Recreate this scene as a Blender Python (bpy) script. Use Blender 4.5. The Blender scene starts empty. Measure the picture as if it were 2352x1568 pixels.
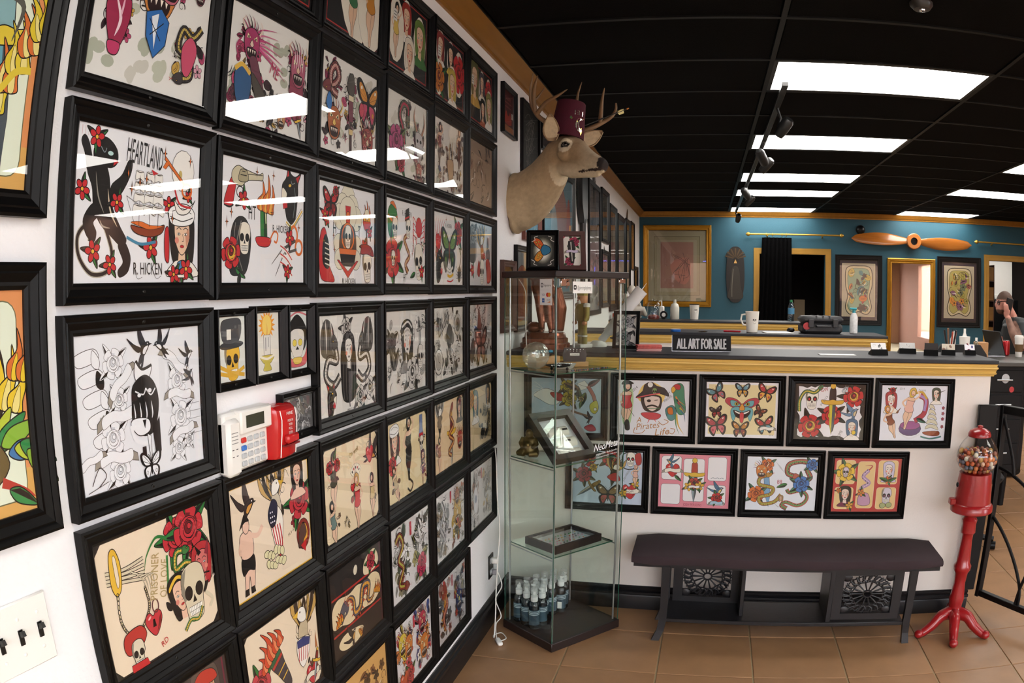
import bpy, bmesh, math, random
from mathutils import Vector, Matrix, noise
R = math.radians
PI = math.pi
scene = bpy.context.scene
COL = scene.collection

# ---------------------------------------------------------------- camera
def make_camera():
    cd = bpy.data.cameras.new('camera')
    cam = bpy.data.objects.new('camera', cd)
    COL.objects.link(cam)
    yaw, pitch, roll = -0.25158, -0.06882, 0.0015
    f = Vector((math.sin(yaw)*math.cos(pitch), math.cos(yaw)*math.cos(pitch), math.sin(pitch)))
    r = Vector((math.cos(yaw), -math.sin(yaw), 0)); u = r.cross(f)
    r2 = r*math.cos(roll)+u*math.sin(roll); u2 = -r*math.sin(roll)+u*math.cos(roll)
    m = Matrix((r2, u2, -f)).transposed().to_4x4()
    m.translation = (0.9295, 0.0, 1.564)
    cam.matrix_world = m
    cd.type = 'PANO'
    cd.sensor_width = 36.0; cd.sensor_height = 24.0; cd.sensor_fit = 'HORIZONTAL'
    c = cd if hasattr(cd, 'panorama_type') else cd.cycles
    c.panorama_type = 'FISHEYE_LENS_POLYNOMIAL'
    c.fisheye_fov = R(180)
    k = [0.0, 3.71076265e-02, 1.42585145e-04, -1.82507533e-05, 6.78350555e-07]
    for i, v in enumerate(k):
        setattr(c, 'fisheye_polynomial_k%d' % i, -v)
    cd.clip_start = 0.02; cd.clip_end = 200
    scene.camera = cam
make_camera()

# ---------------------------------------------------------------- view, world
vs = scene.view_settings
scene.display_settings.display_device = 'sRGB'
vs.view_transform = 'Standard'; vs.look = 'None'; vs.gamma = 1.0; vs.use_curve_mapping = False
vs.exposure = 0.72
PANEL = 8.0      # fluorescent panel radiance
try:
    scene.cycles.transparent_max_bounces = 24
    scene.cycles.max_bounces = 6
    scene.cycles.diffuse_bounces = 3; scene.cycles.glossy_bounces = 3; scene.cycles.use_adaptive_sampling = True; scene.cycles.adaptive_threshold = 0.08
    scene.cycles.use_denoising = True
    scene.cycles.caustics_reflective = False
    scene.cycles.caustics_refractive = False
    scene.cycles.sample_clamp_indirect = 6.0
except Exception:
    pass
w = bpy.data.worlds.new('world'); scene.world = w; w.use_nodes = True
bg = w.node_tree.nodes['Background']
bg.inputs[0].default_value = (0.88, 0.94, 1.0, 1); bg.inputs[1].default_value = 8.0
# ---------------------------------------------------------------- colour and materials
def lin(c):
    return c/12.92 if c <= 0.04045 else ((c+0.055)/1.055)**2.4
def hx(h):
    h = h.lstrip('#')
    if len(h) == 3: h = ''.join(x*2 for x in h)
    return tuple(lin(int(h[i:i+2], 16)/255) for i in (0, 2, 4))
MATS = {}
def _new(name):
    m = bpy.data.materials.new(name); m.use_nodes = True
    nt = m.node_tree; b = nt.nodes['Principled BSDF']
    return m, nt, b
def mat(name, col, rough=0.5, metal=0.0, var=0.0, scale=8.0, bump=0.0, bscale=60.0, spec=0.5, coat=0.0, rand=0.0, stretch=None):
    """procedural material: base colour broken up by noise, optional bump and per-object variation"""
    if name in MATS: return MATS[name]
    m, nt, b = _new(name)
    c = hx(col) if isinstance(col, str) else col
    b.inputs['Roughness'].default_value = rough; b.inputs['Metallic'].default_value = metal
    b.inputs['Specular IOR Level'].default_value = spec
    if coat: b.inputs['Coat Weight'].default_value = coat; b.inputs['Coat Roughness'].default_value = 0.08
    tc = nt.nodes.new('ShaderNodeTexCoord')
    src = tc.outputs['Object']
    if stretch:
        mp = nt.nodes.new('ShaderNodeMapping'); mp.inputs['Scale'].default_value = stretch
        nt.links.new(src, mp.inputs[0]); src = mp.outputs[0]
    nz = nt.nodes.new('ShaderNodeTexNoise'); nz.inputs['Scale'].default_value = scale
    nz.inputs['Detail'].default_value = 5
    nt.links.new(src, nz.inputs['Vector'])
    v = max(var, 0.03)
    mx = nt.nodes.new('ShaderNodeMix'); mx.data_type = 'RGBA'
    nt.links.new(nz.outputs['Fac'], mx.inputs[0])
    mx.inputs[6].default_value = tuple(max(0, x*(1-v)) for x in c)+(1,)
    mx.inputs[7].default_value = tuple(min(1, x*(1+v)) for x in c)+(1,)
    out = mx.outputs[2]
    if rand:
        oi = nt.nodes.new('ShaderNodeObjectInfo')
        hs = nt.nodes.new('ShaderNodeHueSaturation')
        mr = nt.nodes.new('ShaderNodeMapRange'); mr.inputs[3].default_value = 1-rand; mr.inputs[4].default_value = 1+rand
        nt.links.new(oi.outputs['Random'], mr.inputs[0]); nt.links.new(mr.outputs[0], hs.inputs['Value'])
        nt.links.new(out, hs.inputs['Color']); out = hs.outputs[0]
    nt.links.new(out, b.inputs['Base Color'])
    if bump:
        n2 = nt.nodes.new('ShaderNodeTexNoise'); n2.inputs['Scale'].default_value = bscale; n2.inputs['Detail'].default_value = 4
        nt.links.new(src, n2.inputs['Vector'])
        bp = nt.nodes.new('ShaderNodeBump'); bp.inputs['Strength'].default_value = bump; bp.inputs['Distance'].default_value = 0.004
        nt.links.new(n2.outputs['Fac'], bp.inputs['Height']); nt.links.new(bp.outputs[0], b.inputs['Normal'])
    MATS[name] = m
    return m
def emit(name, col, strength):
    if name in MATS: return MATS[name]
    m, nt, b = _new(name)
    b.inputs['Base Color'].default_value = (0.8, 0.8, 0.8, 1)
    b.inputs['Emission Color'].default_value = hx(col)+(1,); b.inputs['Emission Strength'].default_value = strength
    MATS[name] = m; return m
def glass(name, tint='ffffff', base=0.045, rough=0.0, haze=0.0):
    """thin clear pane: Schlick mix of see-through and mirror"""
    if name in MATS: return MATS[name]
    m = bpy.data.materials.new(name); m.use_nodes = True; nt = m.node_tree
    for n in list(nt.nodes): nt.nodes.remove(n)
    o = nt.nodes.new('ShaderNodeOutputMaterial')
    g = nt.nodes.new('ShaderNodeNewGeometry')
    d = nt.nodes.new('ShaderNodeVectorMath'); d.operation = 'DOT_PRODUCT'
    nt.links.new(g.outputs['Incoming'], d.inputs[0]); nt.links.new(g.outputs['Normal'], d.inputs[1])
    def mth(op, a, b=None):
        n = nt.nodes.new('ShaderNodeMath'); n.operation = op
        for i, x in enumerate((a, b)):
            if x is None: continue
            if isinstance(x, (int, float)): n.inputs[i].default_value = x
            else: nt.links.new(x, n.inputs[i])
        return n.outputs[0]
    a = mth('ABSOLUTE', d.outputs['Value'])
    f = mth('ADD', mth('MULTIPLY', mth('POWER', mth('SUBTRACT', 1.0, a), 5.0), 1-base), base)
    t = nt.nodes.new('ShaderNodeBsdfTransparent'); t.inputs[0].default_value = hx(tint)+(1,)
    gl = nt.nodes.new('ShaderNodeBsdfGlossy'); gl.inputs['Roughness'].default_value = rough
    mx = nt.nodes.new('ShaderNodeMixShader')
    nt.links.new(f, mx.inputs[0]); nt.links.new(t.outputs[0], mx.inputs[1]); nt.links.new(gl.outputs[0], mx.inputs[2])
    out = mx.outputs[0]
    if haze:
        df = nt.nodes.new('ShaderNodeBsdfDiffuse'); df.inputs[0].default_value = hx(tint)+(1,)
        m2 = nt.nodes.new('ShaderNodeMixShader'); m2.inputs[0].default_value = haze
        nt.links.new(out, m2.inputs[1]); nt.links.new(df.outputs[0], m2.inputs[2]); out = m2.outputs[0]
    nt.links.new(out, o.inputs[0])
    MATS[name] = m; return m
def vcol(name, rough=0.6, bump=0.0, bscale=200.0, spec=0.4):
    """printed or painted colour held by the mesh"""
    if name in MATS: return MATS[name]
    m, nt, b = _new(name)
    a = nt.nodes.new('ShaderNodeAttribute'); a.attribute_name = 'Col'
    nt.links.new(a.outputs['Color'], b.inputs['Base Color'])
    b.inputs['Roughness'].default_value = rough; b.inputs['Specular IOR Level'].default_value = spec
    if bump:
        n2 = nt.nodes.new('ShaderNodeTexNoise'); n2.inputs['Scale'].default_value = bscale
        tc = nt.nodes.new('ShaderNodeTexCoord'); nt.links.new(tc.outputs['Object'], n2.inputs['Vector'])
        bp = nt.nodes.new('ShaderNodeBump'); bp.inputs['Strength'].default_value = bump; bp.inputs['Distance'].default_value = 0.004
        nt.links.new(n2.outputs['Fac'], bp.inputs['Height']); nt.links.new(bp.outputs[0], b.inputs['Normal'])
    MATS[name] = m; return m

# ---------------------------------------------------------------- mesh building
class MB:
    def __init__(s): s.v = []; s.f = []
    def add(s, vs, fs, M=None):
        o = len(s.v)
        s.v += [tuple(M @ Vector(p)) if M else tuple(p) for p in vs]
        s.f += [tuple(i+o for i in f) for f in fs]; return s
    def box(s, x0, x1, y0, y1, z0, z1, M=None):
        vs = [(x, y, z) for x in (x0, x1) for y in (y0, y1) for z in (z0, z1)]
        return s.add(vs, [(0, 1, 3, 2), (4, 6, 7, 5), (0, 4, 5, 1), (2, 3, 7, 6), (0, 2, 6, 4), (1, 5, 7, 3)], M)
    def cbox(s, x0, x1, y0, y1, z0, z1, c=0.004, M=None):
        """box with chamfered edges"""
        cx, cy, cz = (x0+x1)/2, (y0+y1)/2, (z0+z1)/2; hx_, hy, hz = (x1-x0)/2, (y1-y0)/2, (z1-z0)/2
        c = min(c, hx_*.9, hy*.9, hz*.9); bm = bmesh.new(); 
        for sx in (-1, 1):
            for sy in (-1, 1):
                for sz in (-1, 1):
                    bm.verts.new((cx+sx*(hx_-c), cy+sy*(hy-c), cz+sz*hz)); bm.verts.new((cx+sx*(hx_-c), cy+sy*hy, cz+sz*(hz-c))); bm.verts.new((cx+sx*hx_, cy+sy*(hy-c), cz+sz*(hz-c)))
        r = bmesh.ops.convex_hull(bm, input=bm.verts); bm.verts.index_update()
        vs = [tuple(v.co) for v in bm.verts]; fs = [tuple(v.index for v in f.verts) for f in bm.faces]; bm.free()
        return s.add(vs, fs, M)
    def prism(s, poly, d0, d1, M=None):
        """polygon in local xy extruded along local z"""
        n = len(poly); vs = [(x, y, d0) for x, y in poly]+[(x, y, d1) for x, y in poly]
        fs = [tuple(range(n))[::-1], tuple(range(n, 2*n))]+[(i, (i+1) % n, n+(i+1) % n, n+i) for i in range(n)]
        return s.add(vs, fs, M)
    def lathe(s, prof, n=24, c=(0, 0, 0), M=None, cap=True):
        vs = []; fs = []
        for r, z in prof:
            for i in range(n):
                a = 2*PI*i/n; vs.append((c[0]+r*math.cos(a), c[1]+r*math.sin(a), c[2]+z))
        for k in range(len(prof)-1):
            for i in range(n):
                j = (i+1) % n; fs.append((k*n+i, k*n+j, (k+1)*n+j, (k+1)*n+i))
        if cap:
            fs.append(tuple(range(n))[::-1]); fs.append(tuple(range((len(prof)-1)*n, len(prof)*n)))
        return s.add(vs, fs, M)
    def tube(s, path, r, n=8, cap=True, M=None, flat=1.0):
        P = [Vector(p) for p in path]; m = len(P); rr = r if isinstance(r, (list, tuple)) else [r]*m
        vs = []; fs = []; up = Vector((0, 0, 1)); prev = None
        for i in range(m):
            t = (P[min(i+1, m-1)]-P[max(i-1, 0)])
            if t.length < 1e-9: t = Vector((0, 0, 1))
            t.normalize()
            if prev is None:
                a = t.orthogonal().normalized() if abs(t.dot(up)) > .95 else t.cross(up).normalized()
            else:
                a = (prev-t*prev.dot(t))
                a = a.normalized() if a.length > 1e-6 else t.orthogonal().normalized()
            prev = a; b = t.cross(a)
            for k in range(n):
                g = 2*PI*k/n; vs.append(tuple(P[i]+(a*math.cos(g)+b*math.sin(g)*flat)*rr[i]))
        for i in range(m-1):
            for k in range(n):
                j = (k+1) % n; fs.append((i*n+k, i*n+j, (i+1)*n+j, (i+1)*n+k))
        if cap: fs.append(tuple(range(n))[::-1]); fs.append(tuple(range((m-1)*n, m*n)))
        return s.add(vs, fs, M)
    def ell(s, c, r, nu=16, nv=10, M=None):
        r = r if isinstance(r, (list, tuple)) else (r, r, r)
        vs = [(c[0], c[1], c[2]-r[2])]; fs = []
        for j in range(1, nv):
            t = PI*j/nv-PI/2
            for i in range(nu):
                a = 2*PI*i/nu; vs.append((c[0]+r[0]*math.cos(t)*math.cos(a), c[1]+r[1]*math.cos(t)*math.sin(a), c[2]+r[2]*math.sin(t)))
        vs.append((c[0], c[1], c[2]+r[2])); L = len(vs)-1
        for i in range(nu):
            k = (i+1) % nu; fs.append((0, 1+k, 1+i)); fs.append((L, L-nu+i, L-nu+k))
            for j in range(nv-2): fs.append((1+j*nu+i, 1+j*nu+k, 1+(j+1)*nu+k, 1+(j+1)*nu+i))
        return s.add(vs, fs, M)
    def loft(s, rings, cap=True, M=None):
        n = len(rings[0]); vs = [p for r in rings for p in r]; fs = []
        for k in range(len(rings)-1):
            for i in range(n):
                j = (i+1) % n; fs.append((k*n+i, k*n+j, (k+1)*n+j, (k+1)*n+i))
        if cap: fs.append(tuple(range(n))[::-1]); fs.append(tuple(range((len(rings)-1)*n, len(rings)*n)))
        return s.add(vs, fs, M)
    def mesh(s, name, m=None, smooth=40, recalc=True):
        me = bpy.data.meshes.new(name); me.from_pydata(s.v, [], s.f); me.validate()
        if recalc:
            bm = bmesh.new(); bm.from_mesh(me); bmesh.ops.recalc_face_normals(bm, faces=bm.faces); bm.to_mesh(me); bm.free()
        if smooth:
            me.polygons.foreach_set('use_smooth', [True]*len(me.polygons)); me.set_sharp_from_angle(angle=R(smooth))
        if m: me.materials.append(m)
        return me
    def build(s, name, m, parent=None, loc=None, rot=None, smooth=40, **tags):
        return ob(name, s.mesh(name, m, smooth), parent, loc, rot, **tags)
def ob(name, me, parent=None, loc=None, rot=None, **tags):
    o = bpy.data.objects.new(name, me); COL.objects.link(o)
    if parent: o.parent = parent
    if loc is not None: o.location = loc
    if rot is not None: o.rotation_euler = rot
    for k, v in tags.items(): o[k] = v
    return o
def thing(name, label, category, loc=(0, 0, 0), rot=None, group=None, M=None):
    o = bpy.data.objects.new(name, None); COL.objects.link(o); o.empty_display_size = 0.05
    if M is not None: o.matrix_world = M
    else:
        o.location = loc
        if rot is not None: o.rotation_euler = rot if isinstance(rot, (tuple, list)) else (0, 0, rot)
    o['label'] = label; o['category'] = category
    if group: o['group'] = group
    return o
def tag(o, label, category, group=None):
    o['label'] = label; o['category'] = category
    if group: o['group'] = group
    return o
def copy_tree(o, parent=None):
    c = o.copy(); COL.objects.link(c); c.parent = parent
    for ch in o.children: copy_tree(ch, c)
    return c
def struct(name, mb, m, parent=None, smooth=30):
    o = mb.build(name, m, parent, smooth=smooth)
    if not parent: o['kind'] = 'structure'
    return o
def Tm(loc=(0, 0, 0), rx=0, ry=0, rz=0, s=1):
    return Matrix.Translation(loc) @ Matrix.Rotation(rz, 4, 'Z') @ Matrix.Rotation(ry, 4, 'Y') @ Matrix.Rotation(rx, 4, 'X') @ Matrix.Scale(s, 4)
def wallM(side, a, b, off=0.0):
    """local x right, y up, z out of the wall. side L: wall X=0 (a=Y); C: counter front; B: back wall (a=X); b=height"""
    if side == 'L':
        m = Matrix(((0, 0, 1, off), (1, 0, 0, a), (0, 1, 0, b), (0, 0, 0, 1)))
    else:
        y = {'C': YC, 'B': YB}[side]-off
        m = Matrix(((1, 0, 0, a), (0, 0, -1, y), (0, 1, 0, b), (0, 0, 0, 1)))
    return m
def spline(pts, n=8, closed=False):
    """Catmull-Rom through points"""
    P = [Vector(p) for p in pts]; m = len(P); out = []
    for i in range(m if closed else m-1):
        g = (lambda k: P[k % m]) if closed else (lambda k: P[max(0, min(m-1, k))])
        p0, p1, p2, p3 = g(i-1), g(i), g(i+1), g(i+2)
        for j in range(n):
            t = j/n
            out.append(0.5*((2*p1)+(p2-p0)*t+(2*p0-5*p1+4*p2-p3)*t*t+(3*p1-p0-3*p2+p3)*t**3))
    if not closed: out.append(P[-1])
    return out
def blob(name, mb, voxel, smooth_it, m, parent=None, colfn=None, **kw):
    """fuse overlapping solids into one continuous skin"""
    me = mb.mesh(name+'_src', None, 0)
    o = bpy.data.objects.new(name, me); COL.objects.link(o)
    md = o.modifiers.new('r', 'REMESH'); md.mode = 'VOXEL'; md.voxel_size = voxel
    sm = o.modifiers.new('s', 'SMOOTH'); sm.iterations = smooth_it; sm.factor = 0.5
    dg = bpy.context.evaluated_depsgraph_get()
    me2 = bpy.data.meshes.new_from_object(o.evaluated_get(dg)); me2.name = name
    o.modifiers.clear(); o.data = me2; bpy.data.meshes.remove(me)
    me2.polygons.foreach_set('use_smooth', [True]*len(me2.polygons))
    me2.materials.clear(); me2.materials.append(m)
    if colfn:
        ca = me2.color_attributes.new('Col', 'FLOAT_COLOR', 'POINT')
        for i, v in enumerate(me2.vertices): ca.data[i].color = tuple(colfn(v.co))+(1,)
    if parent: o.parent = parent
    for k, v in kw.items(): o[k] = v
    return o
# ---------------------------------------------------------------- the place
YC, YB, ZC, XR, YF = 3.537, 11.02, 2.696, 7.4, -2.6
m_white = mat('wall_white_paint', 'eeedee', 0.75, var=0.03, scale=3, bump=0.35, bscale=90)
m_cream = mat('half_wall_paint', 'e6ded6', 0.7, var=0.02, scale=3, bump=0.15, bscale=120)
m_teal = mat('teal_wall_paint', '1a4d5e', 0.6, var=0.05, scale=4, bump=0.2, bscale=90)
m_black_tile = mat('black_ceiling_tile', '070606', 0.9, var=0.2, scale=20, bump=0.3, bscale=150, spec=0.08)
m_black_bar = mat('black_ceiling_bar', '0c0b0a', 0.5, spec=0.2)
m_base = mat('black_painted_wood', '111114', 0.35, var=0.15, scale=20, spec=0.35)
m_gold = mat('gold_moulding', 'dcb866', 0.32, 0.15, var=0.14, scale=14, stretch=(.4, .4, 4))
m_crown = mat('gold_stained_crown', '9a6a26', 0.4, 0.35, var=0.2, scale=6, stretch=(6, .6, 6))
m_top = mat('slate_laminate', '2a2b30', 0.5, var=0.2, scale=30, bump=0.05, bscale=200, spec=.3)
m_tile = mat('terracotta_tile', '96704e', 0.4, var=0.28, scale=7, bump=0.06, bscale=40, rand=0.06)
m_grout = mat('grout', '9a8868', 0.9, var=0.1, scale=40)
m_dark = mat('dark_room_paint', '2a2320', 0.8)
m_concrete = mat('pavement_concrete', 'a8a39a', 0.85, var=0.1, scale=3)

def sweep(path, prof, closed=False):
    """profile of (outward, z) run along a plan path; outward is to the right of travel"""
    P = [Vector((p[0], p[1])) for p in path]; n = len(P); rings = []
    for i in range(n):
        d0 = (P[i]-P[i-1]) if (i > 0 or closed) else (P[1]-P[0])
        d1 = (P[(i+1) % n]-P[i]) if (i < n-1 or closed) else (P[-1]-P[-2])
        n0 = Vector((d0.y, -d0.x)).normalized(); n1 = Vector((d1.y, -d1.x)).normalized()
        m = (n0+n1); m = m/(m.length_squared)*2 if m.length > 1e-6 else n0
        rings.append([(P[i].x+m.x*o, P[i].y+m.y*o, z) for o, z in prof])
    mb = MB(); mb.loft(rings, cap=not closed)
    if closed:
        k = len(prof); L = (n-1)*k
        mb.f += [(L+i, L+(i+1) % k, (i+1) % k, i) for i in range(k)]
    return mb

# floor with laid tiles
fl = struct('floor', MB().box(-.1, XR+.1, YF-.1, YB+3.0, -.05, -.004), m_grout)
tw, th_ = .406, .400
tme = MB().cbox(-tw/2+.003, tw/2-.003, -th_/2+.003, th_/2-.003, -.008, 0, .002).mesh('tile', m_tile, 30)
n = 0
for j in range(-2, 15):
    for i in range(0, 15):
        y = 3.26+th_*(j-.5); x = -.0025+tw*(i+.5)
        if x > 5.9 and y < 8: continue
        if y > 3.6 and x < 2.2: continue
        if n >= 290: continue
        o = ob('tile', tme, fl, (x, y, 0)); n += 1
# walls
struct('wall_left', MB().box(-.12, 0, YF, YB+.0, 0, ZC+.1), m_white)
bw = MB()
D1, D2 = (1.74, 2.70, 2.10), (5.30, 6.25, 2.10)
bw.box(0, D1[0], YB, YB+.12, 0, ZC+.1).box(D1[0], D1[1], YB, YB+.12, D1[2], ZC+.1).box(D1[1], D2[0], YB, YB+.12, 0, ZC+.1)
bw.box(D2[0], D2[1], YB, YB+.12, D2[2], ZC+.1).box(D2[1], XR, YB, YB+.12, 0, ZC+.1)
struct('wall_back', bw, m_teal)
struct('wall_right', MB().box(XR, XR+.12, YF, -.3, 0, ZC+.1).box(XR, XR+.12, 1.3, YB, 0, ZC+.1).box(XR, XR+.12, -.3, 1.3, 0, .35).box(XR, XR+.12, -.3, 1.3, 2.4, ZC+.1), mat('terracotta_wall_paint', '9a6a54', .75, var=.05, scale=3, bump=.3, bscale=90))
fw = MB()
fw.box(-.1, .5, YF-.15, YF, 0, ZC+.1).box(.5, 6.9, YF-.15, YF, 0, .45).box(.5, 6.9, YF-.15, YF, 2.45, ZC+.1).box(6.9, XR+.1, YF-.15, YF, 0, ZC+.1)
fw.box(2.55, 2.7, YF-.15, YF, .45, 2.45).box(4.7, 4.85, YF-.15, YF, .45, 2.45)
struct('wall_front', fw, mat('front_wall_paint', 'b98a6a', 0.7))
wg = glass('window_glass')
for i, (a, b) in enumerate(((.5, 2.55), (2.7, 4.7), (4.85, 6.9))):
    o = MB().box(a, b, YF-.08, YF-.074, .45, 2.45).build('window_%d' % (i+1), wg); o['kind'] = 'structure'
o = MB().box(XR+.05, XR+.056, -.3, 1.3, .35, 2.4).build('window_4', wg); o['kind'] = 'structure'
struct('pavement_side', MB().box(XR+.12, 20, YF-2, 8, -.12, -.05), m_concrete)
struct('pavement_outside', MB().box(-8, 16, YF-14, YF-.15, -.12, -.05), m_concrete)
struct('facade_added', MB().box(-10, 18, YF-9.2, YF-9, -.1, 3.0).box(2, 2.6, YF-9, YF-8.8, -.1, 3.0).box(6, 6.6, YF-9, YF-8.8, -.1, 3.0), mat('brown_stucco', 'a07a62', .85, var=.1, scale=2))  # unseen facade opposite, added to tone down window reflections in the picture glass
# back rooms seen through the doorways
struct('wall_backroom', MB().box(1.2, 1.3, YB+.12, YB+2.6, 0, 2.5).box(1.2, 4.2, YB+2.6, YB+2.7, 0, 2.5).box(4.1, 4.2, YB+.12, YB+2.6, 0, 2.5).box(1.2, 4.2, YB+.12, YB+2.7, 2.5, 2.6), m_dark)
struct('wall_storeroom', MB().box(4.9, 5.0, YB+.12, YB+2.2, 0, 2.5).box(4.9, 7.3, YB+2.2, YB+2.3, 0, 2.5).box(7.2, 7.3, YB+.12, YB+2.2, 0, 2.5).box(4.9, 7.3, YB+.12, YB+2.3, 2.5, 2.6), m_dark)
# door casings
cas = [(0, 0), (.0, .022), (.02, .026), (.045, .018), (.06, .02), (.085, .012), (.085, 0)]
def casing(name, x0, x1, z1):
    mb = MB(); pts = [(x0, 0), (x0, z1), (x1, z1), (x1, 0)]; rings = []
    nor = [(-1, 0), (-1, 1), (1, 1), (1, 0)]
    for (x, z), (nx, nz) in zip(pts, nor):
        rings.append([(x+nx*o, YB-h, z+nz*o) for o, h in cas])
    mb.loft(rings)
    o = mb.build(name, mat('gold_casing', '9a742c', 0.4, 0.4, var=0.15)); o['kind'] = 'structure'
casing('door_1', D1[0], D1[1], D1[2]); casing('door_2', D2[0], D2[1], D2[2])
# ceiling: slab, bars, tiles
ce = struct('ceiling', MB().box(-.1, XR+.1, YF-.1, YB+.1, ZC+.03, ZC+.1), m_black_bar)
XL = [0.07+1.22*i for i in range(0, 7)]; YL = [3.05+.61*j for j in range(-9, 14)]
PAN = {(1, 10), (1, 13), (1, 16), (1, 18), (1, 21), (1, 4), (1, 1), (3, 14), (3, 17), (3, 21), (3, 11), (3, 8), (3, 5), (3, 2), (5, 5), (5, 9), (5, 13), (5, 17)}
cme = MB().cbox(.014, 1.206, .014, .596, 0, .02, .006).mesh('ceiling_tile', m_black_tile, 30)
for i in range(-1, 6):
    for j in range(len(YL)-1):
        if i < 0 or (i, j) in PAN: continue
        ob('ceiling_tile', cme, ce, (XL[i], YL[j], ZC+.002))
ob('ceiling_tile', MB().box(0, .06, YF, YB, 0, .02).mesh('ceiling_tile', m_black_tile), ce, (0, 0, ZC+.002))
for x in XL[:6]: ob('ceiling_bar', MB().box(-.012, .012, YF, YB, -.004, .006).mesh('ceiling_bar', m_black_bar), ce, (x, 0, ZC))
bme = MB().box(0, XR, -.012, .012, -.0038, .006).mesh('ceiling_bar', m_black_bar)
for y in YL[:-1]: ob('ceiling_bar', bme, ce, (0, y, ZC))
# fluorescent panels
m_panel = emit('panel_diffuser', 'fffaf3', PANEL)
m_pframe = mat('panel_frame_black', '141414', 0.4)
dme = MB().box(.03, 1.19, .03, .58, .0, .006).mesh('diffuser', m_panel, 0)
fme = MB()
fme.box(.008, 1.212, .008, .034, -.002, .02).box(.008, 1.212, .576, .602, -.002, .02).box(.008, .034, .034, .576, -.002, .02).box(1.186, 1.212, .034, .576, -.002, .02)
fme = fme.mesh('panel_frame', m_pframe, 0)
rowname = {10: 'nearest the camera', 13: 'second from the camera', 16: 'third from the camera', 18: 'fourth from the camera', 21: 'last, against the teal wall',
           14: 'nearest in the right-hand row, cut by the picture edge', 17: 'second in the right-hand row', 2: ''}
for (i, j) in sorted(PAN):
    lab = {(1, 10): 'largest white fluorescent ceiling panel, nearest of the left row', (1, 13): 'white fluorescent ceiling panel, second of the left row',
           (1, 16): 'white fluorescent ceiling panel, third of the left row', (1, 18): 'white fluorescent ceiling panel, fourth of the left row',
           (1, 21): 'white fluorescent ceiling panel, last of the left row by the teal wall', (3, 14): 'fluorescent ceiling panel cut off by the right edge',
           (3, 17): 'fluorescent ceiling panel, second of the right row', (3, 21): 'fluorescent ceiling panel above the wooden propeller, last of the right row'}.get((i, j))
    t = thing('ceiling_light', lab or 'white fluorescent ceiling panel outside the picture', 'ceiling light', (XL[i], YL[j], ZC), group='ceiling panels' if lab else 'ceiling panels out of view')
    ob('diffuser', dme, t); ob('panel_frame', fme, t)
# crown
cp = [(0, -.075), (.012, -.075), (.016, -.062), (.024, -.058), (.034, -.05), (.05, -.026), (.058, -.02), (.066, -.012), (.07, -.008), (.082, 0), (0, 0)]
cp = [(o, ZC+z) for o, z in cp]
mb = sweep([(0, YF), (0, YB), (XR, YB)], cp)
struct('trim_1', mb, m_crown)
# baseboards
bp = [(0, 0), (.018, 0), (.018, .075), (.015, .085), (.02, .092), (.02, .105), (.013, .112), (.016, .12), (.016, .13), (.006, .138), (0, .138)]
struct('baseboard_left', sweep([(0, YF), (0, YC)], bp), m_base)
struct('baseboard_back', sweep([(0, YB), (D1[0]-.09, YB)], bp).add([], []), m_base)
# half walls with gold moulding and slate tops
gp = [(0, -.075), (.012, -.075), (.014, -.066), (.022, -.062), (.024, -.054), (.019, -.05), (.023, -.036), (.03, -.028), (.03, -.02), (.024, -.017), (.026, -.004), (.032, 0), (0, 0)]
def half_wall(idx, y, xe, base=True):
    struct('wall_counter_%d' % idx, MB().box(0, xe, y, y+.14, 0, 1.245), m_cream)
    struct('trim_%d' % (idx+1), sweep([(0.0, y), (xe, y), (xe, y+.14), (0.0, y+.14)][:3], [(o, 1.25+z*.78) for o, z in gp]), m_gold)
    top = MB().cbox(.0, xe+.03, y-.037, y+.42, 1.25, 1.27, .004)
    t = top.build('countertop', m_top)
    tag(t, ['slate grey countertop nearest the bench, holding the art sign', 'slate grey countertop of the middle work station', 'slate grey countertop of the rear work station'][idx-1], 'countertop')
    if base:
        struct('baseboard_counter_%d' % idx, sweep([(0, y), (xe, y), (xe, y+.14)], [(o, z*.87) for o, z in bp]), m_base)
half_wall(1, YC, 2.36)
half_wall(2, 5.39, 2.23)
half_wall(3, 7.45, 2.19)
# ---------------------------------------------------------------- flat prints: a small drawing kit
m_print = vcol('printed_paper', 0.55)
TXT = {}
def text_polys(s):
    """built-in font outlines as flat triangles, height of capitals about 1, starts at 0"""
    if s in TXT: return TXT[s]
    cu = bpy.data.curves.new('t', 'FONT'); cu.body = s; cu.resolution_u = 2; cu.size = 1.37
    o = bpy.data.objects.new('t', cu); COL.objects.link(o)
    dg = bpy.context.evaluated_depsgraph_get()
    me = bpy.data.meshes.new_from_object(o.evaluated_get(dg))
    vs = [(v.co.x, v.co.y) for v in me.vertices]; fs = [tuple(p.vertices) for p in me.polygons]
    bpy.data.objects.remove(o); bpy.data.curves.remove(cu); bpy.data.meshes.remove(me)
    x0 = min(v[0] for v in vs); vs = [(x-x0, y) for x, y in vs]
    TXT[s] = (vs, fs, max(v[0] for v in vs)); return TXT[s]
def V2(p): return (p[0], p[1])
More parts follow.
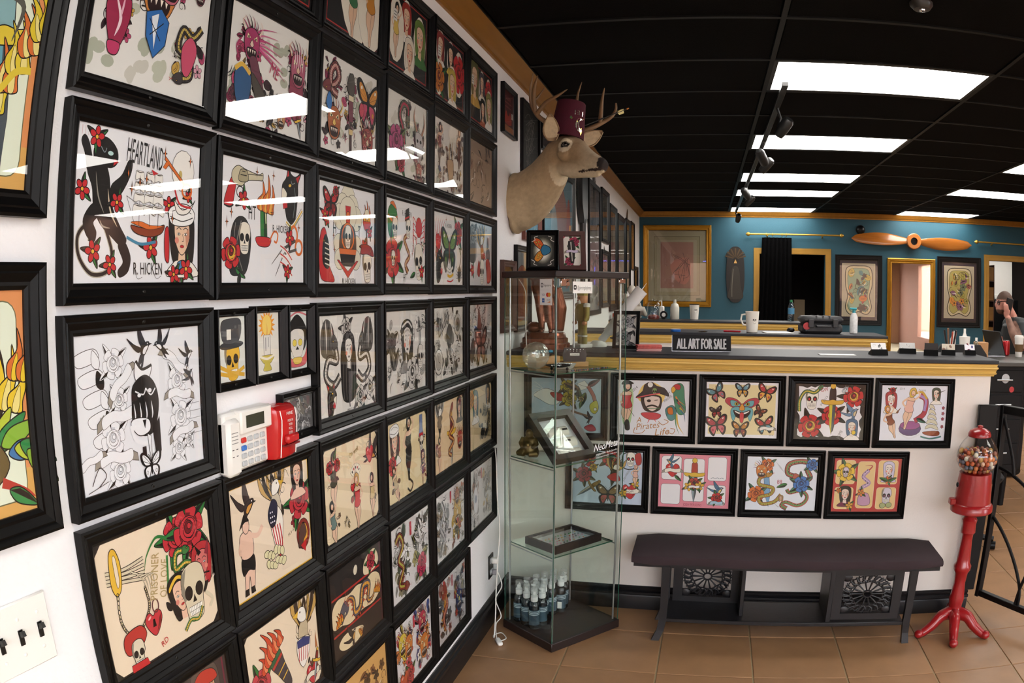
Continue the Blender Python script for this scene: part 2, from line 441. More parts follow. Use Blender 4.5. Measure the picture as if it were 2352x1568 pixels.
class Art:
    def __init__(s, w, h, bg='f3f1ee', seed=1):
        s.w, s.h, s.W = w, h, w/h; s.v = []; s.f = []; s.c = []; s.z = 0; s.T = [(1, 0, 0, 1, 0, 0)]
        s.r = random.Random(seed); s.ow = .0065
        if bg: s.P([(-s.W/2, -.5), (s.W/2, -.5), (s.W/2, .5), (-s.W/2, .5)], bg)
    def push(s, x, y, k=1, rot=0, fx=1):
        a, b, c, d, tx, ty = s.T[-1]; co, si = math.cos(R(rot))*k, math.sin(R(rot))*k
        A, B, C, D = co*fx, -si, si*fx, co
        s.T.append((a*A+b*C, a*B+b*D, c*A+d*C, c*B+d*D, a*x+b*y+tx, c*x+d*y+ty))
    def pop(s): s.T.pop()
    def t(s, p):
        a, b, c, d, tx, ty = s.T[-1]; return (a*p[0]+b*p[1]+tx, c*p[0]+d*p[1]+ty)
    def raw(s, pts, fs, col):
        s.z += 1; o = len(s.v)
        s.v += [(x*s.h, y*s.h, s.z*3.2e-6) for x, y in pts]
        for f in fs: s.f.append(tuple(o+i for i in f)); s.c.append(hx(col))
    def P(s, pts, col, ol=0, olc='15110f'):
        if col:
            q = [s.t(p) for p in pts]; s.raw(q, [tuple(range(len(q)))], col)
        if ol: s.S(list(pts)+[pts[0]], ol, olc)
    def S(s, pts, w, col='15110f', taper=False):
        q = [Vector(s.t(p)) for p in pts]; n = len(q)
        if n < 2: return
        out = []
        for i in range(n):
            d = q[min(i+1, n-1)]-q[max(i-1, 0)]
            if i in (0, n-1) and n > 3 and (q[0]-q[-1]).length < 1e-6: d = q[1]-q[n-2]
            if d.length < 1e-9: d = Vector((1, 0))
            d.normalize(); m = Vector((-d.y, d.x))
            k = w/2*(1 if not taper else (1-i/(n-1)*.93 if taper == 1 else math.sin(PI*(i+.3)/(n-.4))))
            out.append((q[i]+m*k, q[i]-m*k))
        vs = [V2(p) for a in out for p in a]
        s.raw(vs, [(2*i, 2*i+1, 2*i+3, 2*i+2) for i in range(n-1)], col)
    def C(s, pts, col, ol=None, n=5, olc='15110f'):
        s.P([V2(p) for p in spline(pts, n, True)], col, s.ow if ol is None else ol, olc)
    def L(s, pts, w, col='15110f', taper=False, n=6): s.S([V2(p) for p in spline(pts, n)], w, col, taper)
    def E(s, x, y, rx, ry, col, rot=0, ol=None, n=14, olc='15110f'):
        co, si = math.cos(R(rot)), math.sin(R(rot)); pts = []
        for i in range(n):
            a = 2*PI*i/n; u, v = rx*math.cos(a), ry*math.sin(a); pts.append((x+u*co-v*si, y+u*si+v*co))
        s.P(pts, col, s.ow if ol is None else ol, olc)
    def text(s, str_, x, y, h, col='222222', rot=0, w=None, shear=0.0, ls=1):
        vs, fs, tw = text_polys(str_); k = (w/tw) if w else h
        s.push(x, y, 1, rot)
        s.raw([s.t(((vx-tw/2)*k+vy*shear*h, (vy-.5)*h)) for vx, vy in vs], fs, col); s.pop()
    def mesh(s):
        me = bpy.data.meshes.new('print'); me.from_pydata(s.v, [], s.f)
        ca = me.color_attributes.new('Col', 'FLOAT_COLOR', 'CORNER'); k = 0; buf = []
        for f, c in zip(s.f, s.c): buf += [*c, 1.0]*len(f)
        ca.data.foreach_set('color', buf); me.materials.append(m_print)
        return me
# motif vocabulary (unit size about 1)
RED, GRN, YEL, BLK, ORA, BLU, PNK, SKIN, BONE, GRY = 'c8262c', '2f7d3a', 'e7b93a', '161312', 'e0702a', '3c86b8', 'd8568a', 'e9c4a6', 'efe8d8', '8d8a86'
def leaf(A, x, y, s, rot=0, col=GRN, dark=True):
    A.push(x, y, s, rot); A.C([(0, 0), (.25, .17), (.6, .15), (1, 0), (.6, -.15), (.25, -.17)], col)
    if dark: A.P([(0, 0), (.3, .15), (.6, .13), (1, 0)], BLK)
    A.pop()
def flower(A, x, y, s, col=RED, leaves=3, n=5, mid=YEL, lc=GRN, rot=None):
    A.push(x, y, s, A.r.uniform(0, 70) if rot is None else rot)
    for i in range(leaves): leaf(A, 0, 0, .85, 360/leaves*i+20, [lc, '3b3b36'][i % 2])
    for i in range(n):
        a = 2*PI*i/n; A.E(.3*math.cos(a), .3*math.sin(a), .24, .17, col, math.degrees(a))
    A.E(0, 0, .12, .12, mid); A.pop()
def rose(A, x, y, s, col=RED, dark='7a1218', lc=GRN, leaves=4, rot=0, hi=None):
    A.push(x, y, s, rot)
    for i in range(leaves): leaf(A, 0, 0, .82, 360/max(leaves, 1)*i+35, lc)
    for i in range(6):
        a = 2*PI*i/6+.2; A.C([(.12*math.cos(a-.6), .12*math.sin(a-.6)), (.46*math.cos(a-.42), .46*math.sin(a-.42)), (.5*math.cos(a), .5*math.sin(a)), (.46*math.cos(a+.42), .46*math.sin(a+.42)), (.12*math.cos(a+.6), .12*math.sin(a+.6))], col)
        A.P([(.1*math.cos(a+.4), .1*math.sin(a+.4)), (.34*math.cos(a), .34*math.sin(a)), (.36*math.cos(a+.45), .36*math.sin(a+.45))], dark)
    for k, rr in enumerate((.3, .22, .14, .07)):
        A.E(.03*(k % 2), .02*k, rr, rr*.92, [col, hi or col, dark, col][k], 40*k)
    A.L([(-.16, .12), (-.02, .2), (.14, .1), (.16, -.08)], A.ow); A.L([(-.1, -.16), (.08, -.2), (.22, -.06)], A.ow, hi or BLK); A.pop()
def skull(A, x, y, s, rot=0, col=BONE, eye=BLK, fx=1):
    A.push(x, y, s, rot, fx)
    A.C([(-.32, .12), (-.26, .42), (0, .52), (.26, .42), (.33, .1), (.24, -.1), (.2, -.42), (0, -.5), (-.2, -.42), (-.26, -.1)], col)
    A.P([(-.33, .1), (-.28, .38), (-.15, .47), (-.24, .2), (-.2, -.05), (-.26, -.1)], '8f8877')
    A.E(-.14, .03, .1, .12, BLK); A.E(.15, .03, .1, .12, BLK)
    if eye != BLK: A.E(-.14, .01, .05, .06, eye, ol=0); A.E(.15, .01, .05, .06, eye, ol=0)
    A.P([(0, -.02), (-.055, -.16), (.055, -.16)], BLK)
    A.P([(-.18, -.22), (.18, -.22), (.16, -.38), (-.16, -.38)], 'fbf7ec', .004)
    for i in range(-3, 4): A.S([(i*.046, -.22), (i*.042, -.38)], .0035)
    A.S([(-.18, -.3), (.18, -.3)], .0035); A.pop()
def sparkle(A, x, y, s, col=ORA):
    A.push(x, y, s); A.P([(0, .6), (.07, .08), (.3, 0), (.07, -.08), (0, -.6), (-.07, -.08), (-.3, 0), (-.07, .08)], '3a2a1c'); A.P([(0, .25), (.06, 0), (0, -.25), (-.06, 0)], col); A.pop()
def heart(A, x, y, s, col=RED, rot=0, ban=None, txt=None):
    A.push(x, y, s, rot)
    A.C([(0, -.5), (-.42, -.05), (-.45, .3), (-.2, .45), (0, .28), (.2, .45), (.45, .3), (.42, -.05)], col)
    A.P([(.05, -.44), (.4, -.05), (.43, .25), (.3, .1), (.2, -.15)], '7a1218'); A.E(-.22, .25, .1, .05, 'f2b8b0', 30, 0)
    if ban: banner(A, 0, -.02, 1.15, ban, txt)
    A.pop()
def banner(A, x, y, s, col='f4f0e6', txt=None, rot=0):
    A.push(x, y, s, rot)
    A.P([(-.62, -.02), (-.4, .12), (-.4, -.1), (-.66, -.2)], '9b958a', .005); A.P([(.62, .02), (.4, .12), (.4, -.1), (.66, -.14)], '9b958a', .005)
    A.C([(-.46, .06), (-.15, .14), (.15, .08), (.46, .12), (.46, -.1), (.15, -.14), (-.15, -.08), (-.46, -.16)], col)
    if txt: A.text(txt, 0, 0, .12, '222222', w=min(.8, .13*len(txt)))
    A.pop()
def dagger(A, x, y, s, rot=0, blade='b9c7cf', grip='7a1f1c', guard=YEL):
    A.push(x, y, s, rot)
    A.P([(-.07, .1), (.07, .1), (.05, -.3), (0, -.55), (-.05, -.3)], blade, .006); A.P([(0, .1), (.07, .1), (.05, -.3), (0, -.55)], '4c565c')
    A.C([(-.06, .16), (-.07, .3), (-.05, .42), (.05, .42), (.07, .3), (.06, .16)], grip); A.E(0, .47, .06, .06, guard)
    A.C([(-.24, .18), (-.2, .1), (0, .08), (.2, .1), (.24, .18), (.1, .17), (0, .19), (-.1, .17)], guard); A.pop()
def swallow(A, x, y, s, rot=0, fx=1, col='2b3550', belly='d98a3a'):
    A.push(x, y, s, rot, fx)
    A.C([(.0, .05), (-.12, .3), (-.1, .62), (.1, .3), (.2, .1)], col); A.C([(-.02, .0), (-.3, .12), (-.6, .3), (-.3, -.02), (-.1, -.12)], col)
    A.P([(.15, -.1), (.05, -.5), (-.05, -.62), (0, -.4), (-.2, -.55), (-.05, -.2)], col, .004)
    A.C([(.36, .14), (.22, .16), (0, .05), (-.02, -.16), (.12, -.22), (.3, -.02)], col); A.C([(.3, .06), (.12, .0), (.06, -.14), (.14, -.18), (.26, -.04)], belly)
    A.P([(.34, .12), (.48, .1), (.34, .05)], '1b1815'); A.E(.28, .11, .02, .02, 'ffffff', ol=0); A.pop()
def butterfly(A, x, y, s, c1=ORA, c2=YEL, rot=0, body=BLK, dots='f4efe0'):
    A.push(x, y, s, rot)
    for f in (-1, 1):
        A.C([(0, .05), (f*.12, .3), (f*.4, .5), (f*.56, .42), (f*.5, .15), (f*.3, 0)], BLK); A.C([(f*.04, .06), (f*.16, .27), (f*.38, .42), (f*.46, .36), (f*.4, .15), (f*.26, .03)], c1)
        A.C([(0, -.02), (f*.26, 0), (f*.42, -.14), (f*.36, -.4), (f*.22, -.52), (f*.08, -.26)], BLK); A.C([(f*.03, -.05), (f*.24, -.04), (f*.34, -.16), (f*.28, -.36), (f*.2, -.42), (f*.09, -.24)], c2)
        A.E(f*.34, .31, .05, .04, dots, 30, 0); A.E(f*.24, -.22, .05, .06, c1, 0, .003); A.L([(0, .16), (f*.06, .3), (f*.14, .4)], .005)
        A.S([(f*.05, .06), (f*.4, .4)], .004); A.S([(f*.05, .05), (f*.42, .2)], .004)
    A.C([(0, .2), (.05, .1), (.04, -.15), (0, -.32), (-.04, -.15), (-.05, .1)], body); A.pop()
def snake(A, pts, w, col=GRN, belly=YEL, head=True, scales=True):
    A.L(pts, w*1.28, BLK, 1 if not head else False); A.L(pts, w, col)
    q = spline(pts, 6)
    A.S([V2(p) for p in q], w*.38, belly)
    if scales:
        for i in range(1, len(q)-1, 1):
            d = (q[i+1]-q[i-1]).normalized(); m = Vector((-d.y, d.x))
            A.S([V2(q[i]+m*w*.2), V2(q[i]-m*w*.2)], .0035)
            if i % 2: A.P([V2(q[i]+m*w*.45), V2(q[i]+m*w*.2+d*w*.25), V2(q[i]+m*w*.2-d*w*.25)], BLK)
    if head:
        e = q[-1]; d = (q[-1]-q[-3]).normalized(); a = math.degrees(math.atan2(d.y, d.x)); A.push(e.x, e.y, w*1.5, a)
        A.C([(-.3, .42), (.3, .5), (.85, .25), (1, 0), (.85, -.25), (.3, -.5), (-.3, -.42)], col); A.E(.45, .2, .1, .08, YEL); A.L([(1, 0), (1.3, .05), (1.5, .2)], .004, RED); A.L([(1.3, .05), (1.5, -.1)], .004, RED); A.pop()
def flames(A, x, y, s, rot=0, c1=ORA, c2=YEL, n=4):
    A.push(x, y, s, rot)
    for i in range(n):
        u = (i-(n-1)/2)*.2; k = 1-abs(u)*1.1
        A.C([(u-.12, 0), (u-.16, .25*k), (u+.02, .5*k), (u-.02, .85*k), (u+.14, .5*k), (u+.12, .2*k), (u+.12, 0)], c1)
        A.C([(u-.05, 0), (u-.05, .2*k), (u+.03, .45*k), (u+.07, .2*k), (u+.05, 0)], c2, .003)
    A.pop()
def girl(A, x, y, s, hair=BLK, skin=SKIN, rot=0, fx=1, hat=None, lip=RED, body='f3efe6'):
    A.push(x, y, s, rot, fx)
    A.C([(-.3, .1), (-.28, .42), (0, .52), (.28, .4), (.32, 0), (.26, -.35), (.05, -.3), (-.2, -.34)], hair)
    if body: A.C([(-.36, -.55), (-.2, -.34), (-.06, -.3), (.1, -.3), (.3, -.36), (.4, -.55)], body)
    A.P([(-.06, -.1), (-.09, -.36), (.1, -.4), (.08, -.1)], skin)
    A.C([(-.18, .12), (-.16, .3), (0, .36), (.17, .28), (.2, .05), (.1, -.16), (-.01, -.22), (-.12, -.1)], skin)
    A.P([(.12, -.1), (.2, .05), (.17, .2), (.09, .1)], 'cf8f74')
    for u in (-.07, .1): A.E(u, .1, .04, .02, 'fffdf6', ol=.003); A.E(u, .1, .015, .018, BLK, ol=0); A.L([(u-.06, .17), (u, .2), (u+.06, .17)], .006)
    A.L([(.02, .1), (.05, .0), (.01, -.01)], .004); A.E(.01, -.09, .05, .022, lip, ol=.003); A.E(-.12, 0, .05, .05, 'e08a78', ol=0)
    if hat == 'sailor': A.C([(-.27, .26), (-.32, .46), (-.1, .56), (.16, .56), (.32, .44), (.26, .28), (0, .22)], 'f6f6f4'); A.L([(-.29, .36), (0, .3), (.28, .37)], .007); A.L([(-.24, .44), (0, .5), (.24, .43)], .005)
    if hat == 'band': A.C([(-.26, .26), (0, .4), (.26, .24), (.24, .34), (0, .48), (-.25, .36)], YEL)
    A.pop()
def eagle(A, x, y, s, rot=0, fx=1, body='7a5326', wing='30261d', shield=False, gray=False):
    A.push(x, y, s, rot, fx)
    for f, k in ((-1, 1), (1, 1)):
        for i in range(6):
            a = R(62+i*13) if f > 0 else R(118-i*13)
            A.C([(f*.04, .06), (f*.08+.3*math.cos(a)*k, .05+.3*math.sin(a)), (.62*math.cos(a)+f*.05, .1+.58*math.sin(a)), (.4*math.cos(a)+f*.14, .02+.34*math.sin(a))], wing if i % 2 else ('c9a25a' if not gray else 'b9b6b0'))
    A.C([(-.1, .12), (0, .2), (.12, .1), (.12, -.14), (0, -.3), (-.12, -.14)], body)
    A.P([(-.1, -.2), (0, -.52), (.12, -.2)], wing, .005)
    A.C([(-.06, .18), (-.02, .34), (.12, .36), (.18, .26), (.08, .16)], 'f4f0e6'); A.P([(.15, .33), (.3, .26), (.17, .23)], YEL if not gray else '999999', .004); A.E(.1, .3, .015, .015, BLK, ol=0)
    if shield:
        A.C([(-.17, -.1), (0, -.06), (.17, -.1), (.15, -.32), (0, -.5), (-.15, -.32)], 'f5efe4')
        for i in range(-2, 3): A.S([(i*.065, -.1), (i*.055, -.4)], .012, RED)
        A.P([(-.17, -.1), (0, -.06), (.17, -.1), (.16, -.2), (-.16, -.2)], '2b3c78', .004)
    A.pop()
def panther_head(A, x, y, s, rot=0, fx=1):
    A.push(x, y, s, rot, fx)
    A.C([(-.2, -.5), (-.25, .05), (-.22, .3), (-.3, .55), (-.1, .42), (.08, .44), (.2, .58), (.24, .32), (.36, .14), (.3, -.12), (.18, -.3), (.05, -.5)], BLK)
    A.P([(.2, .5), (.14, .38), (.21, .34)], RED); A.P([(-.27, .5), (-.2, .32), (-.12, .4)], RED)
    A.C([(.16, .02), (.34, .1), (.33, -.1), (.22, -.14)], 'f0ead8'); A.P([(.14, -.08), (.32, -.12), (.24, -.3), (.1, -.24)], RED, .004); A.P([(.28, -.1), (.26, -.2), (.24, -.11)], 'ffffff'); A.P([(.17, -.08), (.16, -.17), (.13, -.09)], 'ffffff')
    A.E(.08, .2, .06, .035, YEL, -20); A.L([(-.1, .3), (.0, .25), (.05, .3)], .008, '8f9a9a'); A.L([(-.14, -.4), (-.16, 0), (-.08, .2)], .01, '6d7a7c'); A.pop()
def dragon(A, pts, w, c1, c2, spike='e3a63a', head=1.0):
    q = spline(pts, 7)
    for i in range(0, len(q)-2, 2):
        d = (q[i+1]-q[i]).normalized(); m = Vector((-d.y, d.x)); k = math.sin(PI*(i+2)/(len(q)+2))
        A.P([V2(q[i]+m*w*.4*k), V2(q[i]+m*w*1.15*k+d*w*.3), V2(q[i+2]+m*w*.4*k)], spike, .003)
    A.S([V2(p) for p in q], w*1.2, BLK, 2); A.S([V2(p) for p in q], w, c1, 2); A.S([V2(p) for p in q], w*.4, c2, 2)
    for i in range(2, len(q)-2, 2):
        d = (q[i+1]-q[i-1]).normalized(); m = Vector((-d.y, d.x)); A.S([V2(q[i]+m*w*.4), V2(q[i]-m*w*.2)], .004)
    if head:
        e = q[-2]; d = (q[-1]-q[-3]).normalized(); A.push(e.x, e.y, w*2.0*head, math.degrees(math.atan2(d.y, d.x)))
        A.C([(-.3, .4), (.1, .55), (.5, .35), (.95, .3), (1, .1), (.55, .0), (.9, -.2), (.6, -.4), (.0, -.4), (-.35, -.2)], c1); A.P([(.55, .0), (.9, -.2), (.6, -.3)], RED); A.E(.3, .25, .12, .1, 'f4e9c0'); A.E(.32, .25, .04, .05, BLK, ol=0)
        for k in range(4): A.L([(-.2, .3-.2*k), (-.6, .5-.3*k), (-.9, .55-.4*k)], .012, spike, 1)
        A.L([(.9, .25), (1.2, .5), (1.1, .8)], .005); A.pop()
def figure(A, x, y, s, rot=0, fx=1, skin=SKIN, hair=BLK, suit=RED, legs=SKIN, arm=1):
    """standing pin-up in a bathing suit"""
    A.push(x, y, s, rot, fx)
    A.C([(-.06, -.02), (-.12, -.2), (-.05, -.36), (-.03, -.5), (.02, -.5), (.04, -.34), (.1, -.18), (.1, -.02)], legs); A.L([(.02, -.08), (.0, -.3), (-.02, -.48)], .005)
    A.C([(-.09, .24), (-.1, .1), (-.12, -.04), (0, -.1), (.12, -.04), (.08, .1), (.1, .24)], suit)
    A.C([(-.1, .26), (0, .3), (.1, .26), (.08, .2), (-.08, .2)], skin)
    A.L([(-.09, .24), (-.2, .12), (-.1, .02)], .045*s, skin)
    if arm: A.L([(.09, .24), (.2, .36), (.12, .46)], .04*s, skin)
    A.C([(-.08, .36), (-.06, .48), (.04, .52), (.1, .44), (.08, .34), (-.02, .27)], hair); A.E(.02, .39, .055, .07, skin); A.E(.02, .355, .018, .009, RED, ol=0); A.pop()
def clouds(A, x, y, s, col='9aa08a'):
    A.push(x, y, s)
    for i in range(4): A.E(A.r.uniform(-.5, .5), A.r.uniform(-.25, .25), .3, .2, col, A.r.uniform(0, 90), 0, 10)
    A.pop()
def mask(A, x, y, s, col='b23a5a', c2='e8d8c0', rot=0, fx=1):
    """snarling mask with hair, horns and fangs"""
    A.push(x, y, s, rot, fx)
    for i in range(9): a = R(10+i*20); A.L([(.2*math.cos(a), .1+.2*math.sin(a)), (.45*math.cos(a+.2), .12+.42*math.sin(a)), (.5*math.cos(a+.45), .1+.56*math.sin(a+.15))], .05*s, [col, BLK, '7a2c4c'][i % 3], 1)
    A.C([(-.3, .2), (-.1, .34), (.12, .34), (.3, .18), (.3, -.15), (.14, -.42), (-.14, -.42), (-.3, -.15)], col)
    A.P([(-.2, .2), (-.06, .1), (-.22, .06)], 'f6e9b8', .004); A.P([(.2, .2), (.06, .1), (.22, .06)], 'f6e9b8', .004); A.E(-.15, .11, .03, .03, BLK, ol=0); A.E(.15, .11, .03, .03, BLK, ol=0)
    A.C([(-.08, -.06), (0, .06), (.08, -.06), (0, -.12)], c2); A.C([(-.2, -.18), (0, -.14), (.2, -.18), (.14, -.36), (-.14, -.36)], '2a1214')
    for u in (-.14, -.05, .05, .14): A.P([(u-.03, -.18), (u+.03, -.18), (u, -.27)], 'fff8e8')
    A.L([(-.3, .24), (-.42, .44), (-.3, .6)], .06*s, c2, 1); A.L([(.3, .24), (.42, .44), (.3, .6)], .06*s, c2, 1); A.pop()
def dense(A, x0, x1, y0, y1, pal, n, smin=.08, smax=.2, ol=.004):
    """crowded drawing: overlapping petals, feathers, scrolls and bands"""
    r = A.r
    for i in range(n):
        x, y, s, a, c = r.uniform(x0, x1), r.uniform(y0, y1), r.uniform(smin, smax), r.uniform(0, 360), r.choice(pal)
        k = r.randrange(6); A.push(x, y, s, a)
        if k == 0: A.C([(0, 0), (.3, .25), (.7, .2), (1, 0), (.7, -.2), (.3, -.2)], c, ol); A.P([(0, 0), (.4, .18), (1, 0)], BLK)
        elif k == 1:
            for j in range(3): A.L([(-.5, -.3+.25*j), (0, -.1+.25*j), (.5, -.25+.25*j)], .1*s, [c, BLK, 'ece8e0'][j], 2)
        elif k == 2:
            for j in range(5): t = 2*PI*j/5; A.E(.28*math.cos(t), .28*math.sin(t), .25, .18, c, math.degrees(t), ol, 9)
            A.E(0, 0, .12, .12, BLK, ol=0)
        elif k == 3: A.L([(.5*math.cos(t*.6)*(1-t/16), .5*math.sin(t*.6)*(1-t/16)) for t in range(14)], .05*s+.004, BLK, 1, 3)
        elif k == 4: A.C([(-.5, 0), (-.2, .35), (.3, .3), (.5, -.05), (.1, -.35)], c, ol); A.L([(-.3, .05), (0, .15), (.3, .05)], .004); A.L([(-.3, -.08), (0, .02), (.3, -.1)], .004)
        else:
            for j in range(4): A.C([(0, -.08+j*.04), (.35, .1+j*.1), (.7, .05+j*.14), (.4, -.02+j*.08)], [c, BLK][j % 2], ol*.6)
        A.pop()
def halo(A, pts, pal, n=12, rr=.14, s0=.06, s1=.13):
    for x, y in pts: dense(A, x-rr, x+rr, y-rr*1.2, y+rr*1.2, pal, n, s0, s1, .004)
def roundrect(A, x0, x1, y0, y1, r, col, ol=.005, olc='15110f'):
    pts = []
    for cx, cy, a0 in ((x1-r, y1-r, 0), (x0+r, y1-r, 90), (x0+r, y0+r, 180), (x1-r, y0+r, 270)):
        for k in range(5): a = R(a0+k*22.5); pts.append((cx+r*math.cos(a), cy+r*math.sin(a)))
    A.P(pts, col, ol, olc)
def cutcorner(A, col, m=.02, c=.05):
    x, y = A.W/2-m, .5-m; A.P([(-x+c, -y), (x-c, -y), (x, -y+c), (x, y-c), (x-c, y), (-x+c, y), (-x, y-c), (-x, -y+c)], col, .004, '3a2a18')
# ---------------------------------------------------------------- framed pictures
m_frame = mat('black_frame_lacquer', '070606', 0.38, var=0.2, scale=30, spec=0.2)
m_wood_frame = mat('brown_wood_frame', '4a2c22', 0.4, var=0.25, scale=10, stretch=(1, 8, 1))
m_gold_frame = mat('gilt_frame', 'a8771f', 0.35, 0.6, var=0.2, scale=12)
m_pane = glass('picture_glass', base=0.04)
m_back = mat('backing_board', '2a2724', 0.8)
m_screw = mat('dark_screw', '2b2a28', 0.35, 0.7)
STD = [(0, 0), (0, .019), (.004, .021), (.008, .0185), (.011, .0155), (.0135, .0165), (.024, .0105), (.0285, .0115), (.034, .0075), (.034, .003)]
FLAT = [(0, 0), (0, .016), (.002, .018), (.03, .016), (.032, .012), (.032, .003)]
def frame_mesh(w, h, mw, prof, m, key={}):
    k = (round(w, 4), round(h, 4), mw, id(prof), m.name)
    if k not in key:
        sc = mw/prof[-1][0]; rings = []
        for sx, sy in ((-1, -1), (1, -1), (1, 1), (-1, 1)):
            rings.append([(sx*(w/2-o*sc), sy*(h/2-o*sc), z) for o, z in prof])
        mb = MB(); mb.loft(rings, cap=False); n = len(prof); L = 3*n
        mb.f += [(L+i, L+(i+1) % n, (i+1) % n, i) for i in range(n)]
        key[k] = mb.mesh('frame', m, 25)
    return key[k]
def pane_mesh(w, h, key={}):
    k = (round(w, 4), round(h, 4))
    if k not in key: key[k] = MB().box(-w/2, w/2, -h/2, h/2, .0064, .0082).mesh('glass_pane', m_pane, 0)
    return key[k]
SCR = MB().lathe([(.0042, 0), (.0042, .0015), (.0025, .0026)], 10).mesh('screw', m_screw, 30)
def framed(name, M, w, h, mw, art, label, group=None, prof=STD, fm=None, screws=True, pane=True, cat_='picture'):
    """one picture: moulding, backing, print, glass and its fixing screws"""
    fm = fm or m_frame
    t = thing(name, label, cat_, M=M, group=group)
    ob('frame', frame_mesh(w, h, mw, prof, fm), t)
    ow, oh = w-2*mw, h-2*mw
    ob('backing', MB().box(-w/2+mw*.6, w/2-mw*.6, -h/2+mw*.6, h/2-mw*.6, .001, .0034).mesh('backing', m_back, 0), t)
    if art:
        p = ob('print', art.mesh(), t, (0, 0, .0038))
    if pane: ob('glass_pane', pane_mesh(ow+.004, oh+.004), t)
    if screws:
        for sy in (-1, 1): ob('screw', SCR, t, (0, sy*(h/2-mw*.52), .0125))
    return t
FWD, FHT, FMW = .4045, .3274, .034
OW, OH = FWD-2*FMW, FHT-2*FMW
def sheet(bg='f3f2f0', seed=1): return Art(OW+.002, OH+.002, bg, seed)
SHEETS = {}
def S_(r, c, lab):
    def deco(fn): SHEETS[(r, c)] = (fn, lab); return fn
    return deco
def sparks(A, pts, s=.09):
    for x, y in pts: sparkle(A, x, y, s)
@S_(2, 1, 'black framed flash sheet with climbing black panther, sailing ship and sailor girl')
def _():
    A = sheet('eef0f4', 1)
    # tail, body and limbs of the climbing panther
    A.L([(-.36, -.12), (-.28, -.3), (-.32, -.42), (-.47, -.44), (-.58, -.34), (-.6, -.22), (-.54, -.15), (-.48, -.18), (-.49, -.24)], .038, 'b8b2a2'); A.L([(-.36, -.12), (-.28, -.3), (-.32, -.42), (-.47, -.44), (-.58, -.34), (-.6, -.22), (-.54, -.15), (-.48, -.18), (-.49, -.24)], .024, BLK)
    A.C([(-.5, .28), (-.4, .3), (-.33, .2), (-.3, .05), (-.27, -.04), (-.2, -.14), (-.14, -.22), (-.19, -.26), (-.29, -.2), (-.4, -.12), (-.46, -.02), (-.48, .1), (-.53, .2)], BLK)
    A.C([(-.48, .34), (-.42, .42), (-.34, .42), (-.26, .36), (-.25, .28), (-.3, .24), (-.38, .24), (-.46, .26)], BLK)
    A.C([(-.56, .3), (-.6, .38), (-.57, .42), (-.52, .36), (-.48, .22), (-.53, .2)], BLK); A.C([(-.3, .12), (-.2, .2), (-.14, .3), (-.1, .29), (-.12, .2), (-.2, .08), (-.28, .02)], BLK)
    A.C([(-.46, 0), (-.55, -.1), (-.52, -.2), (-.45, -.24), (-.43, -.18), (-.46, -.12), (-.4, -.06)], BLK); A.C([(-.17, -.22), (-.1, -.32), (-.12, -.42), (-.2, -.46), (-.22, -.42), (-.17, -.36), (-.22, -.26)], BLK)
    A.L([(-.45, .2), (-.42, .05), (-.36, -.06)], .012, '8d8a80', 2); A.L([(-.33, .1), (-.3, -.04), (-.23, -.14)], .014, 'd8c7ac', 2); A.L([(-.4, -.1), (-.37, -.14), (-.3, -.15)], .012, 'a9a394', 2)
    A.E(-.32, .33, .03, .018, 'bfe0de'); A.P([(-.28, .3), (-.24, .28), (-.29, .25)], RED, .004); A.L([(-.42, .37), (-.38, .33), (-.36, .36)], .006, '8a98a0')
    for x in (-.6, -.57, -.54): A.S([(x, .48), (x, .42)], .003, 'c98f96')
    for x, y, s in ((-.46, .42, .1), (-.57, .08, .095), (-.24, .02, .09), (.3, .04, .09), (.11, -.26, .11), (-.46, -.3, .1), (-.3, -.38, .09), (.52, .12, .06), (.46, -.41, .1), (.4, -.44, .08)): flower(A, x, y, s*1.35)
    girl(A, .45, -.2, .46, BLK, hat='sailor'); A.C([(.26, -.14), (.3, -.12), (.31, -.28), (.3, -.36), (.26, -.32)], RED)
    A.C([(.4, -.36), (.48, -.34), (.52, -.4), (.44, -.42)], BLU)
    flower(A, .5, -.4, .14); flower(A, .36, -.44, .12)
    A.text('HEARTLAND', .03, .37, .17, '2b2b2b', -4, w=.38)
    # key and pale skull
    A.E(.45, .3, .13, .15, 'f4f2ec', ol=.004); A.E(.42, .27, .02, .03, 'c9b46a', ol=0)
    A.E(.5, .16, .055, .05, None, ol=.018, olc=ORA); A.S([(.47, .2), (.24, .37)], .03, BLK); A.S([(.47, .2), (.24, .37)], .021, ORA); A.P([(.26, .35), (.22, .3), (.25, .29), (.29, .33)], ORA, .004)
    A.C([(.36, .08), (.45, .02), (.56, .06), (.6, .1), (.52, .0), (.4, -.01)], 'f2eee6'); A.L([(.36, .16), (.42, .06), (.55, .04)], .016, RED)
    # ship
    A.C([(-.1, -.12), (-.05, -.17), (.1, -.19), (.22, -.16), (.25, -.1), (.14, -.13), (.0, -.13)], '8a3a1a'); A.C([(-.1, -.1), (-.02, -.12), (.1, -.14), (.24, -.11), (.1, -.11), (0, -.09)], ORA, .003)
    A.L([(-.14, -.2), (0, -.24), (.16, -.22)], .02, '3c86a8')
    for k, x in enumerate((-.02, .09, .18)):
        A.S([(x, -.12), (x+.01, .26-.05*abs(k-1))], .004)
        for j in range(4):
            y = -.04+j*.075; wd = .06-.006*j; A.C([(x-wd, y), (x, y+.012), (x+wd, y-.006), (x+wd*.9, y+.055), (x, y+.062), (x-wd*.9, y+.06)], 'f1efe8', .003); A.L([(x-wd, y+.06), (x, y+.052), (x+wd, y+.058)], .007, '3a3026', 2)
    A.S([(-.02, .02), (-.15, .07)], .003); A.S([(-.15, .07), (-.06, -.12)], .003); A.P([(.1, .27), (.17, .25), (.12, .23)], RED)
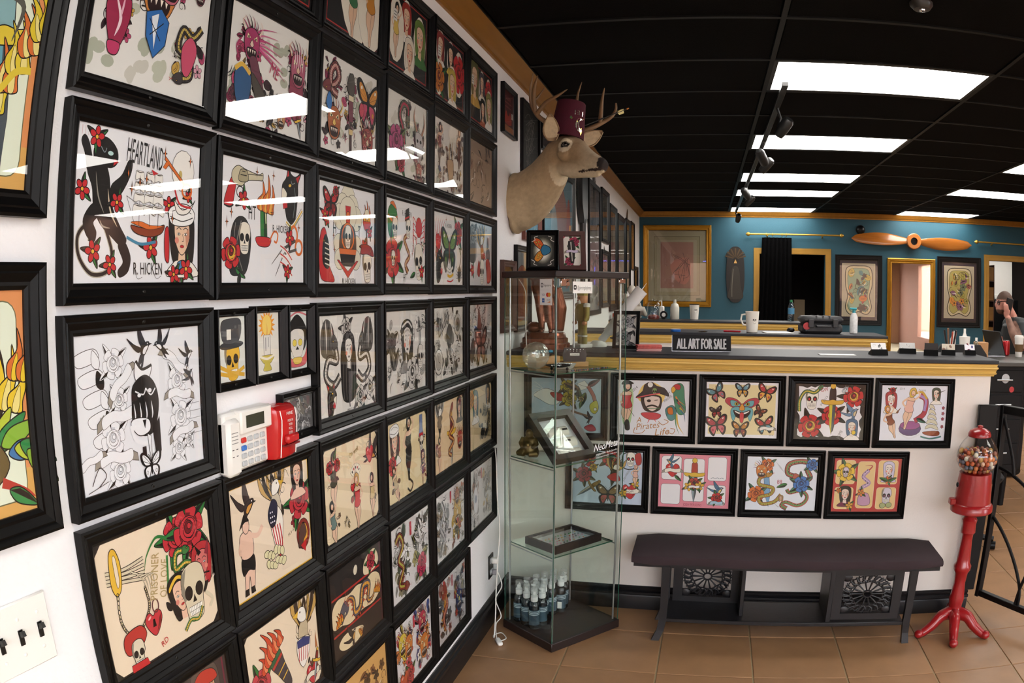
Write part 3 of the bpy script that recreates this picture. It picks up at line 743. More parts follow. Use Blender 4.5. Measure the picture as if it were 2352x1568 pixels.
    A.text('R. HICKEN', .08, -.4, .085, '2b2b2b', 0, w=.3); A.L([(-.06, -.41), (-.03, -.47), (.02, -.46)], .003); A.L([(.13, -.42), (.17, -.47), (.22, -.45)], .003)
    sparks(A, [(-.02, .17), (.05, .2), (-.1, .12), (.24, .4), (.53, .38), (.34, -.05), (-.14, .22)])
    return A
@S_(2, 2, 'black framed flash sheet with revolver, green candle, hooded reaper and scissors')
def _():
    A = sheet('eff0f3', 2)
    A.C([(-.6, .12), (-.5, .1), (-.46, .2), (-.44, .32), (-.5, .34), (-.56, .24)], RED); A.L([(-.6, .11), (-.52, .1), (-.47, .12)], .012)
    A.C([(-.48, .3), (-.5, .38), (-.42, .44), (-.3, .42), (-.12, .4), (-.05, .42), (-.05, .36), (-.12, .35), (-.28, .33), (-.36, .28)], 'cfc7a8'); A.C([(-.4, .32), (-.38, .41), (-.29, .41), (-.27, .33)], 'a89f7e'); A.S([(-.38, .37), (-.29, .37)], .008); A.S([(-.36, .4), (-.31, .4)], .006); A.E(-.38, .23, .05, .045, None, ol=.01); A.S([(-.28, .385), (-.05, .4)], .008, '5a5548')
    flower(A, -.33, .17, .15, leaves=3)
    panther_head(A, .42, .27, .46, -8, -1); A.L([(.34, .04), (.44, .0), (.56, .1), (.62, .16)], .05, BLK); A.L([(.34, .04), (.44, .0), (.56, .1), (.62, .16)], .04, 'f4f1ea'); A.L([(.34, .04), (.44, .0), (.56, .1), (.62, .16)], .016, YEL); A.L([(.36, .03), (.45, -.01), (.57, .09)], .006, GRN)
    A.P([(-.08, .12), (.02, .1), (.03, -.12), (-.07, -.12)], GRN, .006); A.P([(-.03, .12), (.02, .1), (.03, -.12), (-.02, -.12)], '16431c'); A.S([(0, .1), (.01, .0)], .014, 'd5d9a2')
    A.C([(-.14, -.12), (.08, -.12), (.05, -.19), (-.1, -.19)], RED); A.L([(.07, -.14), (.14, -.06), (.2, -.08), (.18, -.15), (.14, -.14)], .018, ORA)
    flames(A, .0, .1, .38, -8, ORA, 'f3b14a', 3)
    A.C([(-.52, -.4), (-.5, -.1), (-.42, .02), (-.3, .02), (-.22, -.1), (-.24, -.3), (-.3, -.42), (-.4, -.44)], '2a2a2c'); skull(A, -.31, -.14, .26); A.L([(-.44, -.02), (-.46, -.2), (-.4, -.4)], .008, '8f8d88'); A.L([(-.36, .0), (-.42, -.2), (-.34, -.4)], .008, '8f8d88')
    rose(A, -.5, -.26, .26, RED, '7a1218', leaves=0, hi=YEL); leaf(A, -.44, -.38, .16, -30); leaf(A, -.38, -.42, .13, -100, '33332e')
    # scissors with ribbon
    A.P([(.3, -.18), (.1, -.34), (.24, -.24)], 'b9bdb5', .005); A.P([(.34, -.2), (.16, -.44), (.28, -.26)], 'b9bdb5', .005); A.E(.48, -.06, .05, .07, None, 20, .026, olc=ORA); A.E(.56, -.18, .06, .065, None, 0, .026, olc=ORA); A.S([(.3, -.2), (.5, -.12)], .03, '55504a'); A.S([(.32, -.24), (.52, -.2)], .026, '55504a')
    for k in range(3): A.L([(.24, -.18-.07*k), (.34, -.22-.07*k), (.44, -.3-.07*k)], .032, 'f4f0e8'); A.L([(.24, -.175-.07*k), (.34, -.215-.07*k), (.44, -.295-.07*k)], .012, RED)
    flower(A, .4, -.1, .14, leaves=2); flower(A, .36, -.4, .12, leaves=3)
    A.text('HT', -.2, .08, .12, '2b2b2b', w=.11); A.text('R. HICKEN', .25, -.03, .065, '2b2b2b', w=.27)
    sparks(A, [(-.5, .06), (-.56, -.02), (.12, .42), (.1, .1), (.56, .0), (-.14, .42)])
    return A
@S_(2, 3, 'black framed flash sheet with skull-faced steam train and burning torch')
def _():
    A = sheet('f0f0f2', 3)
    for x, y, s in ((.0, .38, .16), (.1, .3, .14), (-.12, .3, .14), (.18, .18, .15), (-.18, .18, .15), (0, .22, .2), (.2, -.1, .12), (-.2, -.1, .12), (.18, -.25, .12), (-.18, -.25, .12)): A.E(x, y, s, s*.9, 'e6e2cc', ol=.005)
    A.P([(-.06, .3), (.06, .3), (.04, .12), (-.04, .12)], RED, .006); A.E(0, .2, .045, .045, ORA)
    A.C([(-.16, -.2), (-.18, .0), (-.1, .1), (.1, .1), (.18, 0), (.16, -.2)], '3a3632'); A.E(0, -.02, .15, .15, ORA); A.E(0, -.02, .12, .12, '4a463f'); skull(A, 0, -.02, .24)
    A.P([(-.2, -.14), (.2, -.14), (.18, -.2), (-.18, -.2)], ORA, .006); A.P([(-.18, -.2), (.18, -.2), (.14, -.32), (-.14, -.32)], BLK, .004); A.P([(-.24, -.26), (0, -.44), (.24, -.26), (.2, -.26), (0, -.37), (-.2, -.26)], RED, .006)
    heart(A, -.4, .28, .24, RED); butterfly(A, -.38, .3, .3, RED, '7a1a1c'); flower(A, -.5, .18, .14); rose(A, -.28, .42, .12, leaves=2); flower(A, -.46, .12, .1)
    A.L([(.44, .1), (.46, -.12)], .03, '5a2b16'); A.C([(.36, .18), (.54, .18), (.5, .08), (.4, .08)], RED); flames(A, .45, .18, .26, 0, ORA, YEL, 3); A.E(.45, .25, .06, .06, 'f0e6c8'); flower(A, .52, .06, .12); flower(A, .38, -.1, .14)
    A.C([(-.58, -.44), (-.62, -.2), (-.58, .0), (-.5, .04), (-.44, -.1), (-.42, -.3), (-.3, -.46), (-.4, -.48)], RED); A.C([(-.54, -.3), (-.54, -.1), (-.48, -.02), (-.42, -.12), (-.42, -.34)], BLK)
    for k in range(5): A.S([(-.5, -.1-.05*k), (-.4, -.12-.05*k)], .012, 'e9e2cf')
    skull(A, .46, -.32, .34, 5); A.C([(.3, -.18), (.36, -.08), (.56, -.1), (.62, -.2), (.46, -.18)], 'a52a22')
    A.text('H', -.3, .06, .12, '333333', w=.06); A.text('T', .26, .06, .12, '333333', w=.05); A.text('R. HICKEN', .02, -.47, .06, '333333', w=.3)
    sparks(A, [(-.32, -.02), (.55, -.14), (-.3, -.16), (.3, -.18)])
    return A
@S_(2, 4, 'black framed flash sheet with red crab, parrot-hooded skull and top-hatted snake')
def _():
    A = sheet('ececec', 4)
    A.C([(-.55, .12), (-.56, .34), (-.44, .44), (-.3, .36), (-.28, .2), (-.4, .2), (-.46, .04)], GRN); A.L([(-.55, .3), (-.42, .24), (-.28, .3)], .03, ORA); skull(A, -.35, .16, .26); A.C([(-.5, .44), (-.4, .47), (-.3, .38), (-.42, .42)], ORA)
    A.E(.42, .22, .11, .13, RED)
    for f in (-1, 1):
        for k in range(4): A.L([(.42+f*.08, .26-.06*k), (.42+f*.2, .34-.08*k), (.42+f*.17, .2-.1*k)], .014, RED)
        A.L([(.42+f*.06, .1), (.42+f*.08, 0), (.42+f*.02, -.04)], .02, RED)
    A.text('R. HICKEN', .02, .36, .07, '333333', w=.3)
    snake(A, [(.06, -.36), (-.02, -.26), (.1, -.16), (.02, -.06), (-.06, .04), (.04, .1)], .07, '8a3a22', 'd8b070', False); skull(A, .06, .18, .24); A.P([(-.05, .26), (.1, .3), (.08, .44), (-.03, .4)], BLK, .004); A.S([(-.05, .29), (.09, .33)], .02, RED)
    rose(A, -.42, -.2, .46, RED, '8a1418', leaves=6); skull(A, -.4, -.2, .18)
    skull(A, .42, -.22, .46, 8); flower(A, .52, -.34, .16); leaf(A, .3, -.36, .18, 200); flower(A, .56, .0, .1, 'f0ece0')
    A.text('HT', -.04, -.42, .1, '555555', w=.1); sparks(A, [(.22, -.02), (.3, .06), (.2, -.12)]); return A
@S_(2, 5, 'black framed flash sheet with green moth, panther head and scorpion')
def _():
    A = sheet('e9e8e6', 5)
    for k in range(5): A.L([(-.48+.05*k, .14), (-.52+.07*k, .28), (-.5+.09*k, .42)], .035, RED, 1)
    A.C([(-.52, .16), (-.4, .2), (-.32, .12), (-.36, .0), (-.48, .0)], RED); flames(A, -.42, -.02, .22, 160)
    rose(A, .42, .26, .36, 'b52c34', '701218'); A.L([(.44, .12), (.5, .0), (.56, -.06)], .014, GRN)
    butterfly(A, .04, .0, .62, '6f9440', '2f4d3a', body='8a4a2a'); panther_head(A, -.38, -.22, .46, 0, 1)
    A.L([(-.08, -.26), (.06, -.3), (.2, -.24)], .05, BLK); A.L([(-.08, -.26), (.06, -.3), (.2, -.24)], .038, 'f1efe6'); A.L([(-.04, -.36), (.08, -.38), (.22, -.34)], .04, YEL); A.L([(-.06, -.44), (.1, -.45), (.22, -.42)], .02, RED)
    A.C([(.42, -.3), (.5, -.22), (.56, -.3), (.52, -.44), (.44, -.44)], '4a463e'); A.L([(.5, -.22), (.56, -.1), (.54, .02), (.46, .04)], .028, '3f3b34')
    for k in range(4): A.S([(.42, -.28-.04*k), (.34, -.22-.06*k)], .008); A.S([(.56, -.28-.04*k), (.62, -.2-.06*k)], .008)
    A.text('R. HICKEN', .0, .34, .06, '444444', w=.26); sparks(A, [(.3, .04), (.26, -.1), (-.1, .42)]); return A
@S_(2, 6, 'black framed flash sheet with grey gothic arch, coloured eagle and red-draped skull')
def _():
    A = sheet('dcdcdc', 6)
    A.C([(-.6, -.1), (-.58, .3), (-.42, .44), (-.26, .3), (-.26, -.1)], '8a8886'); A.C([(-.54, -.1), (-.52, .24), (-.42, .34), (-.32, .24), (-.32, -.1)], '5c5a58'); dense(A, -.6, -.25, .2, .45, ['8a8a88', 'b0aeaa', '4a4846'], 14)
    eagle(A, .08, .06, .66, 15, 1, 'a4552a', '3a3c48'); A.P([(.36, .3), (.44, .3), (.46, .14), (.34, .1)], '5a6066', .005); A.C([(.34, .1), (.5, .1), (.52, -.06), (.32, -.06)], '6a6e74')
    skull(A, .08, -.28, .4); A.C([(.3, -.1), (.46, -.06), (.58, -.2), (.6, -.4), (.4, -.46), (.34, -.3)], 'b0301f'); A.C([(-.1, -.1), (-.02, -.2), (-.06, -.36), (-.18, -.3)], 'a83026'); flower(A, -.44, -.26, .18); flower(A, .2, -.02, .12)
    A.text('R. HICKEN', .12, .4, .05, '555555', w=.24); sparks(A, [(-.1, .4), (.3, .42)]); return A
@S_(3, 1, 'black framed sheet of black line drawings with ribbons, roses and a tiger head')
def _():
    A = sheet('eceff4', 7); Wt = 'f2f4f8'; r = A.r; A.ow = .0026
    for k in range(5):
        y = .34-.13*k; x = -.54+.035*k; A.C([(x-.1, y+.03), (x+.08, y+.07), (x+.12, y), (x-.06, y-.04)], Wt, .004); A.C([(x+.07, y+.06), (x+.13, y+.0), (x+.12, y-.06), (x+.06, y-.03)], BLK if k % 2 else Wt, .004)
    for x, y, s in ((-.28, .3, .2), (-.24, .06, .17), (-.32, -.18, .23), (-.28, -.4, .21), (.38, .12, .21), (.4, -.14, .23), (.36, -.36, .16), (.48, -.32, .11)):
        rose(A, x, y, s, Wt, 'd2d6dd', Wt, 4)
    for x, y, w_, ro in ((-.26, -.04, .3, 5), (-.3, -.3, .3, -4), (-.22, .18, .26, 40), (.36, .26, .26, -35), (.4, .03, .24, -8), (.42, -.24, .24, 10), (-.54, -.28, .2, 15)): banner(A, x, y, w_*1.1, Wt, None, ro)
    swallow(A, .0, .38, .24, 0, 1, '20242c', Wt); swallow(A, .22, .4, .2, 20, -1, '20242c', Wt); swallow(A, .5, .3, .16, 0, 1, '3a3e46', Wt); swallow(A, .52, .14, .14, 40, 1, '3a3e46', Wt)
    A.C([(-.08, .2), (-.06, .3), (.0, .24), (.1, .26), (.06, .16), (-.02, .12)], Wt, .006); A.L([(-.06, .3), (.0, .24), (.1, .26)], .02)
    A.C([(-.12, .02), (-.1, .14), (.02, .2), (.12, .14), (.16, .02), (.14, -.1), (.08, -.2), (-.04, -.2), (-.12, -.1)], BLK)
    for k in range(4): A.L([(-.1+.06*k, .02), (-.09+.06*k, -.06), (-.1+.06*k, -.1)], .012, Wt, 2)
    A.L([(-.08, .1), (0, .07), (.03, .11)], .01, Wt); A.L([(.03, .11), (.08, .06), (.13, .1)], .01, Wt); A.E(-.04, .07, .02, .015, Wt); A.E(.07, .09, .022, .016, Wt)
    A.C([(-.14, -.12), (-.1, -.08), (.04, -.1), (.05, -.18), (-.06, -.2)], Wt, .006); A.P([(-.02, -.1), (.02, -.1), (.0, -.16)], BLK); A.L([(-.14, -.12), (-.1, -.22), (.02, -.26), (.06, -.22)], .03, Wt); A.P([(.08, -.18), (.16, -.1), (.16, -.34), (.1, -.36)], BLK); A.P([(-.04, -.28), (.0, -.28), (.0, -.36), (-.04, -.36)], BLK); A.P([(.02, -.2), (.06, -.22), (.05, -.4), (.03, -.3)], Wt, .005)
    butterfly(A, .04, -.42, .2, Wt, Wt, dots=Wt); A.L([(-.56, -.44), (-.48, -.34), (-.42, -.4), (-.5, -.46)], .006); A.L([(-.6, -.48), (-.4, -.44)], .004)
    for k, wd in enumerate((.12, .16, .14, .03, .15)): A.S([(.56-wd/2, -.06-.055*k), (.56+wd/2, -.06-.055*k)], .004, '8a8d92')
    return A
GRAYS = ['c9c8c6', '8f8d8b', '5c5a58', 'e4e3e0', '353331', BLK]
@S_(3, 3, 'black framed grey wash flash sheet with long-haired rosary girl between serpents')
def _():
    A = sheet('e6e4dd', 8)
    for f in (-1, 1):
        A.C([(f*.3, .1), (f*.34, .38), (f*.5, .46), (f*.6, .3), (f*.56, .1)], '57544f', 0); 
        for k in range(4): A.L([(f*(.34+.07*k), .12), (f*(.36+.06*k), .3), (f*(.4+.05*k), .46)], .02, ['e2dfd6', '26231f'][k % 2], 2)
        snake(A, [(f*.2, -.12), (f*.34, -.2), (f*.5, -.1), (f*.44, .06), (f*.26, .04), (f*.3, .2)], .075, '54514c', 'e6e2d8')
    rose(A, -.05, .36, .22, 'cfccc5', '45423e', '45423e', 5)
    A.C([(-.16, -.3), (-.18, .1), (-.1, .26), (.06, .28), (.16, .1), (.16, -.3), (.08, -.4), (-.08, -.4)], BLK); girl(A, .0, .1, .42, BLK, 'e9e6de', body=None, lip='777777')
    A.L([(-.08, -.06), (0, -.34), (.1, -.06)], .01, '2a2826'); A.L([(0, -.34), (.01, -.46)], .02)
    for x in (-.12, -.06, .06, .12): A.L([(x, .0), (x*1.1, -.2), (x*.9, -.38)], .006, '8f8c86')
    panther_head(A, -.4, -.34, .32, 0, 1); rose(A, .5, -.32, .26, 'dcd9d2', '3a3835', '4a4744'); rose(A, .26, -.38, .24, 'cfccc6', '3a3835', '4a4744')
    A.text('MIKE PIKE', .05, -.485, .025, '666666', w=.2); return A
def gray_dense(seed, bg, pal=GRAYS, n=95, top=None):
    A = sheet(bg, seed); dense(A, -.6, .6, -.44, .44, pal, n); 
    if top: top(A)
    return A
@S_(3, 4, 'black framed grey flash sheet with kerchiefed girl among roses and daggers')
def _():
    def top(A):
        girl(A, .02, .08, .6, '2b2927', 'e2dfd8', lip='555555', body='8f8d8a')
        for k in range(3): A.L([(-.14, .3-.05*k), (.04, .36-.05*k), (.18, .28-.05*k)], .025, ['dcdad4', '2a2826', 'b5b2ac'][k])
        rose(A, .18, -.28, .4, 'd0cec9', '3a3836', '494745'); rose(A, -.46, .12, .26, '55524f', '1c1a19', '38352f'); dagger(A, .44, .2, .4, 10, 'cfcdc8', '3a3836', '9a9894'); skull(A, .46, -.1, .3, 0, 'dad7d0'); leaf(A, -.4, -.2, .3, 60, '6a6865'); leaf(A, -.4, -.2, .3, 110, '6a6865'); A.E(.3, -.42, .06, .05, BLK)
    return gray_dense(9, 'dedcd6', ['d6d4cf', 'a9a7a2', '6b6966', 'ebe9e4'], 60, top)
@S_(3, 5, 'black framed grey flash sheet crowded with feathers, crow and pocket watch')
def _():
    def top(A):
        A.E(-.42, -.24, .16, .18, 'd4d1c9', ol=.014); A.E(-.42, -.24, .11, .12, 'a8a59d'); A.S([(-.42, -.24), (-.42, -.16)], .01); A.S([(-.42, -.24), (-.36, -.26)], .01)
        for k in range(8): A.L([(-.4, .1), (-.5+.05*k, .25), (-.58+.1*k, .44)], .03, ['cac7c0', '45423e'][k % 2], 1)
        A.C([(-.1, .1), (0, .26), (.14, .2), (.12, 0), (0, -.08)], '3a3733'); A.E(.4, .24, .16, .16, 'c0bdb6'); A.E(.4, .24, .1, .1, '6a6762'); A.E(.4, .24, .04, .04, BLK)
    return gray_dense(10, 'd9d6ce', ['cfccc4', '96938c', '5d5a55', 'e2dfd7', '3a3835'], 85, top)
@S_(3, 6, 'black framed grey flash sheet with rust-brown spread-winged moth at its centre')
def _():
    def top(A):
        A.C([(-.2, .0), (-.14, .3), (-.1, .44), (-.02, .3), (.04, .1), (.02, -.2), (-.1, -.34), (-.18, -.2)], '5e3a34'); butterfly(A, .02, -.16, .6, '8c5a50', 'b08378', body='3a2622'); A.C([(-.5, -.1), (-.4, -.02), (-.3, -.2), (-.44, -.4), (-.56, -.3)], '5a4a46'); leaf(A, .3, -.4, .3, 60, 'd8d5d0')
    return gray_dense(11, 'dcdbd8', ['d5d4d1', '908e8b', '4a4846', 'efeeeb'], 70, top)
BEI = 'ecd9b4'
@S_(4, 1, 'black framed cream flash sheet lettered PRISONER OF LOVE with double rose, skull and devil')
def _():
    A = sheet('16171a', 12); cutcorner(A, 'efdcc0', .014, .07)
    halo(A, [(.34, .3)], ['2f7d3a', '1f5a2a', '9a2430'], 14, .17, .09, .16); halo(A, [(.2, -.14), (.5, -.04)], ['1c1816', '3a2a28', '8a2a34'], 14, .12, .06, .11)
    rose(A, .22, .32, .3, 'c3303a', '6f131c', leaves=5); rose(A, .38, .34, .36, 'c3303a', '6f131c', leaves=5); A.L([(.12, .34), (0, .38), (-.12, .28), (-.16, .18)], .03, GRN, 1)
    for k in range(4): A.L([(-.56, .28-.025*k), (-.36, .26-.03*k), (-.16, .28-.05*k)], .03, '3a342c'); A.L([(-.56, .28-.025*k), (-.36, .26-.03*k), (-.16, .28-.05*k)], .019, 'd9cdb0')
    for k in range(5): A.L([(-.3+.03*k, .22-.02*k), (-.2+.03*k, .14), (-.16+.02*k, .02)], .02, '3a342c', 1); A.L([(-.3+.03*k, .22-.02*k), (-.2+.03*k, .14), (-.16+.02*k, .02)], .012, 'd9cdb0', 1)
    A.C([(-.5, .4), (-.44, .42), (-.4, .3), (-.42, .14), (-.48, .1), (-.52, .2)], YEL); A.C([(-.47, .36), (-.44, .36), (-.43, .2), (-.46, .16)], 'efdcc0', .004)
    ch = spline([(-.47, .1), (-.48, -.08), (-.42, -.2), (-.3, -.22), (-.2, -.14), (-.16, -.06), (-.18, .06)], 6)
    for i, q in enumerate(ch):
        d = (ch[min(i+1, len(ch)-1)]-ch[max(i-1, 0)]).normalized(); A.E(q.x, q.y, .019, .011, 'cbbd94' if i % 2 else None, math.degrees(math.atan2(d.y, d.x)), .006)
    heart(A, -.14, -.22, .2, 'c3303a'); A.E(-.1, -.1, .035, .05, None, 0, .012, olc='6a3a3a'); A.P([(-.15, -.19), (-.13, -.19), (-.12, -.25), (-.16, -.25)], BLK)
    A.C([(-.46, -.2), (-.3, -.18), (-.24, -.26), (-.32, -.34), (-.46, -.36), (-.5, -.28)], 'b8302a'); skull(A, -.36, -.38, .22, 0, 'ddd2b8'); A.P([(-.46, -.44), (-.28, -.44), (-.26, -.5), (-.46, -.5)], RED, .005)
    A.push(-.02, .1, 1, 76); A.text('PRISONER', 0, .05, .085, 'b7a06a', w=.34); A.text('OF LOVE', -.02, -.06, .085, 'b7a06a', w=.28); A.pop()
    A.L([(.1, .22), (.08, .05), (.06, -.04)], .02, GRN); A.P([(.07, -.02), (.05, -.1), (.09, -.02)], YEL, .004)
    snake(A, [(.2, -.02), (.3, .02), (.38, .06), (.3, .1), (.18, .08), (.2, .2), (.3, .2)], .045, '3f7a3e', 'e6bd4e')
    girl(A, .2, -.16, .42, BLK, 'ecc0a4', 8, hat='band', body=None); girl(A, .5, .0, .4, 'b52f34', 'd0726c', 0, -1, body=None); A.P([(.46, .1), (.42, .2), (.5, .12)], BLK, .003); A.P([(.54, .1), (.6, .22), (.58, .08)], '8a2a3a', .004); A.P([(.44, -.12), (.56, -.12), (.5, -.22)], BLK); A.L([(.42, -.06), (.5, -.05), (.58, -.06)], .014)
    skull(A, .36, -.16, .46, 0, 'ddd0b2'); A.L([(.5, -.2), (.58, -.28), (.54, -.34)], .03, 'ddd0b2'); snake(A, [(.44, -.3), (.38, -.38), (.28, -.36), (.2, -.42)], .035, '3f7a3e', 'e6bd4e', False)
    A.text('RD', -.06, -.4, .05, RED, 20, w=.08); return A
@S_(4, 2, 'black framed cream flash sheet with boxer, swallow and eagle draped in a striped flag')
def _():
    A = sheet('e3b23a', 13); A.P([(-.635, -.485), (.635, -.485), (.635, .485), (-.635, .485)], 'efdcc2')
    halo(A, [(.06, .16)], ['2b2724', '5a4636', 'c9b48a'], 12, .13, .07, .13); halo(A, [(.46, .12)], ['2f6a3a', '8a2430', '1c1816'], 10, .13, .07, .12)
    swallow(A, -.42, .31, .36, -10, 1, '3b2e2c', 'd79a48')
    eagle(A, .06, .2, .6, 10, 1, 'cfc3aa', '2b2724'); A.C([(-.06, .16), (.06, .2), (.16, .06), (.12, -.2), (.1, -.36), (.02, -.2), (-.04, 0)], 'f2ece0')
    for k in range(4): A.L([(-.02+.04*k, .02), (.02+.035*k, -.14), (.08+.01*k, -.32)], .016, RED)
    A.C([(-.08, .14), (.0, .26), (.08, .2), (.04, .04), (-.04, .02)], '23273c'); 
    for k in range(8): A.E(-.04+.03*(k % 3), .06+.045*(k//3), .008, .008, 'ffffff', ol=0)
    rose(A, .46, .14, .36, 'c0303c', '70131c', leaves=5); girl(A, .44, .36, .34, BLK, 'ecc4ac', body='ecc4ac')
    # boxer
    A.C([(-.5, -.14), (-.36, -.14), (-.34, -.26), (-.38, -.44), (-.42, -.44), (-.43, -.3), (-.47, -.44), (-.51, -.44), (-.5, -.28)], 'ecc4ac'); A.C([(-.52, -.12), (-.35, -.12), (-.34, -.26), (-.43, -.24), (-.52, -.27)], BLK); A.C([(-.52, .08), (-.36, .08), (-.35, -.12), (-.52, -.12)], 'ecc4ac'); A.L([(-.37, .05), (-.26, .02), (-.18, .08)], .045, 'ecc4ac'); A.L([(-.5, .04), (-.54, -.06), (-.44, -.06)], .045, 'ecc4ac'); A.E(-.43, .14, .05, .065, 'ecc4ac'); A.C([(-.49, .16), (-.44, .23), (-.38, .18), (-.44, .18)], BLK); A.P([(-.52, -.4), (-.46, -.4), (-.46, -.46), (-.53, -.46)], BLK); A.P([(-.43, -.4), (-.37, -.4), (-.36, -.46), (-.43, -.46)], BLK)
    # horse in horseshoe
    A.E(.5, -.2, .12, .15, '8a2a22'); A.E(.5, -.2, .085, .11, 'e6a93e'); A.C([(.4, -.3), (.44, -.14), (.52, -.1), (.56, -.2), (.5, -.26), (.46, -.32)], '5a3f38'); A.P([(.44, -.3), (.56, -.26), (.52, -.38)], RED, .005)
    for k in range(12): A.E(-.14+.05*(k % 6)+.02*(k//6), -.2-.1*(k//6)-.02*(k % 3), .045, .035, 'e3dcae', 20*k, .006)
    A.L([(.16, .42), (.24, .48), (.3, .4)], .004); A.text('RH', .28, -.12, .03, '9a8a70', 20, w=.1); return A
def pin(seed, bg, items, label=None):
    A = sheet('171614', seed); cutcorner(A, bg, .014, .05)
    for fn, kw in items: fn(A, **kw)
    return A
@S_(4, 3, 'black framed tan flash sheet with pin-up girls around playing cards and heart-bearing bird')
def _():
    A = pin(14, BEI, []); halo(A, [(-.44, .2), (.46, .28), (.08, -.1), (-.4, -.26), (.48, -.2)], ['d8b48c', 'b5524a', '6a5a4a', '8a6a52', '3a302a'], 7, .09, .05, .1); figure(A, -.42, .14, .6, 0, 1, hair='3a2a24', suit='4a4a3a'); rose(A, -.5, .3, .14, leaves=0); rose(A, -.34, .3, .14, leaves=0); leaf(A, -.42, .36, .14, 60)
    swallow(A, .5, .3, .4, -60, 1, '3a3230', 'd79a48'); heart(A, .44, .26, .2)
    for k in range(5): A.push(.08, .08, .26, 50-25*k); A.P([(-.12, .2), (.12, .2), (.12, .56), (-.12, .56)], 'f3ead2', .004); A.E(0, .4, .05, .06, RED if k % 2 else BLK, ol=0); A.pop()
    figure(A, .1, -.2, .62, 0, -1, hair='d0a14a', suit=RED); figure(A, -.46, -.3, .5, 10, 1, suit='6f8a86'); figure(A, .48, -.22, .5, 0, -1, suit='d9c08a')
    heart(A, .0, -.02, .1); dense(A, -.25, -.1, -.42, -.3, ['d7c48e', 'b6a066'], 10, .04, .08); A.text('Oh well', .04, .36, .06, '9a8440', 15, w=.22); return A
@S_(4, 4, 'black framed tan flash sheet with red-cross nurse and black-dressed pin-up')
def _():
    A = pin(15, 'e8d6a8', []); halo(A, [(-.42, .1), (.04, .1), (.46, .1), (-.4, -.28), (.48, -.24)], ['c89a78', 'a8443e', '4a3f36', '7a6a5a', '2a2420'], 9, .1, .05, .11); A.P([(-.54, .42), (-.36, .42), (-.36, .3), (-.26, .3), (-.26, .12), (-.54, .12)], RED, .004); girl(A, -.42, .22, .44, '3b2b26', hat='sailor'); rose(A, -.5, -.02, .24, leaves=3)
    figure(A, .02, .1, .8, 0, 1, suit=BLK, legs=BLK); A.L([(.04, -.3), (.14, -.38), (.06, -.46), (-.04, -.4)], .03, '3a332c'); figure(A, -.4, -.28, .5, 20, 1, suit='c9b48c')
    A.P([(.4, .46), (.5, .46), (.5, .3), (.54, .18), (.36, .18), (.4, .3)], '7080a8', .005); A.P([(.38, .22), (.52, .22), (.5, .08), (.42, .08)], RED, .004); skull(A, .46, .08, .2); girl(A, .5, -.12, .22, '5a2440', body='7a4a6a'); figure(A, .5, -.3, .34, 0, 1, suit='7a4a6a'); A.text('Lets Ride', 0, .4, .06, '7a6a3a', 10, w=.3); return A
@S_(4, 5, 'black framed peach flash sheet with dagger wrapped by red snake')
def _():
    A = pin(16, 'e9cda4', []); halo(A, [(-.4, .2), (.46, .26), (.48, -.14), (-.42, -.2)], ['c08a68', '9a4a3a', '5a4a40', '8a7a6a'], 9, .1, .05, .11); dagger(A, .1, -.1, .8, 0, 'c9c4b4'); snake(A, [(.1, -.34), (-.02, -.26), (.2, -.14), (0, -.02), (.2, .1), (.06, .24), (.12, .36)], .06, '9a3a26', 'e0b060')
    eagle(A, -.4, .24, .5, 0, 1, '8a7a66', '3b342c', gray=True); girl(A, .46, .3, .36, '3a3430', body='6a6460'); figure(A, -.42, -.22, .5, 0, 1, suit='b07a66', hair='6a6a58'); mask(A, .48, -.16, .34, 'b8453a', 'd8a860'); rose(A, .5, .4, .12, 'b85a5a', leaves=2); return A
@S_(4, 6, 'black framed tan flash sheet with crow, orange bloom and blue-grey figures')
def _():
    A = pin(17, 'ddc79c', []); girl(A, -.28, .2, .5, '5e7a86', 'dcc6a0'); rose(A, -.5, .34, .3, 'd08a2e', '8a4a14'); girl(A, .42, .28, .4, '3a3a34', 'd9b58a'); dense(A, -.1, .5, -.4, .1, ['a89a7a', '6f6a5c', 'c9b27e', '4a4640'], 34); A.E(.1, -.3, .1, .1, BLK); leaf(A, .2, -.4, .3, 30, '4a4640'); return A
@S_(5, 1, 'black framed dark flash sheet with red-capped figure, cut by the lower picture edge')
def _():
    A = sheet('3a3230', 18); A.S([(.6, .48), (.6, -.48)], .02, '7a1f3a'); girl(A, .34, .22, .6, '5a5048', 'cdb48c', body='8a7a5c'); A.C([(.2, .4), (.3, .47), (.46, .44), (.5, .34), (.3, .34)], 'c0392b'); dense(A, -.5, .2, -.4, .4, ['c9b48a', '8a7a5c', 'a8402e'], 40); return A
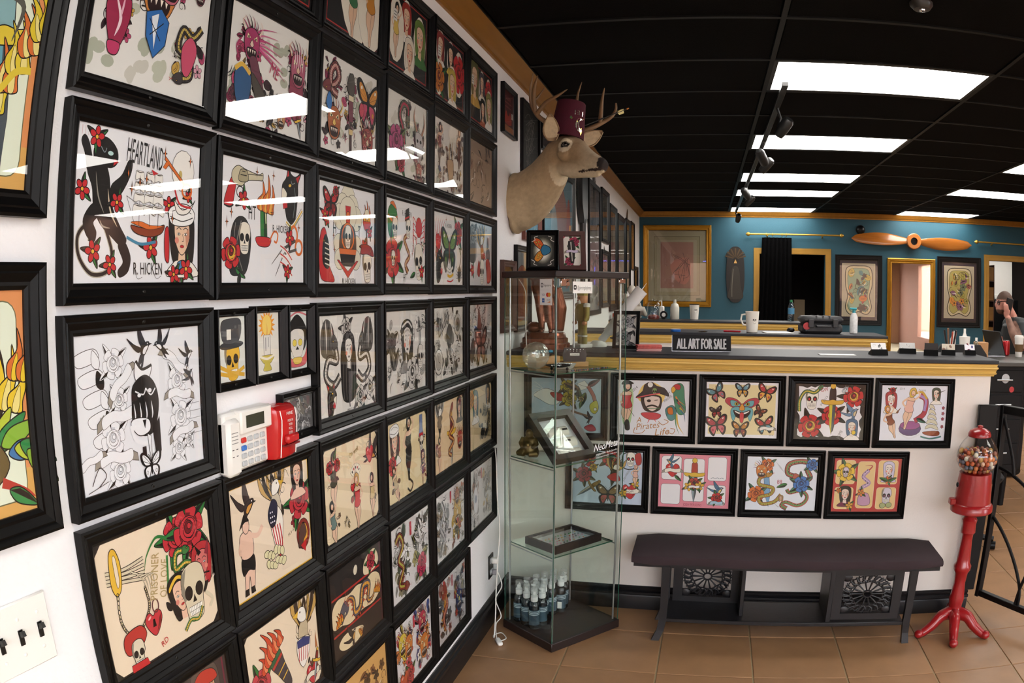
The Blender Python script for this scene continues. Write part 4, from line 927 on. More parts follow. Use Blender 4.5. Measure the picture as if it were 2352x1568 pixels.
@S_(5, 2, 'black framed cream flash sheet with flaming torch, shield eagle and red rose')
def _():
    A = sheet('1a1a1c', 19); cutcorner(A, 'efdcc0', .012, .06); halo(A, [(.36, .14)], ['3b2f26', '6a5440', 'c9b898'], 14, .14, .07, .14); halo(A, [(-.42, -.1), (.46, -.3)], ['2f6a3a', '8a2430', '2a2420'], 10, .12, .06, .11); rose(A, -.46, -.06, .34, 'c3404a', '7a1820', leaves=5)
    A.push(-.14, .04, 1, 30); A.C([(-.1, .1), (.1, .1), (.08, -.1), (.04, -.34), (-.04, -.34), (-.08, -.1)], '3f3c44'); A.P([(-.11, .1), (.11, .1), (.1, .04), (-.1, .04)], '2f6a46', .004); A.P([(-.1, .04), (.1, .04), (.1, .0), (-.1, .0)], 'b8382e', .004); A.S([(-.08, -.1), (.08, -.1)], .014, YEL); A.S([(-.06, -.2), (.06, -.2)], .014, YEL); flames(A, 0, .1, .42, 0, 'cf4a2c', 'e8875a', 5); A.pop()
    eagle(A, .36, .14, .72, -10, -1, 'c9b898', '3b2f26', True); heart(A, .46, -.36, .24, 'c3303a', ban='efe6d2'); A.P([(.56, -.12), (.58, .06), (.6, -.12)], 'b86a2e', .004); dagger(A, .54, -.3, .34, -20)
    A.text('RD', -.16, -.3, .05, RED, 25, w=.08); A.text('FTW', -.3, -.42, .1, '3a2a20', 20, w=.26); return A
@S_(5, 3, 'black framed charcoal flash sheet with pale cut-out dragon, rose and two red bars')
def _():
    A = sheet('2b2624', 20); A.S([(.62, .5), (.62, -.5)], .014, '6a1f38'); A.S([(-.6, .2), (.6, .2)], .022, 'b5261f'); A.S([(-.6, -.22), (.6, -.22)], .022, 'b5261f')
    A.C([(.18, .24), (.2, .36), (.34, .44), (.5, .44), (.58, .3), (.5, .22), (.3, .2)], 'ead9b4', 0); rose(A, .38, .33, .22, 'c0394a', '7a1822', leaves=5); A.E(-.02, .36, .05, .06, 'e6dcc4', -20)
    A.C([(-.6, -.12), (-.6, .08), (-.46, .17), (-.2, .14), (0, .17), (.2, .14), (.4, .18), (.58, .1), (.6, -.08), (.4, -.18), (.1, -.16), (-.2, -.2), (-.4, -.15)], 'ead6ac', 0)
    dragon(A, [(.5, .08), (.4, -.1), (.26, -.1), (.3, .08), (.14, .1), (.06, -.1), (-.08, -.12), (-.1, .04), (-.22, .1), (-.32, .02)], .09, '5d5a66', 'e0a03a', 'c9502e'); flames(A, -.44, -.12, .2, 20); flames(A, .5, -.1, .2, -20)
    A.C([(-.5, -.34), (-.36, -.28), (-.1, -.3), (.1, -.36), (.0, -.46), (-.3, -.47), (-.46, -.42)], 'ead6ac', 0); swallow(A, -.2, -.38, .3, 20, 1, '3b3836', 'd7a45a'); flames(A, .0, -.42, .14, -60); return A
def two_panel(seed, c1, c2, extra, bg='e4e3e2', gap=.05):
    A = sheet(bg, seed)
    dense(A, -.56, -gap-.06, -.42, .4, c1, 52, .09, .22); dense(A, gap+.06, .56, -.42, .4, c2, 52, .09, .22)
    A.P([(-.03, .26), (.03, .26), (.03, .44), (-.03, .44)], 'c2404c'); extra(A); return A
@S_(5, 4, 'black framed two-panel flash sheet with green serpent, white crane and pink peony')
def _():
    def ex(A):
        snake(A, [(-.5, .3), (-.36, .36), (-.26, .2), (-.4, .04), (-.26, -.1), (-.4, -.28), (-.2, -.36)], .08, '8a3a2e', 'b9b54a'); rose(A, .36, -.26, .34, 'c43a5c', '7a1a34', '6a7a4a'); swallow(A, .3, .12, .34, 0, 1, 'f2f2f0', 'd0d0cc'); swallow(A, .4, .3, .26, 60, -1, 'f2f2f0', 'd0d0cc'); swallow(A, -.18, .1, .3, 90, 1, 'f2f2f0', 'd0d0cc')
    return two_panel(21, ['6d6a5e', '8f8a6a', 'a05a44', '4d5a48', 'b8b6ae'], ['6a675f', '8c897e', 'c7c5bd', 'a8a05a'], ex)
@S_(5, 5, 'black framed two-panel flash sheet with grey koi and yellow snarling tiger')
def _():
    def ex(A): mask(A, .3, .06, .5, 'c9a24a', 'e8dcc0'); mask(A, .3, .3, .3, 'a86a5a', 'd8c0a8'); A.P([(.26, -.06), (.36, -.06), (.31, -.16)], 'c43a3a'); snake(A, [(-.4, .36), (-.3, .2), (-.44, 0), (-.3, -.2), (-.42, -.4)], .09, '8d8f92', 'd8d8d6', False)
    return two_panel(22, ['7d7f82', 'b9bbbd', '55585c', '9a8a72'], ['8f8c84', 'd0b04e', '6a6762', 'b5654e', 'd9d7d2'], ex)
@S_(5, 6, 'black framed pale grey two-panel flash sheet with faded wolf, lowest of the end column')
def _():
    def ex(A): A.C([(-.4, -.2), (-.42, .1), (-.3, .18), (-.2, .06), (-.22, -.24)], 'e6e8ec', .003); A.E(-.31, -.02, .05, .07, '6d86a8', ol=0)
    return two_panel(23, ['a9a9a9', 'c9c9c9', '8a8684', 'b58a7a', 'd9d9d9'], ['a5a5a3', '8a8a88', 'c2c0ba', 'd0b46a'], ex, 'd6d6d4')
@S_(6, 3, 'black framed amber flash sheet with thorny stems, at the bottom picture edge')
def _():
    A = sheet('d8a862', 24); dense(A, -.4, .55, -.4, .36, ['6a4a2a', '8a5a34', '4a3a24', 'a8402e'], 40); return A
@S_(6, 4, 'black framed two-panel flash sheet with yellow demon, orange tiger and red flowers')
def _():
    def ex(A): mask(A, -.4, .2, .4, 'd8c23a', 'e8dcc0'); mask(A, -.2, .1, .4, 'd07a34', 'e8cfa0'); mask(A, .3, .24, .4, 'b83a4e', 'e0b080'); mask(A, .34, -.14, .46, 'cf7a2e', 'e8cfa0'); rose(A, -.2, -.36, .3, 'c23a44'); heart(A, -.4, -.36, .3, 'c0502e')
    return two_panel(25, ['d07a3a', 'c2404c', 'e0c24a', '5a5a6a', 'd8d4cc'], ['c2404c', 'd8803a', '4a5a9a', '8a8a88', 'e6e2da'], ex, 'e6e4e6')
@S_(6, 5, 'black framed dark two-panel flash sheet with rust koi and blue-black demon')
def _():
    def ex(A): dragon(A, [(-.3, -.36), (-.4, -.1), (-.24, .06), (-.34, .3)], .12, '8a3a2a', 'c98a6a'); mask(A, .32, -.06, .46, '2f3a6a', 'b8b04a'); A.P([(-.03, .26), (.03, .26), (.03, .44), (-.03, .44)], 'b03a48')
    return two_panel(26, ['6a625c', '8a4a3a', 'b5b0aa', '4a4a4c'], ['4a4a50', '2f3a5a', '8f8d8a', '6a5a4a', 'a8483a'], ex, 'c9c8c8')
LGT = 'ebebe6'
def wash(A, n=6):
    for i in range(n): clouds(A, A.r.uniform(-.55, .55), A.r.uniform(-.42, .42), .22, A.r.choice(['c2c7b4', 'b3b9a6', 'd0cfc4']))
@S_(1, 1, 'black framed flash sheet with maroon mask, blue shard and coiled black snake')
def _():
    A = sheet(LGT, 31); wash(A); halo(A, [(-.4, .02), (.0, .3), (.14, .3), (.42, -.12), (-.1, .34)], ['8a2a4e', 'b8486e', '3a2028', '5a2a3a', 'd8a0b0', '2a2226', 'c9a24a'], 22, .17); mask(A, .02, .3, .62, 'c9813e', 'e8c8b0'); mask(A, .14, .36, .4, 'c2687a', 'e8d8c0', 0, -1)
    A.C([(-.52, .02), (-.4, .2), (-.3, .16), (-.26, -.02), (-.34, -.26), (-.44, -.26)], 'a02a4e'); A.L([(-.44, .1), (-.36, -.06), (-.4, -.2)], .03, 'f2dbe2', 2); A.L([(-.34, .1), (-.36, -.06)], .02, 'e8b8c8', 2); A.C([(-.46, -.24), (-.34, -.24), (-.36, -.32), (-.44, -.32)], 'c23a68'); dense(A, -.54, -.28, .1, .28, ['8a2a4a', 'c9a24a', '3a2a30'], 12, .06, .12)
    A.P([(-.1, .06), (.06, .12), (.16, .04), (.14, -.14), (.02, -.26), (-.08, -.12)], '2f6fb8', .008); A.P([(-.04, .04), (.04, .08), (.02, -.2)], 'e8f0f8', .004); A.S([(-.06, .02), (.08, -.12)], .008); A.S([(.1, .02), (-.04, -.1)], .008)
    snake(A, [(.56, .1), (.46, .0), (.34, .04), (.3, -.12), (.44, -.16), (.46, -.3), (.34, -.34)], .055, '3a3436', 'c8b25a'); A.C([(.34, -.1), (.44, .0), (.52, -.1), (.44, -.3), (.36, -.28)], 'c24a68'); mask(A, .5, .36, .18, '8a4a5a'); return A
@S_(1, 2, 'black framed flash sheet with magenta flame-haired creature and striped demon head')
def _():
    A = sheet(LGT, 32); wash(A); halo(A, [(-.34, .2), (.46, .1), (-.1, -.26), (-.44, -.2), (.46, -.18), (.14, -.36)], ['8a2a4e', 'b8486e', '3a2028', '5a2a3a', 'd8a0b0', '2a2226', 'c9a24a'], 24, .16); 
    for k in range(7): A.L([(-.3, .2), (-.2+.03*k, .34-.04*k), (.06+.03*k, .4-.07*k)], .03, ['c2487e', 'd87aa0'][k % 2], 1)
    mask(A, -.32, .2, .36, 'a83a68', 'e8d0c0'); A.C([(-.34, .06), (-.24, .08), (-.14, -.1), (-.1, -.2), (-.2, -.18), (-.3, -.06)], '6a3a4a'); A.C([(-.3, -.06), (-.16, -.14), (.0, -.28), (.08, -.34), (-.1, -.36), (-.24, -.24)], '4a463e')
    A.C([(.36, .3), (.5, .3), (.56, .1), (.54, -.3), (.36, -.3), (.32, 0)], '8c3a52'); mask(A, .46, .16, .4, 'b05a72', 'e0b8a0')
    for k in range(5): A.L([(.38+.04*k, .34), (.4+.035*k, .24), (.38+.04*k, .14)], .012, 'f0dfe4', 2)
    A.C([(-.54, -.1), (-.4, -.02), (-.3, -.12), (-.34, -.32), (-.5, -.34)], '2f5a88'); A.L([(-.54, -.08), (-.44, -.02), (-.32, -.08)], .04, 'e0b44a'); A.L([(-.5, .02), (-.54, .12), (-.48, .2)], .016, 'a83a68'); mask(A, .2, -.36, .2, 'c08a5a'); A.text('ME', .06, .04, .12, 'b03a5c', -20, w=.14); dagger(A, .5, -.36, .26, 20); return A
@S_(1, 3, 'black framed flash sheet with battle axe, orange butterfly and blue-winged demon')
def _():
    A = sheet(LGT, 33); wash(A); halo(A, [(-.4, .26), (.0, .2), (.0, -.2), (-.38, -.24), (.42, -.26), (.42, .14)], ['8a2a4e', 'b8486e', '3a2028', '5a2a3a', 'd8a0b0', '2a2226', 'c9a24a'], 20, .14); snake(A, [(-.3, .1), (-.42, .14), (-.46, .3), (-.36, .4), (-.28, .3), (-.36, .2), (-.5, .16)], .08, '7a3a3e', 'd8a8a0'); 
    A.push(.0, .0, 1); A.S([(-.02, .4), (.02, -.44)], .05, '4a3636'); A.C([(-.06, .36), (.04, .4), (.08, .26), (.04, .16), (-.08, .2)], '55524e'); A.P([(-.05, .1), (.05, .1), (.06, -.12), (-.04, -.12)], '7a3f4e', .005); A.P([(-.05, .16), (.06, .16), (.06, .1), (-.05, .1)], 'e6d9b8', .004); A.P([(-.03, -.2), (.06, -.2), (.05, -.26), (-.03, -.26)], 'e0c890', .004); A.pop()
    butterfly(A, .42, .16, .5, 'd8923a', 'c2486a'); A.E(.26, .06, .06, .08, 'c24a5c'); mask(A, -.36, -.18, .42, 'b0643a', 'e8c46a'); A.C([(-.54, -.02), (-.48, .1), (-.42, .0), (-.46, -.1)], '3a7ac0'); mask(A, .42, -.26, .42, '9a4a44', 'e0c8a0'); dense(A, .3, .56, -.42, -.12, ['8a3a42', 'c2686a'], 12, .06, .1); return A
@S_(1, 4, 'black framed flash sheet with pink chrysanthemum, grey horned goat and snake')
def _():
    A = sheet('e6e5dd', 34); wash(A); halo(A, [(-.1, .26), (.38, .0), (-.34, -.2), (.38, -.34)], ['7a4a5e', 'a86a80', '4a4646', '8f8a88', 'c2b8b4'], 24, .17); snake(A, [(-.1, -.1), (-.16, .1), (-.26, .24), (-.16, .4), (.0, .38), (.0, .24)], .08, '6a6a5a', 'c23a58'); rose(A, -.36, -.1, .42, 'b5507e', '6a2648', '6a7a4a', 3); rose(A, -.2, -.34, .24, 'b8384a')
    A.L([(.3, .14), (.2, .3), (.24, .46)], .05, 'b88a72', 1); A.L([(.46, .1), (.56, .26), (.52, .42)], .05, 'b88a72', 1); A.C([(.26, .12), (.48, .1), (.5, -.1), (.38, -.28), (.28, -.1)], 'c8c4c4'); A.E(.32, .02, .03, .02, BLK); A.E(.43, .02, .03, .02, BLK); mask(A, .38, -.36, .28, 'b0625a', 'e0d0b8'); return A
@S_(1, 5, 'black framed flash sheet with samurai, antelope skull and brown kokeshi doll')
def _():
    A = sheet('e2dfd8', 35); wash(A); halo(A, [(-.4, .2), (.44, .2), (.04, .0), (.04, -.3)], ['8a4a44', '6a5a58', 'b89a80', '5a3a36', 'a8a09a'], 22, .16); figure(A, -.4, .14, .6, 0, 1, suit='8a4a44', legs='6a5a58'); figure(A, .44, .22, .6, 0, 1, hair='6a2f26', suit='5a2f2c', legs='5a2f2c', arm=0); A.L([(.02, -.06), (.0, .12), (.06, .3)], .03, 'b8924e', 1); A.L([(.1, -.06), (.14, .12), (.12, .3)], .03, 'b8924e', 1); A.C([(-.08, -.04), (.16, -.02), (.18, -.2), (.06, -.42), (-.04, -.24)], 'b99a78'); dense(A, -.5, -.2, -.42, -.16, ['a85a5e', '5a6a8a', 'b8a08a'], 16, .06, .12); dense(A, .28, .54, -.42, -.1, ['a8584e', 'd8b04e', '6a4a44'], 16, .06, .12); return A
@S_(1, 6, 'black framed faded brown flash print behind glass, below the end of the top row')
def _():
    A = sheet('9a8472', 36); dense(A, -.5, .5, -.4, .4, ['8f7a68', '7d6a5a', 'a88f7a', '8a6a5c'], 30, .14, .3, .002); return A
def blacksheet(seed, items):
    A = sheet('171717', seed); A.P([(-.6, -.46), (.6, -.46), (.6, .46), (-.6, .46)], None, .02, 'b0302c')
    for fn, x, y, s, kw in items:
        A.E(x, y, s*.36, s*.6, 'f0ebdc', kw.pop('rot_', 0), ol=.004); fn(A, x, y, s, **kw)
    A.P([(-.52, .1), (-.4, .1), (-.4, .26), (-.52, .26)], 'e8e6e0', .003)
    for k in range(3): A.S([(-.5, .14+.04*k), (-.42, .14+.04*k)], .01, '222222')
    return A
@S_(0, 2, 'black framed dark flash sheet barely showing below the upper picture edge')
def _(): return blacksheet(40, [(rose, .3, -.1, .5, {}), (rose, -.2, -.1, .5, {})])
@S_(0, 3, 'black framed black flash sheet with two cut-out pin-up girls in green and red')
def _(): return blacksheet(41, [(figure, -.02, -.06, .85, dict(rot_=20, suit='3f7a52')), (figure, .42, .02, .95, dict(suit='c8862e')), (girl, -.3, .3, .4, {})])
@S_(0, 4, 'black framed black flash sheet with cut-out heart girl and sombrero girl')
def _(): return blacksheet(42, [(girl, -.1, .2, .5, dict(hair='a8342a')), (figure, -.42, 0, .7, dict(suit='e0c060')), (girl, .36, .06, .6, dict(hair='6a8a3a', body='3f7a3a')), (girl, .02, -.24, .5, dict(hair='e8e0d0', body='f0ece0'))])
@S_(0, 5, 'black framed black flash sheet with cut-out skull, red parrot and crowned girls')
def _(): return blacksheet(43, [(girl, -.42, .22, .5, dict(hair='8a2a2a')), (girl, .02, .2, .46, dict(body='d8c04a')), (rose, .4, .06, .6, dict(leaves=2)), (rose, -.46, -.2, .44, dict(col='c9782a')), (girl, .1, -.22, .56, dict(hair='c9b04a'))])
@S_(0, 6, 'black framed black flash sheet with cut-out dolls, last of the top row')
def _(): return blacksheet(44, [(girl, -.36, .16, .7, dict(hair='6a6a3a', body='c9a04a')), (girl, .04, .18, .46, dict(hair='4a4a5a')), (rose, .42, .18, .4, dict(leaves=0)), (girl, .1, -.24, .44, dict(body='b05a3a')), (girl, .46, -.14, .6, dict(hair='8a8a4a'))])
ZM = [2.388, 2.052, 1.7105, 1.3676, 1.0254, .6854, .3434]
rj = random.Random(5)
for (r, c), (fn, lab) in SHEETS.items():
    y = .3993+.41036*c+FWD/2
    M = wallM('L', y+rj.uniform(-.0015, .0015), ZM[r]+rj.uniform(-.0015, .0015), .001) @ Matrix.Rotation(R(rj.uniform(-.25, .25)), 4, 'Z')
    framed('framed_flash_sheet', M, FWD, FHT, FMW, fn(), lab, 'flash sheets on the left wall')
# ---------------------------------------------------------------- pictures on the counter front
CS = {}
def K_(row, k, lab):
    def deco(fn): CS[(row, k)] = (fn, lab); return fn
    return deco
@K_('A', 1, 'black framed pale blue flash sheet with white bird, yellow roses and envelope, behind glass case')
def _():
    A = sheet('b9cbdc', 51)
    A.C([(-.6, .18), (-.5, .1), (-.3, .0), (-.16, .02), (-.1, .12), (-.2, .24), (-.4, .3)], 'f1efe9'); A.C([(-.3, .22), (-.1, .22), (-.04, .1), (-.16, .08)], 'a8322a')
    for k in range(6): A.L([(-.4, .26), (-.5-.02*k, .36-.04*k), (-.62, .44-.09*k)], .012, 'f4f2ee', 1)
    rose(A, .02, .34, .26, 'b8a83c', '6e6420', '4a4a2a'); rose(A, .06, .12, .28, 'b8a83c', '6e6420', '4a4a2a'); leaf(A, .26, .1, .26, 100, '4a5a3a')
    A.P([(.2, .4), (.34, .46), (.44, .34), (.28, .28)], 'f4f1ea', .005); A.S([(.2, .4), (.32, .36), (.44, .34)], .005); leaf(A, .24, .3, .3, 160, '7a5a3a'); leaf(A, .36, .24, .3, 250, '6a7a3a'); leaf(A, .4, .36, .26, 30, '7a4a4a')
    A.L([(.4, .36), (.5, .2), (.54, .06)], .07, BLK); A.L([(.4, .36), (.5, .2), (.54, .06)], .058, 'b06a62'); A.C([(.44, .02), (.56, .1), (.6, -.04), (.54, -.14), (.46, -.1)], 'c9bf4a'); A.E(.54, -.06, .03, .03, 'f1efe6')
    A.L([(.26, -.06), (.24, .02), (.28, .1)], .012, '4a6a3a'); rose(A, .28, .12, .1, 'c8a85a'); A.L([(.1, -.1), (.3, -.16), (.46, -.2)], .04, '8a6a52'); swallow(A, .42, -.22, .2, 0, 1, '3a2f34', '8a6a62'); A.C([(.34, -.4), (.48, -.34), (.56, -.44), (.44, -.47)], 'b8283c')
    return A
@K_('A', 2, 'black framed flash sheet with bearded pirate, parrot and brown script lettering')
def _():
    A = sheet('eef0f6', 52)
    A.C([(-.58, .1), (-.52, .4), (-.42, .42), (-.36, .2), (-.38, -.1), (-.42, -.3), (-.54, -.3)], 'b9d8a0', 0); figure(A, -.48, .06, .82, 0, 1, suit='c23a3a', hair='3a2a22', arm=0); A.C([(-.58, .42), (-.5, .5), (-.36, .44), (-.46, .42)], BLK); A.C([(-.5, -.24), (-.44, -.24), (-.42, -.4), (-.5, -.4)], BLK); A.S([(-.44, -.02), (-.34, -.16)], .008)
    A.C([(-.28, .16), (-.2, .4), (.0, .46), (.2, .32), (.16, .1), (-.05, .06)], 'f1d27a', 0)
    A.C([(-.2, .04), (-.2, .22), (.12, .22), (.14, .02), (.06, -.06), (-.12, -.06)], '3a322c'); A.C([(-.14, .04), (-.15, .2), (.1, .2), (.1, .04), (-.02, -.06)], 'edd9cc'); A.L([(-.12, .02), (-.02, .05), (.08, .02)], .03, '2a2320'); A.E(-.08, .13, .035, .022, BLK); A.L([(.02, .14), (.08, .15)], .01); A.L([(-.1, -.01), (.12, .0)], .014, '4a8a5a')
    A.C([(-.32, .18), (-.2, .3), (-.16, .42), (-.04, .47), (.06, .4), (.2, .36), (.28, .22), (.1, .26), (-.1, .2)], '2f2f31'); A.E(-.06, .42, .05, .05, 'f1efea', ol=.006); skull(A, .02, .3, .13, 0, '7aa05a'); A.L([(-.3, .18), (-.1, .23), (.12, .27)], .02, 'd8565c')
    A.C([(-.22, -.1), (.0, -.08), (.14, -.12), (.08, -.2), (-.1, -.2)], 'd0404c'); A.L([(-.04, -.16), (-.1, -.28)], .03, 'd0404c', 1); A.L([(0, -.16), (.06, -.26)], .03, 'd0404c', 1)
    A.C([(.36, .38), (.46, .46), (.54, .4), (.56, .2), (.58, -.06), (.46, -.1), (.38, .1)], '3f8a6a'); A.C([(.34, .38), (.4, .44), (.48, .42), (.46, .34)], 'c2303a'); A.C([(.32, .36), (.36, .4), (.4, .34), (.34, .28)], 'e0a83a')
    for k in range(6): A.L([(.4+.02*k, .22-.05*k), (.46+.02*k, .14-.05*k), (.58, .06-.06*k)], .03, ['d8782e', '3a3a3e', 'b8343e', '3f7a5a', 'd8b03a', '2f6a8a'][k], 1)
    A.C([(.22, -.02), (.34, .06), (.42, -.04), (.38, -.2), (.28, -.2)], '4a8a8a'); A.C([(.26, .0), (.34, .02), (.36, -.1), (.28, -.1)], 'd8782e'); A.L([(.42, -.1), (.46, -.3), (.56, -.46)], .04, 'd8b03a', 1); A.L([(.4, -.1), (.42, -.3), (.48, -.46)], .03, '3f8a5a', 1)
    A.text('A', -.26, -.22, .1, 'b5793c', 8, w=.09, shear=.3); A.text('Pirates', -.1, -.32, .12, 'b5793c', 8, w=.42, shear=.3); A.text('Life', .16, -.42, .13, 'b5793c', 8, w=.26, shear=.3)
    for q in ([(-.32, -.36), (-.34, -.46), (-.2, -.46), (-.14, -.4)], [(.1, -.24), (.18, -.3), (.28, -.24), (.2, -.2)], [(.26, -.42), (.36, -.46), (.4, -.38), (.32, -.36)]): A.L(q, .012, 'b5793c')
    A.text('2014', -.34, .34, .05, '444444', 40, w=.12); A.text('JOSH', .24, .26, .05, '555555', 38, w=.12); A.text('PERSONS', .26, .18, .045, '555555', 38, w=.17); return A
@K_('A', 3, 'black framed cream flash sheet of butterflies around a grinning butterfly face')
def _():
    A = sheet('f2f2f6', 53); A.P([(-.6, -.44), (.6, -.44), (.6, .45), (-.6, .45)], 'ecdca8')
    for x, y, s, a, b, ro in ((-.46, .3, .3, '5f9aa8', 'b8606a', 30), (0, .36, .24, '7ab0c4', 'd8a03a', 0), (.42, .32, .3, 'c8323e', 'e0a040', -15), (-.46, -.04, .2, '3a2a2a', 'a83038', 10), (.32, -.02, .2, 'a8502e', '5a2a26', -30), (-.44, -.28, .36, 'b8384a', 'd8707a', 10), (-.02, -.34, .28, 'd08a3a', '8a3a3a', 0), (.42, -.26, .3, 'c8383e', '6aa8b8', 10)): butterfly(A, x, y, s, a, b, ro)
    A.push(0, .04, .5)
    for f in (-1, 1): A.C([(0, .06), (f*.2, .3), (f*.52, .36), (f*.6, .2), (f*.3, .0)], 'b8384a'); A.C([(f*.06, .08), (f*.22, .24), (f*.42, .26), (f*.36, .06)], '6ab0b8'); A.E(f*.2, .14, .07, .06, 'e8c23a'); A.E(f*.2, .14, .03, .03, BLK); A.C([(f*.04, 0), (f*.34, .0), (f*.4, -.2), (f*.3, -.48), (f*.2, -.3), (f*.04, -.36)], '6ab0b8')
    A.C([(-.3, -.08), (0, -.16), (.3, -.08), (.2, -.32), (0, -.38), (-.2, -.32)], '2a1414'); A.C([(-.26, -.1), (0, -.18), (.26, -.1), (.2, -.18), (0, -.24), (-.2, -.18)], 'fbf7ee'); A.C([(-.07, -.2), (.07, -.2), (.05, -.5), (-.05, -.5)], 'd8484e'); A.C([(-.1, -.04), (0, .16), (.1, -.04), (0, -.1)], 'e09a3a'); A.pop()
    banner(A, .46, -.32, .26, 'f2efe6'); A.text('2014', .54, -.44, .03, '7a6a4a', 0, w=.07); return A
@K_('A', 4, 'black framed torn-edged flash sheet with dagger through red roses and snake-eyed skull')
def _():
    A = sheet('0e0d0d', 54); rr = A.r; pts = []
    for k in range(16): pts.append((-.58+1.16*k/16, -.45+rr.uniform(-.02, .03)))
    for k in range(12): pts.append((.58+rr.uniform(-.04, .02), -.45+.9*k/12))
    for k in range(16): pts.append((.58-1.16*k/16, .45+rr.uniform(-.03, .02)))
    for k in range(12): pts.append((-.58+rr.uniform(-.02, .04), .45-.9*k/12))
    A.P(pts, 'f2f1f4'); rose(A, .42, .28, .38, RED, '6f1014', '2b2620', 5, hi='e0b84a'); rose(A, -.36, -.26, .42, RED, '6f1014', '2b2620', 5, hi='e0b84a'); rose(A, .03, -.06, .36, RED, '6f1014', '2b2620', 6, hi='e0b84a'); dagger(A, .04, .06, .86, 0, 'd8c43a', '2a1414', 'e0b03a'); skull(A, -.34, .22, .36, 0, 'f4f0e4', RED)
    snake(A, [(-.56, .0), (-.56, .2), (-.46, .36), (-.3, .34), (-.2, .42)], .05, '3f7a4a', 'e8c84a'); swallow(A, .4, -.02, .34, 20, 1, '6a8aa8', 'e0d0a0'); girl(A, .42, -.3, .36, '4a6a8a', 'e8dccc'); A.E(.46, -.36, .04, .04, 'e8c83a'); A.text('GW', -.12, .4, .07, 'b02a3a', 10, w=.14); A.text('IN 2013', -.12, .2, .04, '777777', 55, w=.2); A.text('JAIME', .2, -.4, .06, '777777', 65, w=.16); flames(A, .26, .36, .16, 0, 'c9d8e8', 'f4f4f4', 3); return A
@K_('A', 5, 'black framed flash sheet with blonde girl in purple bowl and sailing ship')
def _():
    A = sheet('e9ecf6', 55); A.E(-.06, -.28, .22, .13, '5a3a78'); A.E(-.06, -.22, .2, .08, '9a4a8a'); A.L([(-.26, -.36), (-.06, -.46), (.14, -.38)], .03, 'e2e4ec')
    A.L([(.1, .32), (.22, .24), (.2, .0), (.02, -.14)], .1, BLK); A.L([(.1, .32), (.22, .24), (.2, .0), (.02, -.14)], .085, 'b03a4a'); A.L([(.1, .32), (.22, .24), (.2, .04)], .05, 'a888c0'); A.L([(.02, .36), (.14, .38), (.24, .26)], .04, 'c9a23a')
    figure(A, -.1, .08, .74, -10, 1, hair='e0b84a', suit='e8b8a8'); leaf(A, .06, -.1, .2, -20, '2f6a5a'); girl(A, -.46, .2, .36, 'a83a3e', 'efe4dc'); rose(A, -.44, .4, .12, leaves=3); figure(A, -.44, -.16, .6, 20, 1, suit='8a4a2e', hair='d8923a'); A.L([(-.34, .0), (-.26, .1)], .04, '7a4a26', 1)
    girl(A, .42, .32, .28, '3a4a3a', 'e6d6c4'); A.L([(.44, .36), (.6, .42)], .03, '2a2a24', 1)
    A.C([(.2, -.34), (.3, -.4), (.52, -.4), (.5, -.32)], '9a4a2a'); 
    for k in range(5): A.C([(.24+.02*k, -.28+.09*k), (.36, -.26+.09*k), (.5-.02*k, -.3+.09*k), (.46-.02*k, -.22+.09*k), (.3, -.2+.09*k)], 'd8d2b8', .006)
    A.L([(.16, -.42), (.36, -.46), (.58, -.42)], .03, '3f7a78'); [flower(A, .58, y, .06, 'c23a6a', 0) for y in (.1, .0, -.1, -.24)]; A.text('2014', -.26, .44, .04, '888888', w=.1); A.text('Persons', .14, .42, .045, '888888', w=.14); return A
@K_('B', 1, 'black framed pale blue flash sheet with grim reaper, moth and caged roses, half behind case')
def _():
    A = sheet('c3d2e4', 61); heart(A, -.34, .32, .26, 'b53038', -10); dagger(A, -.36, .3, .36, -40); rose(A, .06, .36, .32, 'c23038', '6a1218', '5a4a2a', 6); skull(A, .42, .36, .26, 0, 'f2efe4', RED); A.C([(.3, .2), (.28, .44), (.46, .5), (.6, .42), (.5, .2)], None, .02); A.C([(.5, .44), (.6, .48), (.62, .3), (.54, .26)], 'b52a30')
    rose(A, -.44, .04, .3, 'a8383e', '5a1218', '6a5a2a', 6); rose(A, -.26, .18, .14, 'd8b03a', '8a6a1a'); eagle(A, .12, .08, .5, -10, 1, '3a2f26', '4a4238'); A.C([(.0, .02), (.1, -.06), (.24, -.04), (.16, .1)], 'b52a2a'); butterfly(A, .02, -.32, .4, '8a6a3a', 'b0524a')
    dagger(A, -.34, -.22, .5, -55, 'a8a08a', '8a6a2a', '8a6a2a'); heart(A, .42, -.24, .3, 'c23038', 8, 'f1ede0', 'MOM'); flower(A, .3, -.28, .14, 'd8b03a'); flower(A, .52, -.1, .14, 'd8b03a'); figure(A, .52, .06, .4, 0, 1, suit='e6b8a8', hair='e6b8a8'); A.text('JOSH PERSONS', .36, .08, .04, '777777', 62, w=.3); return A
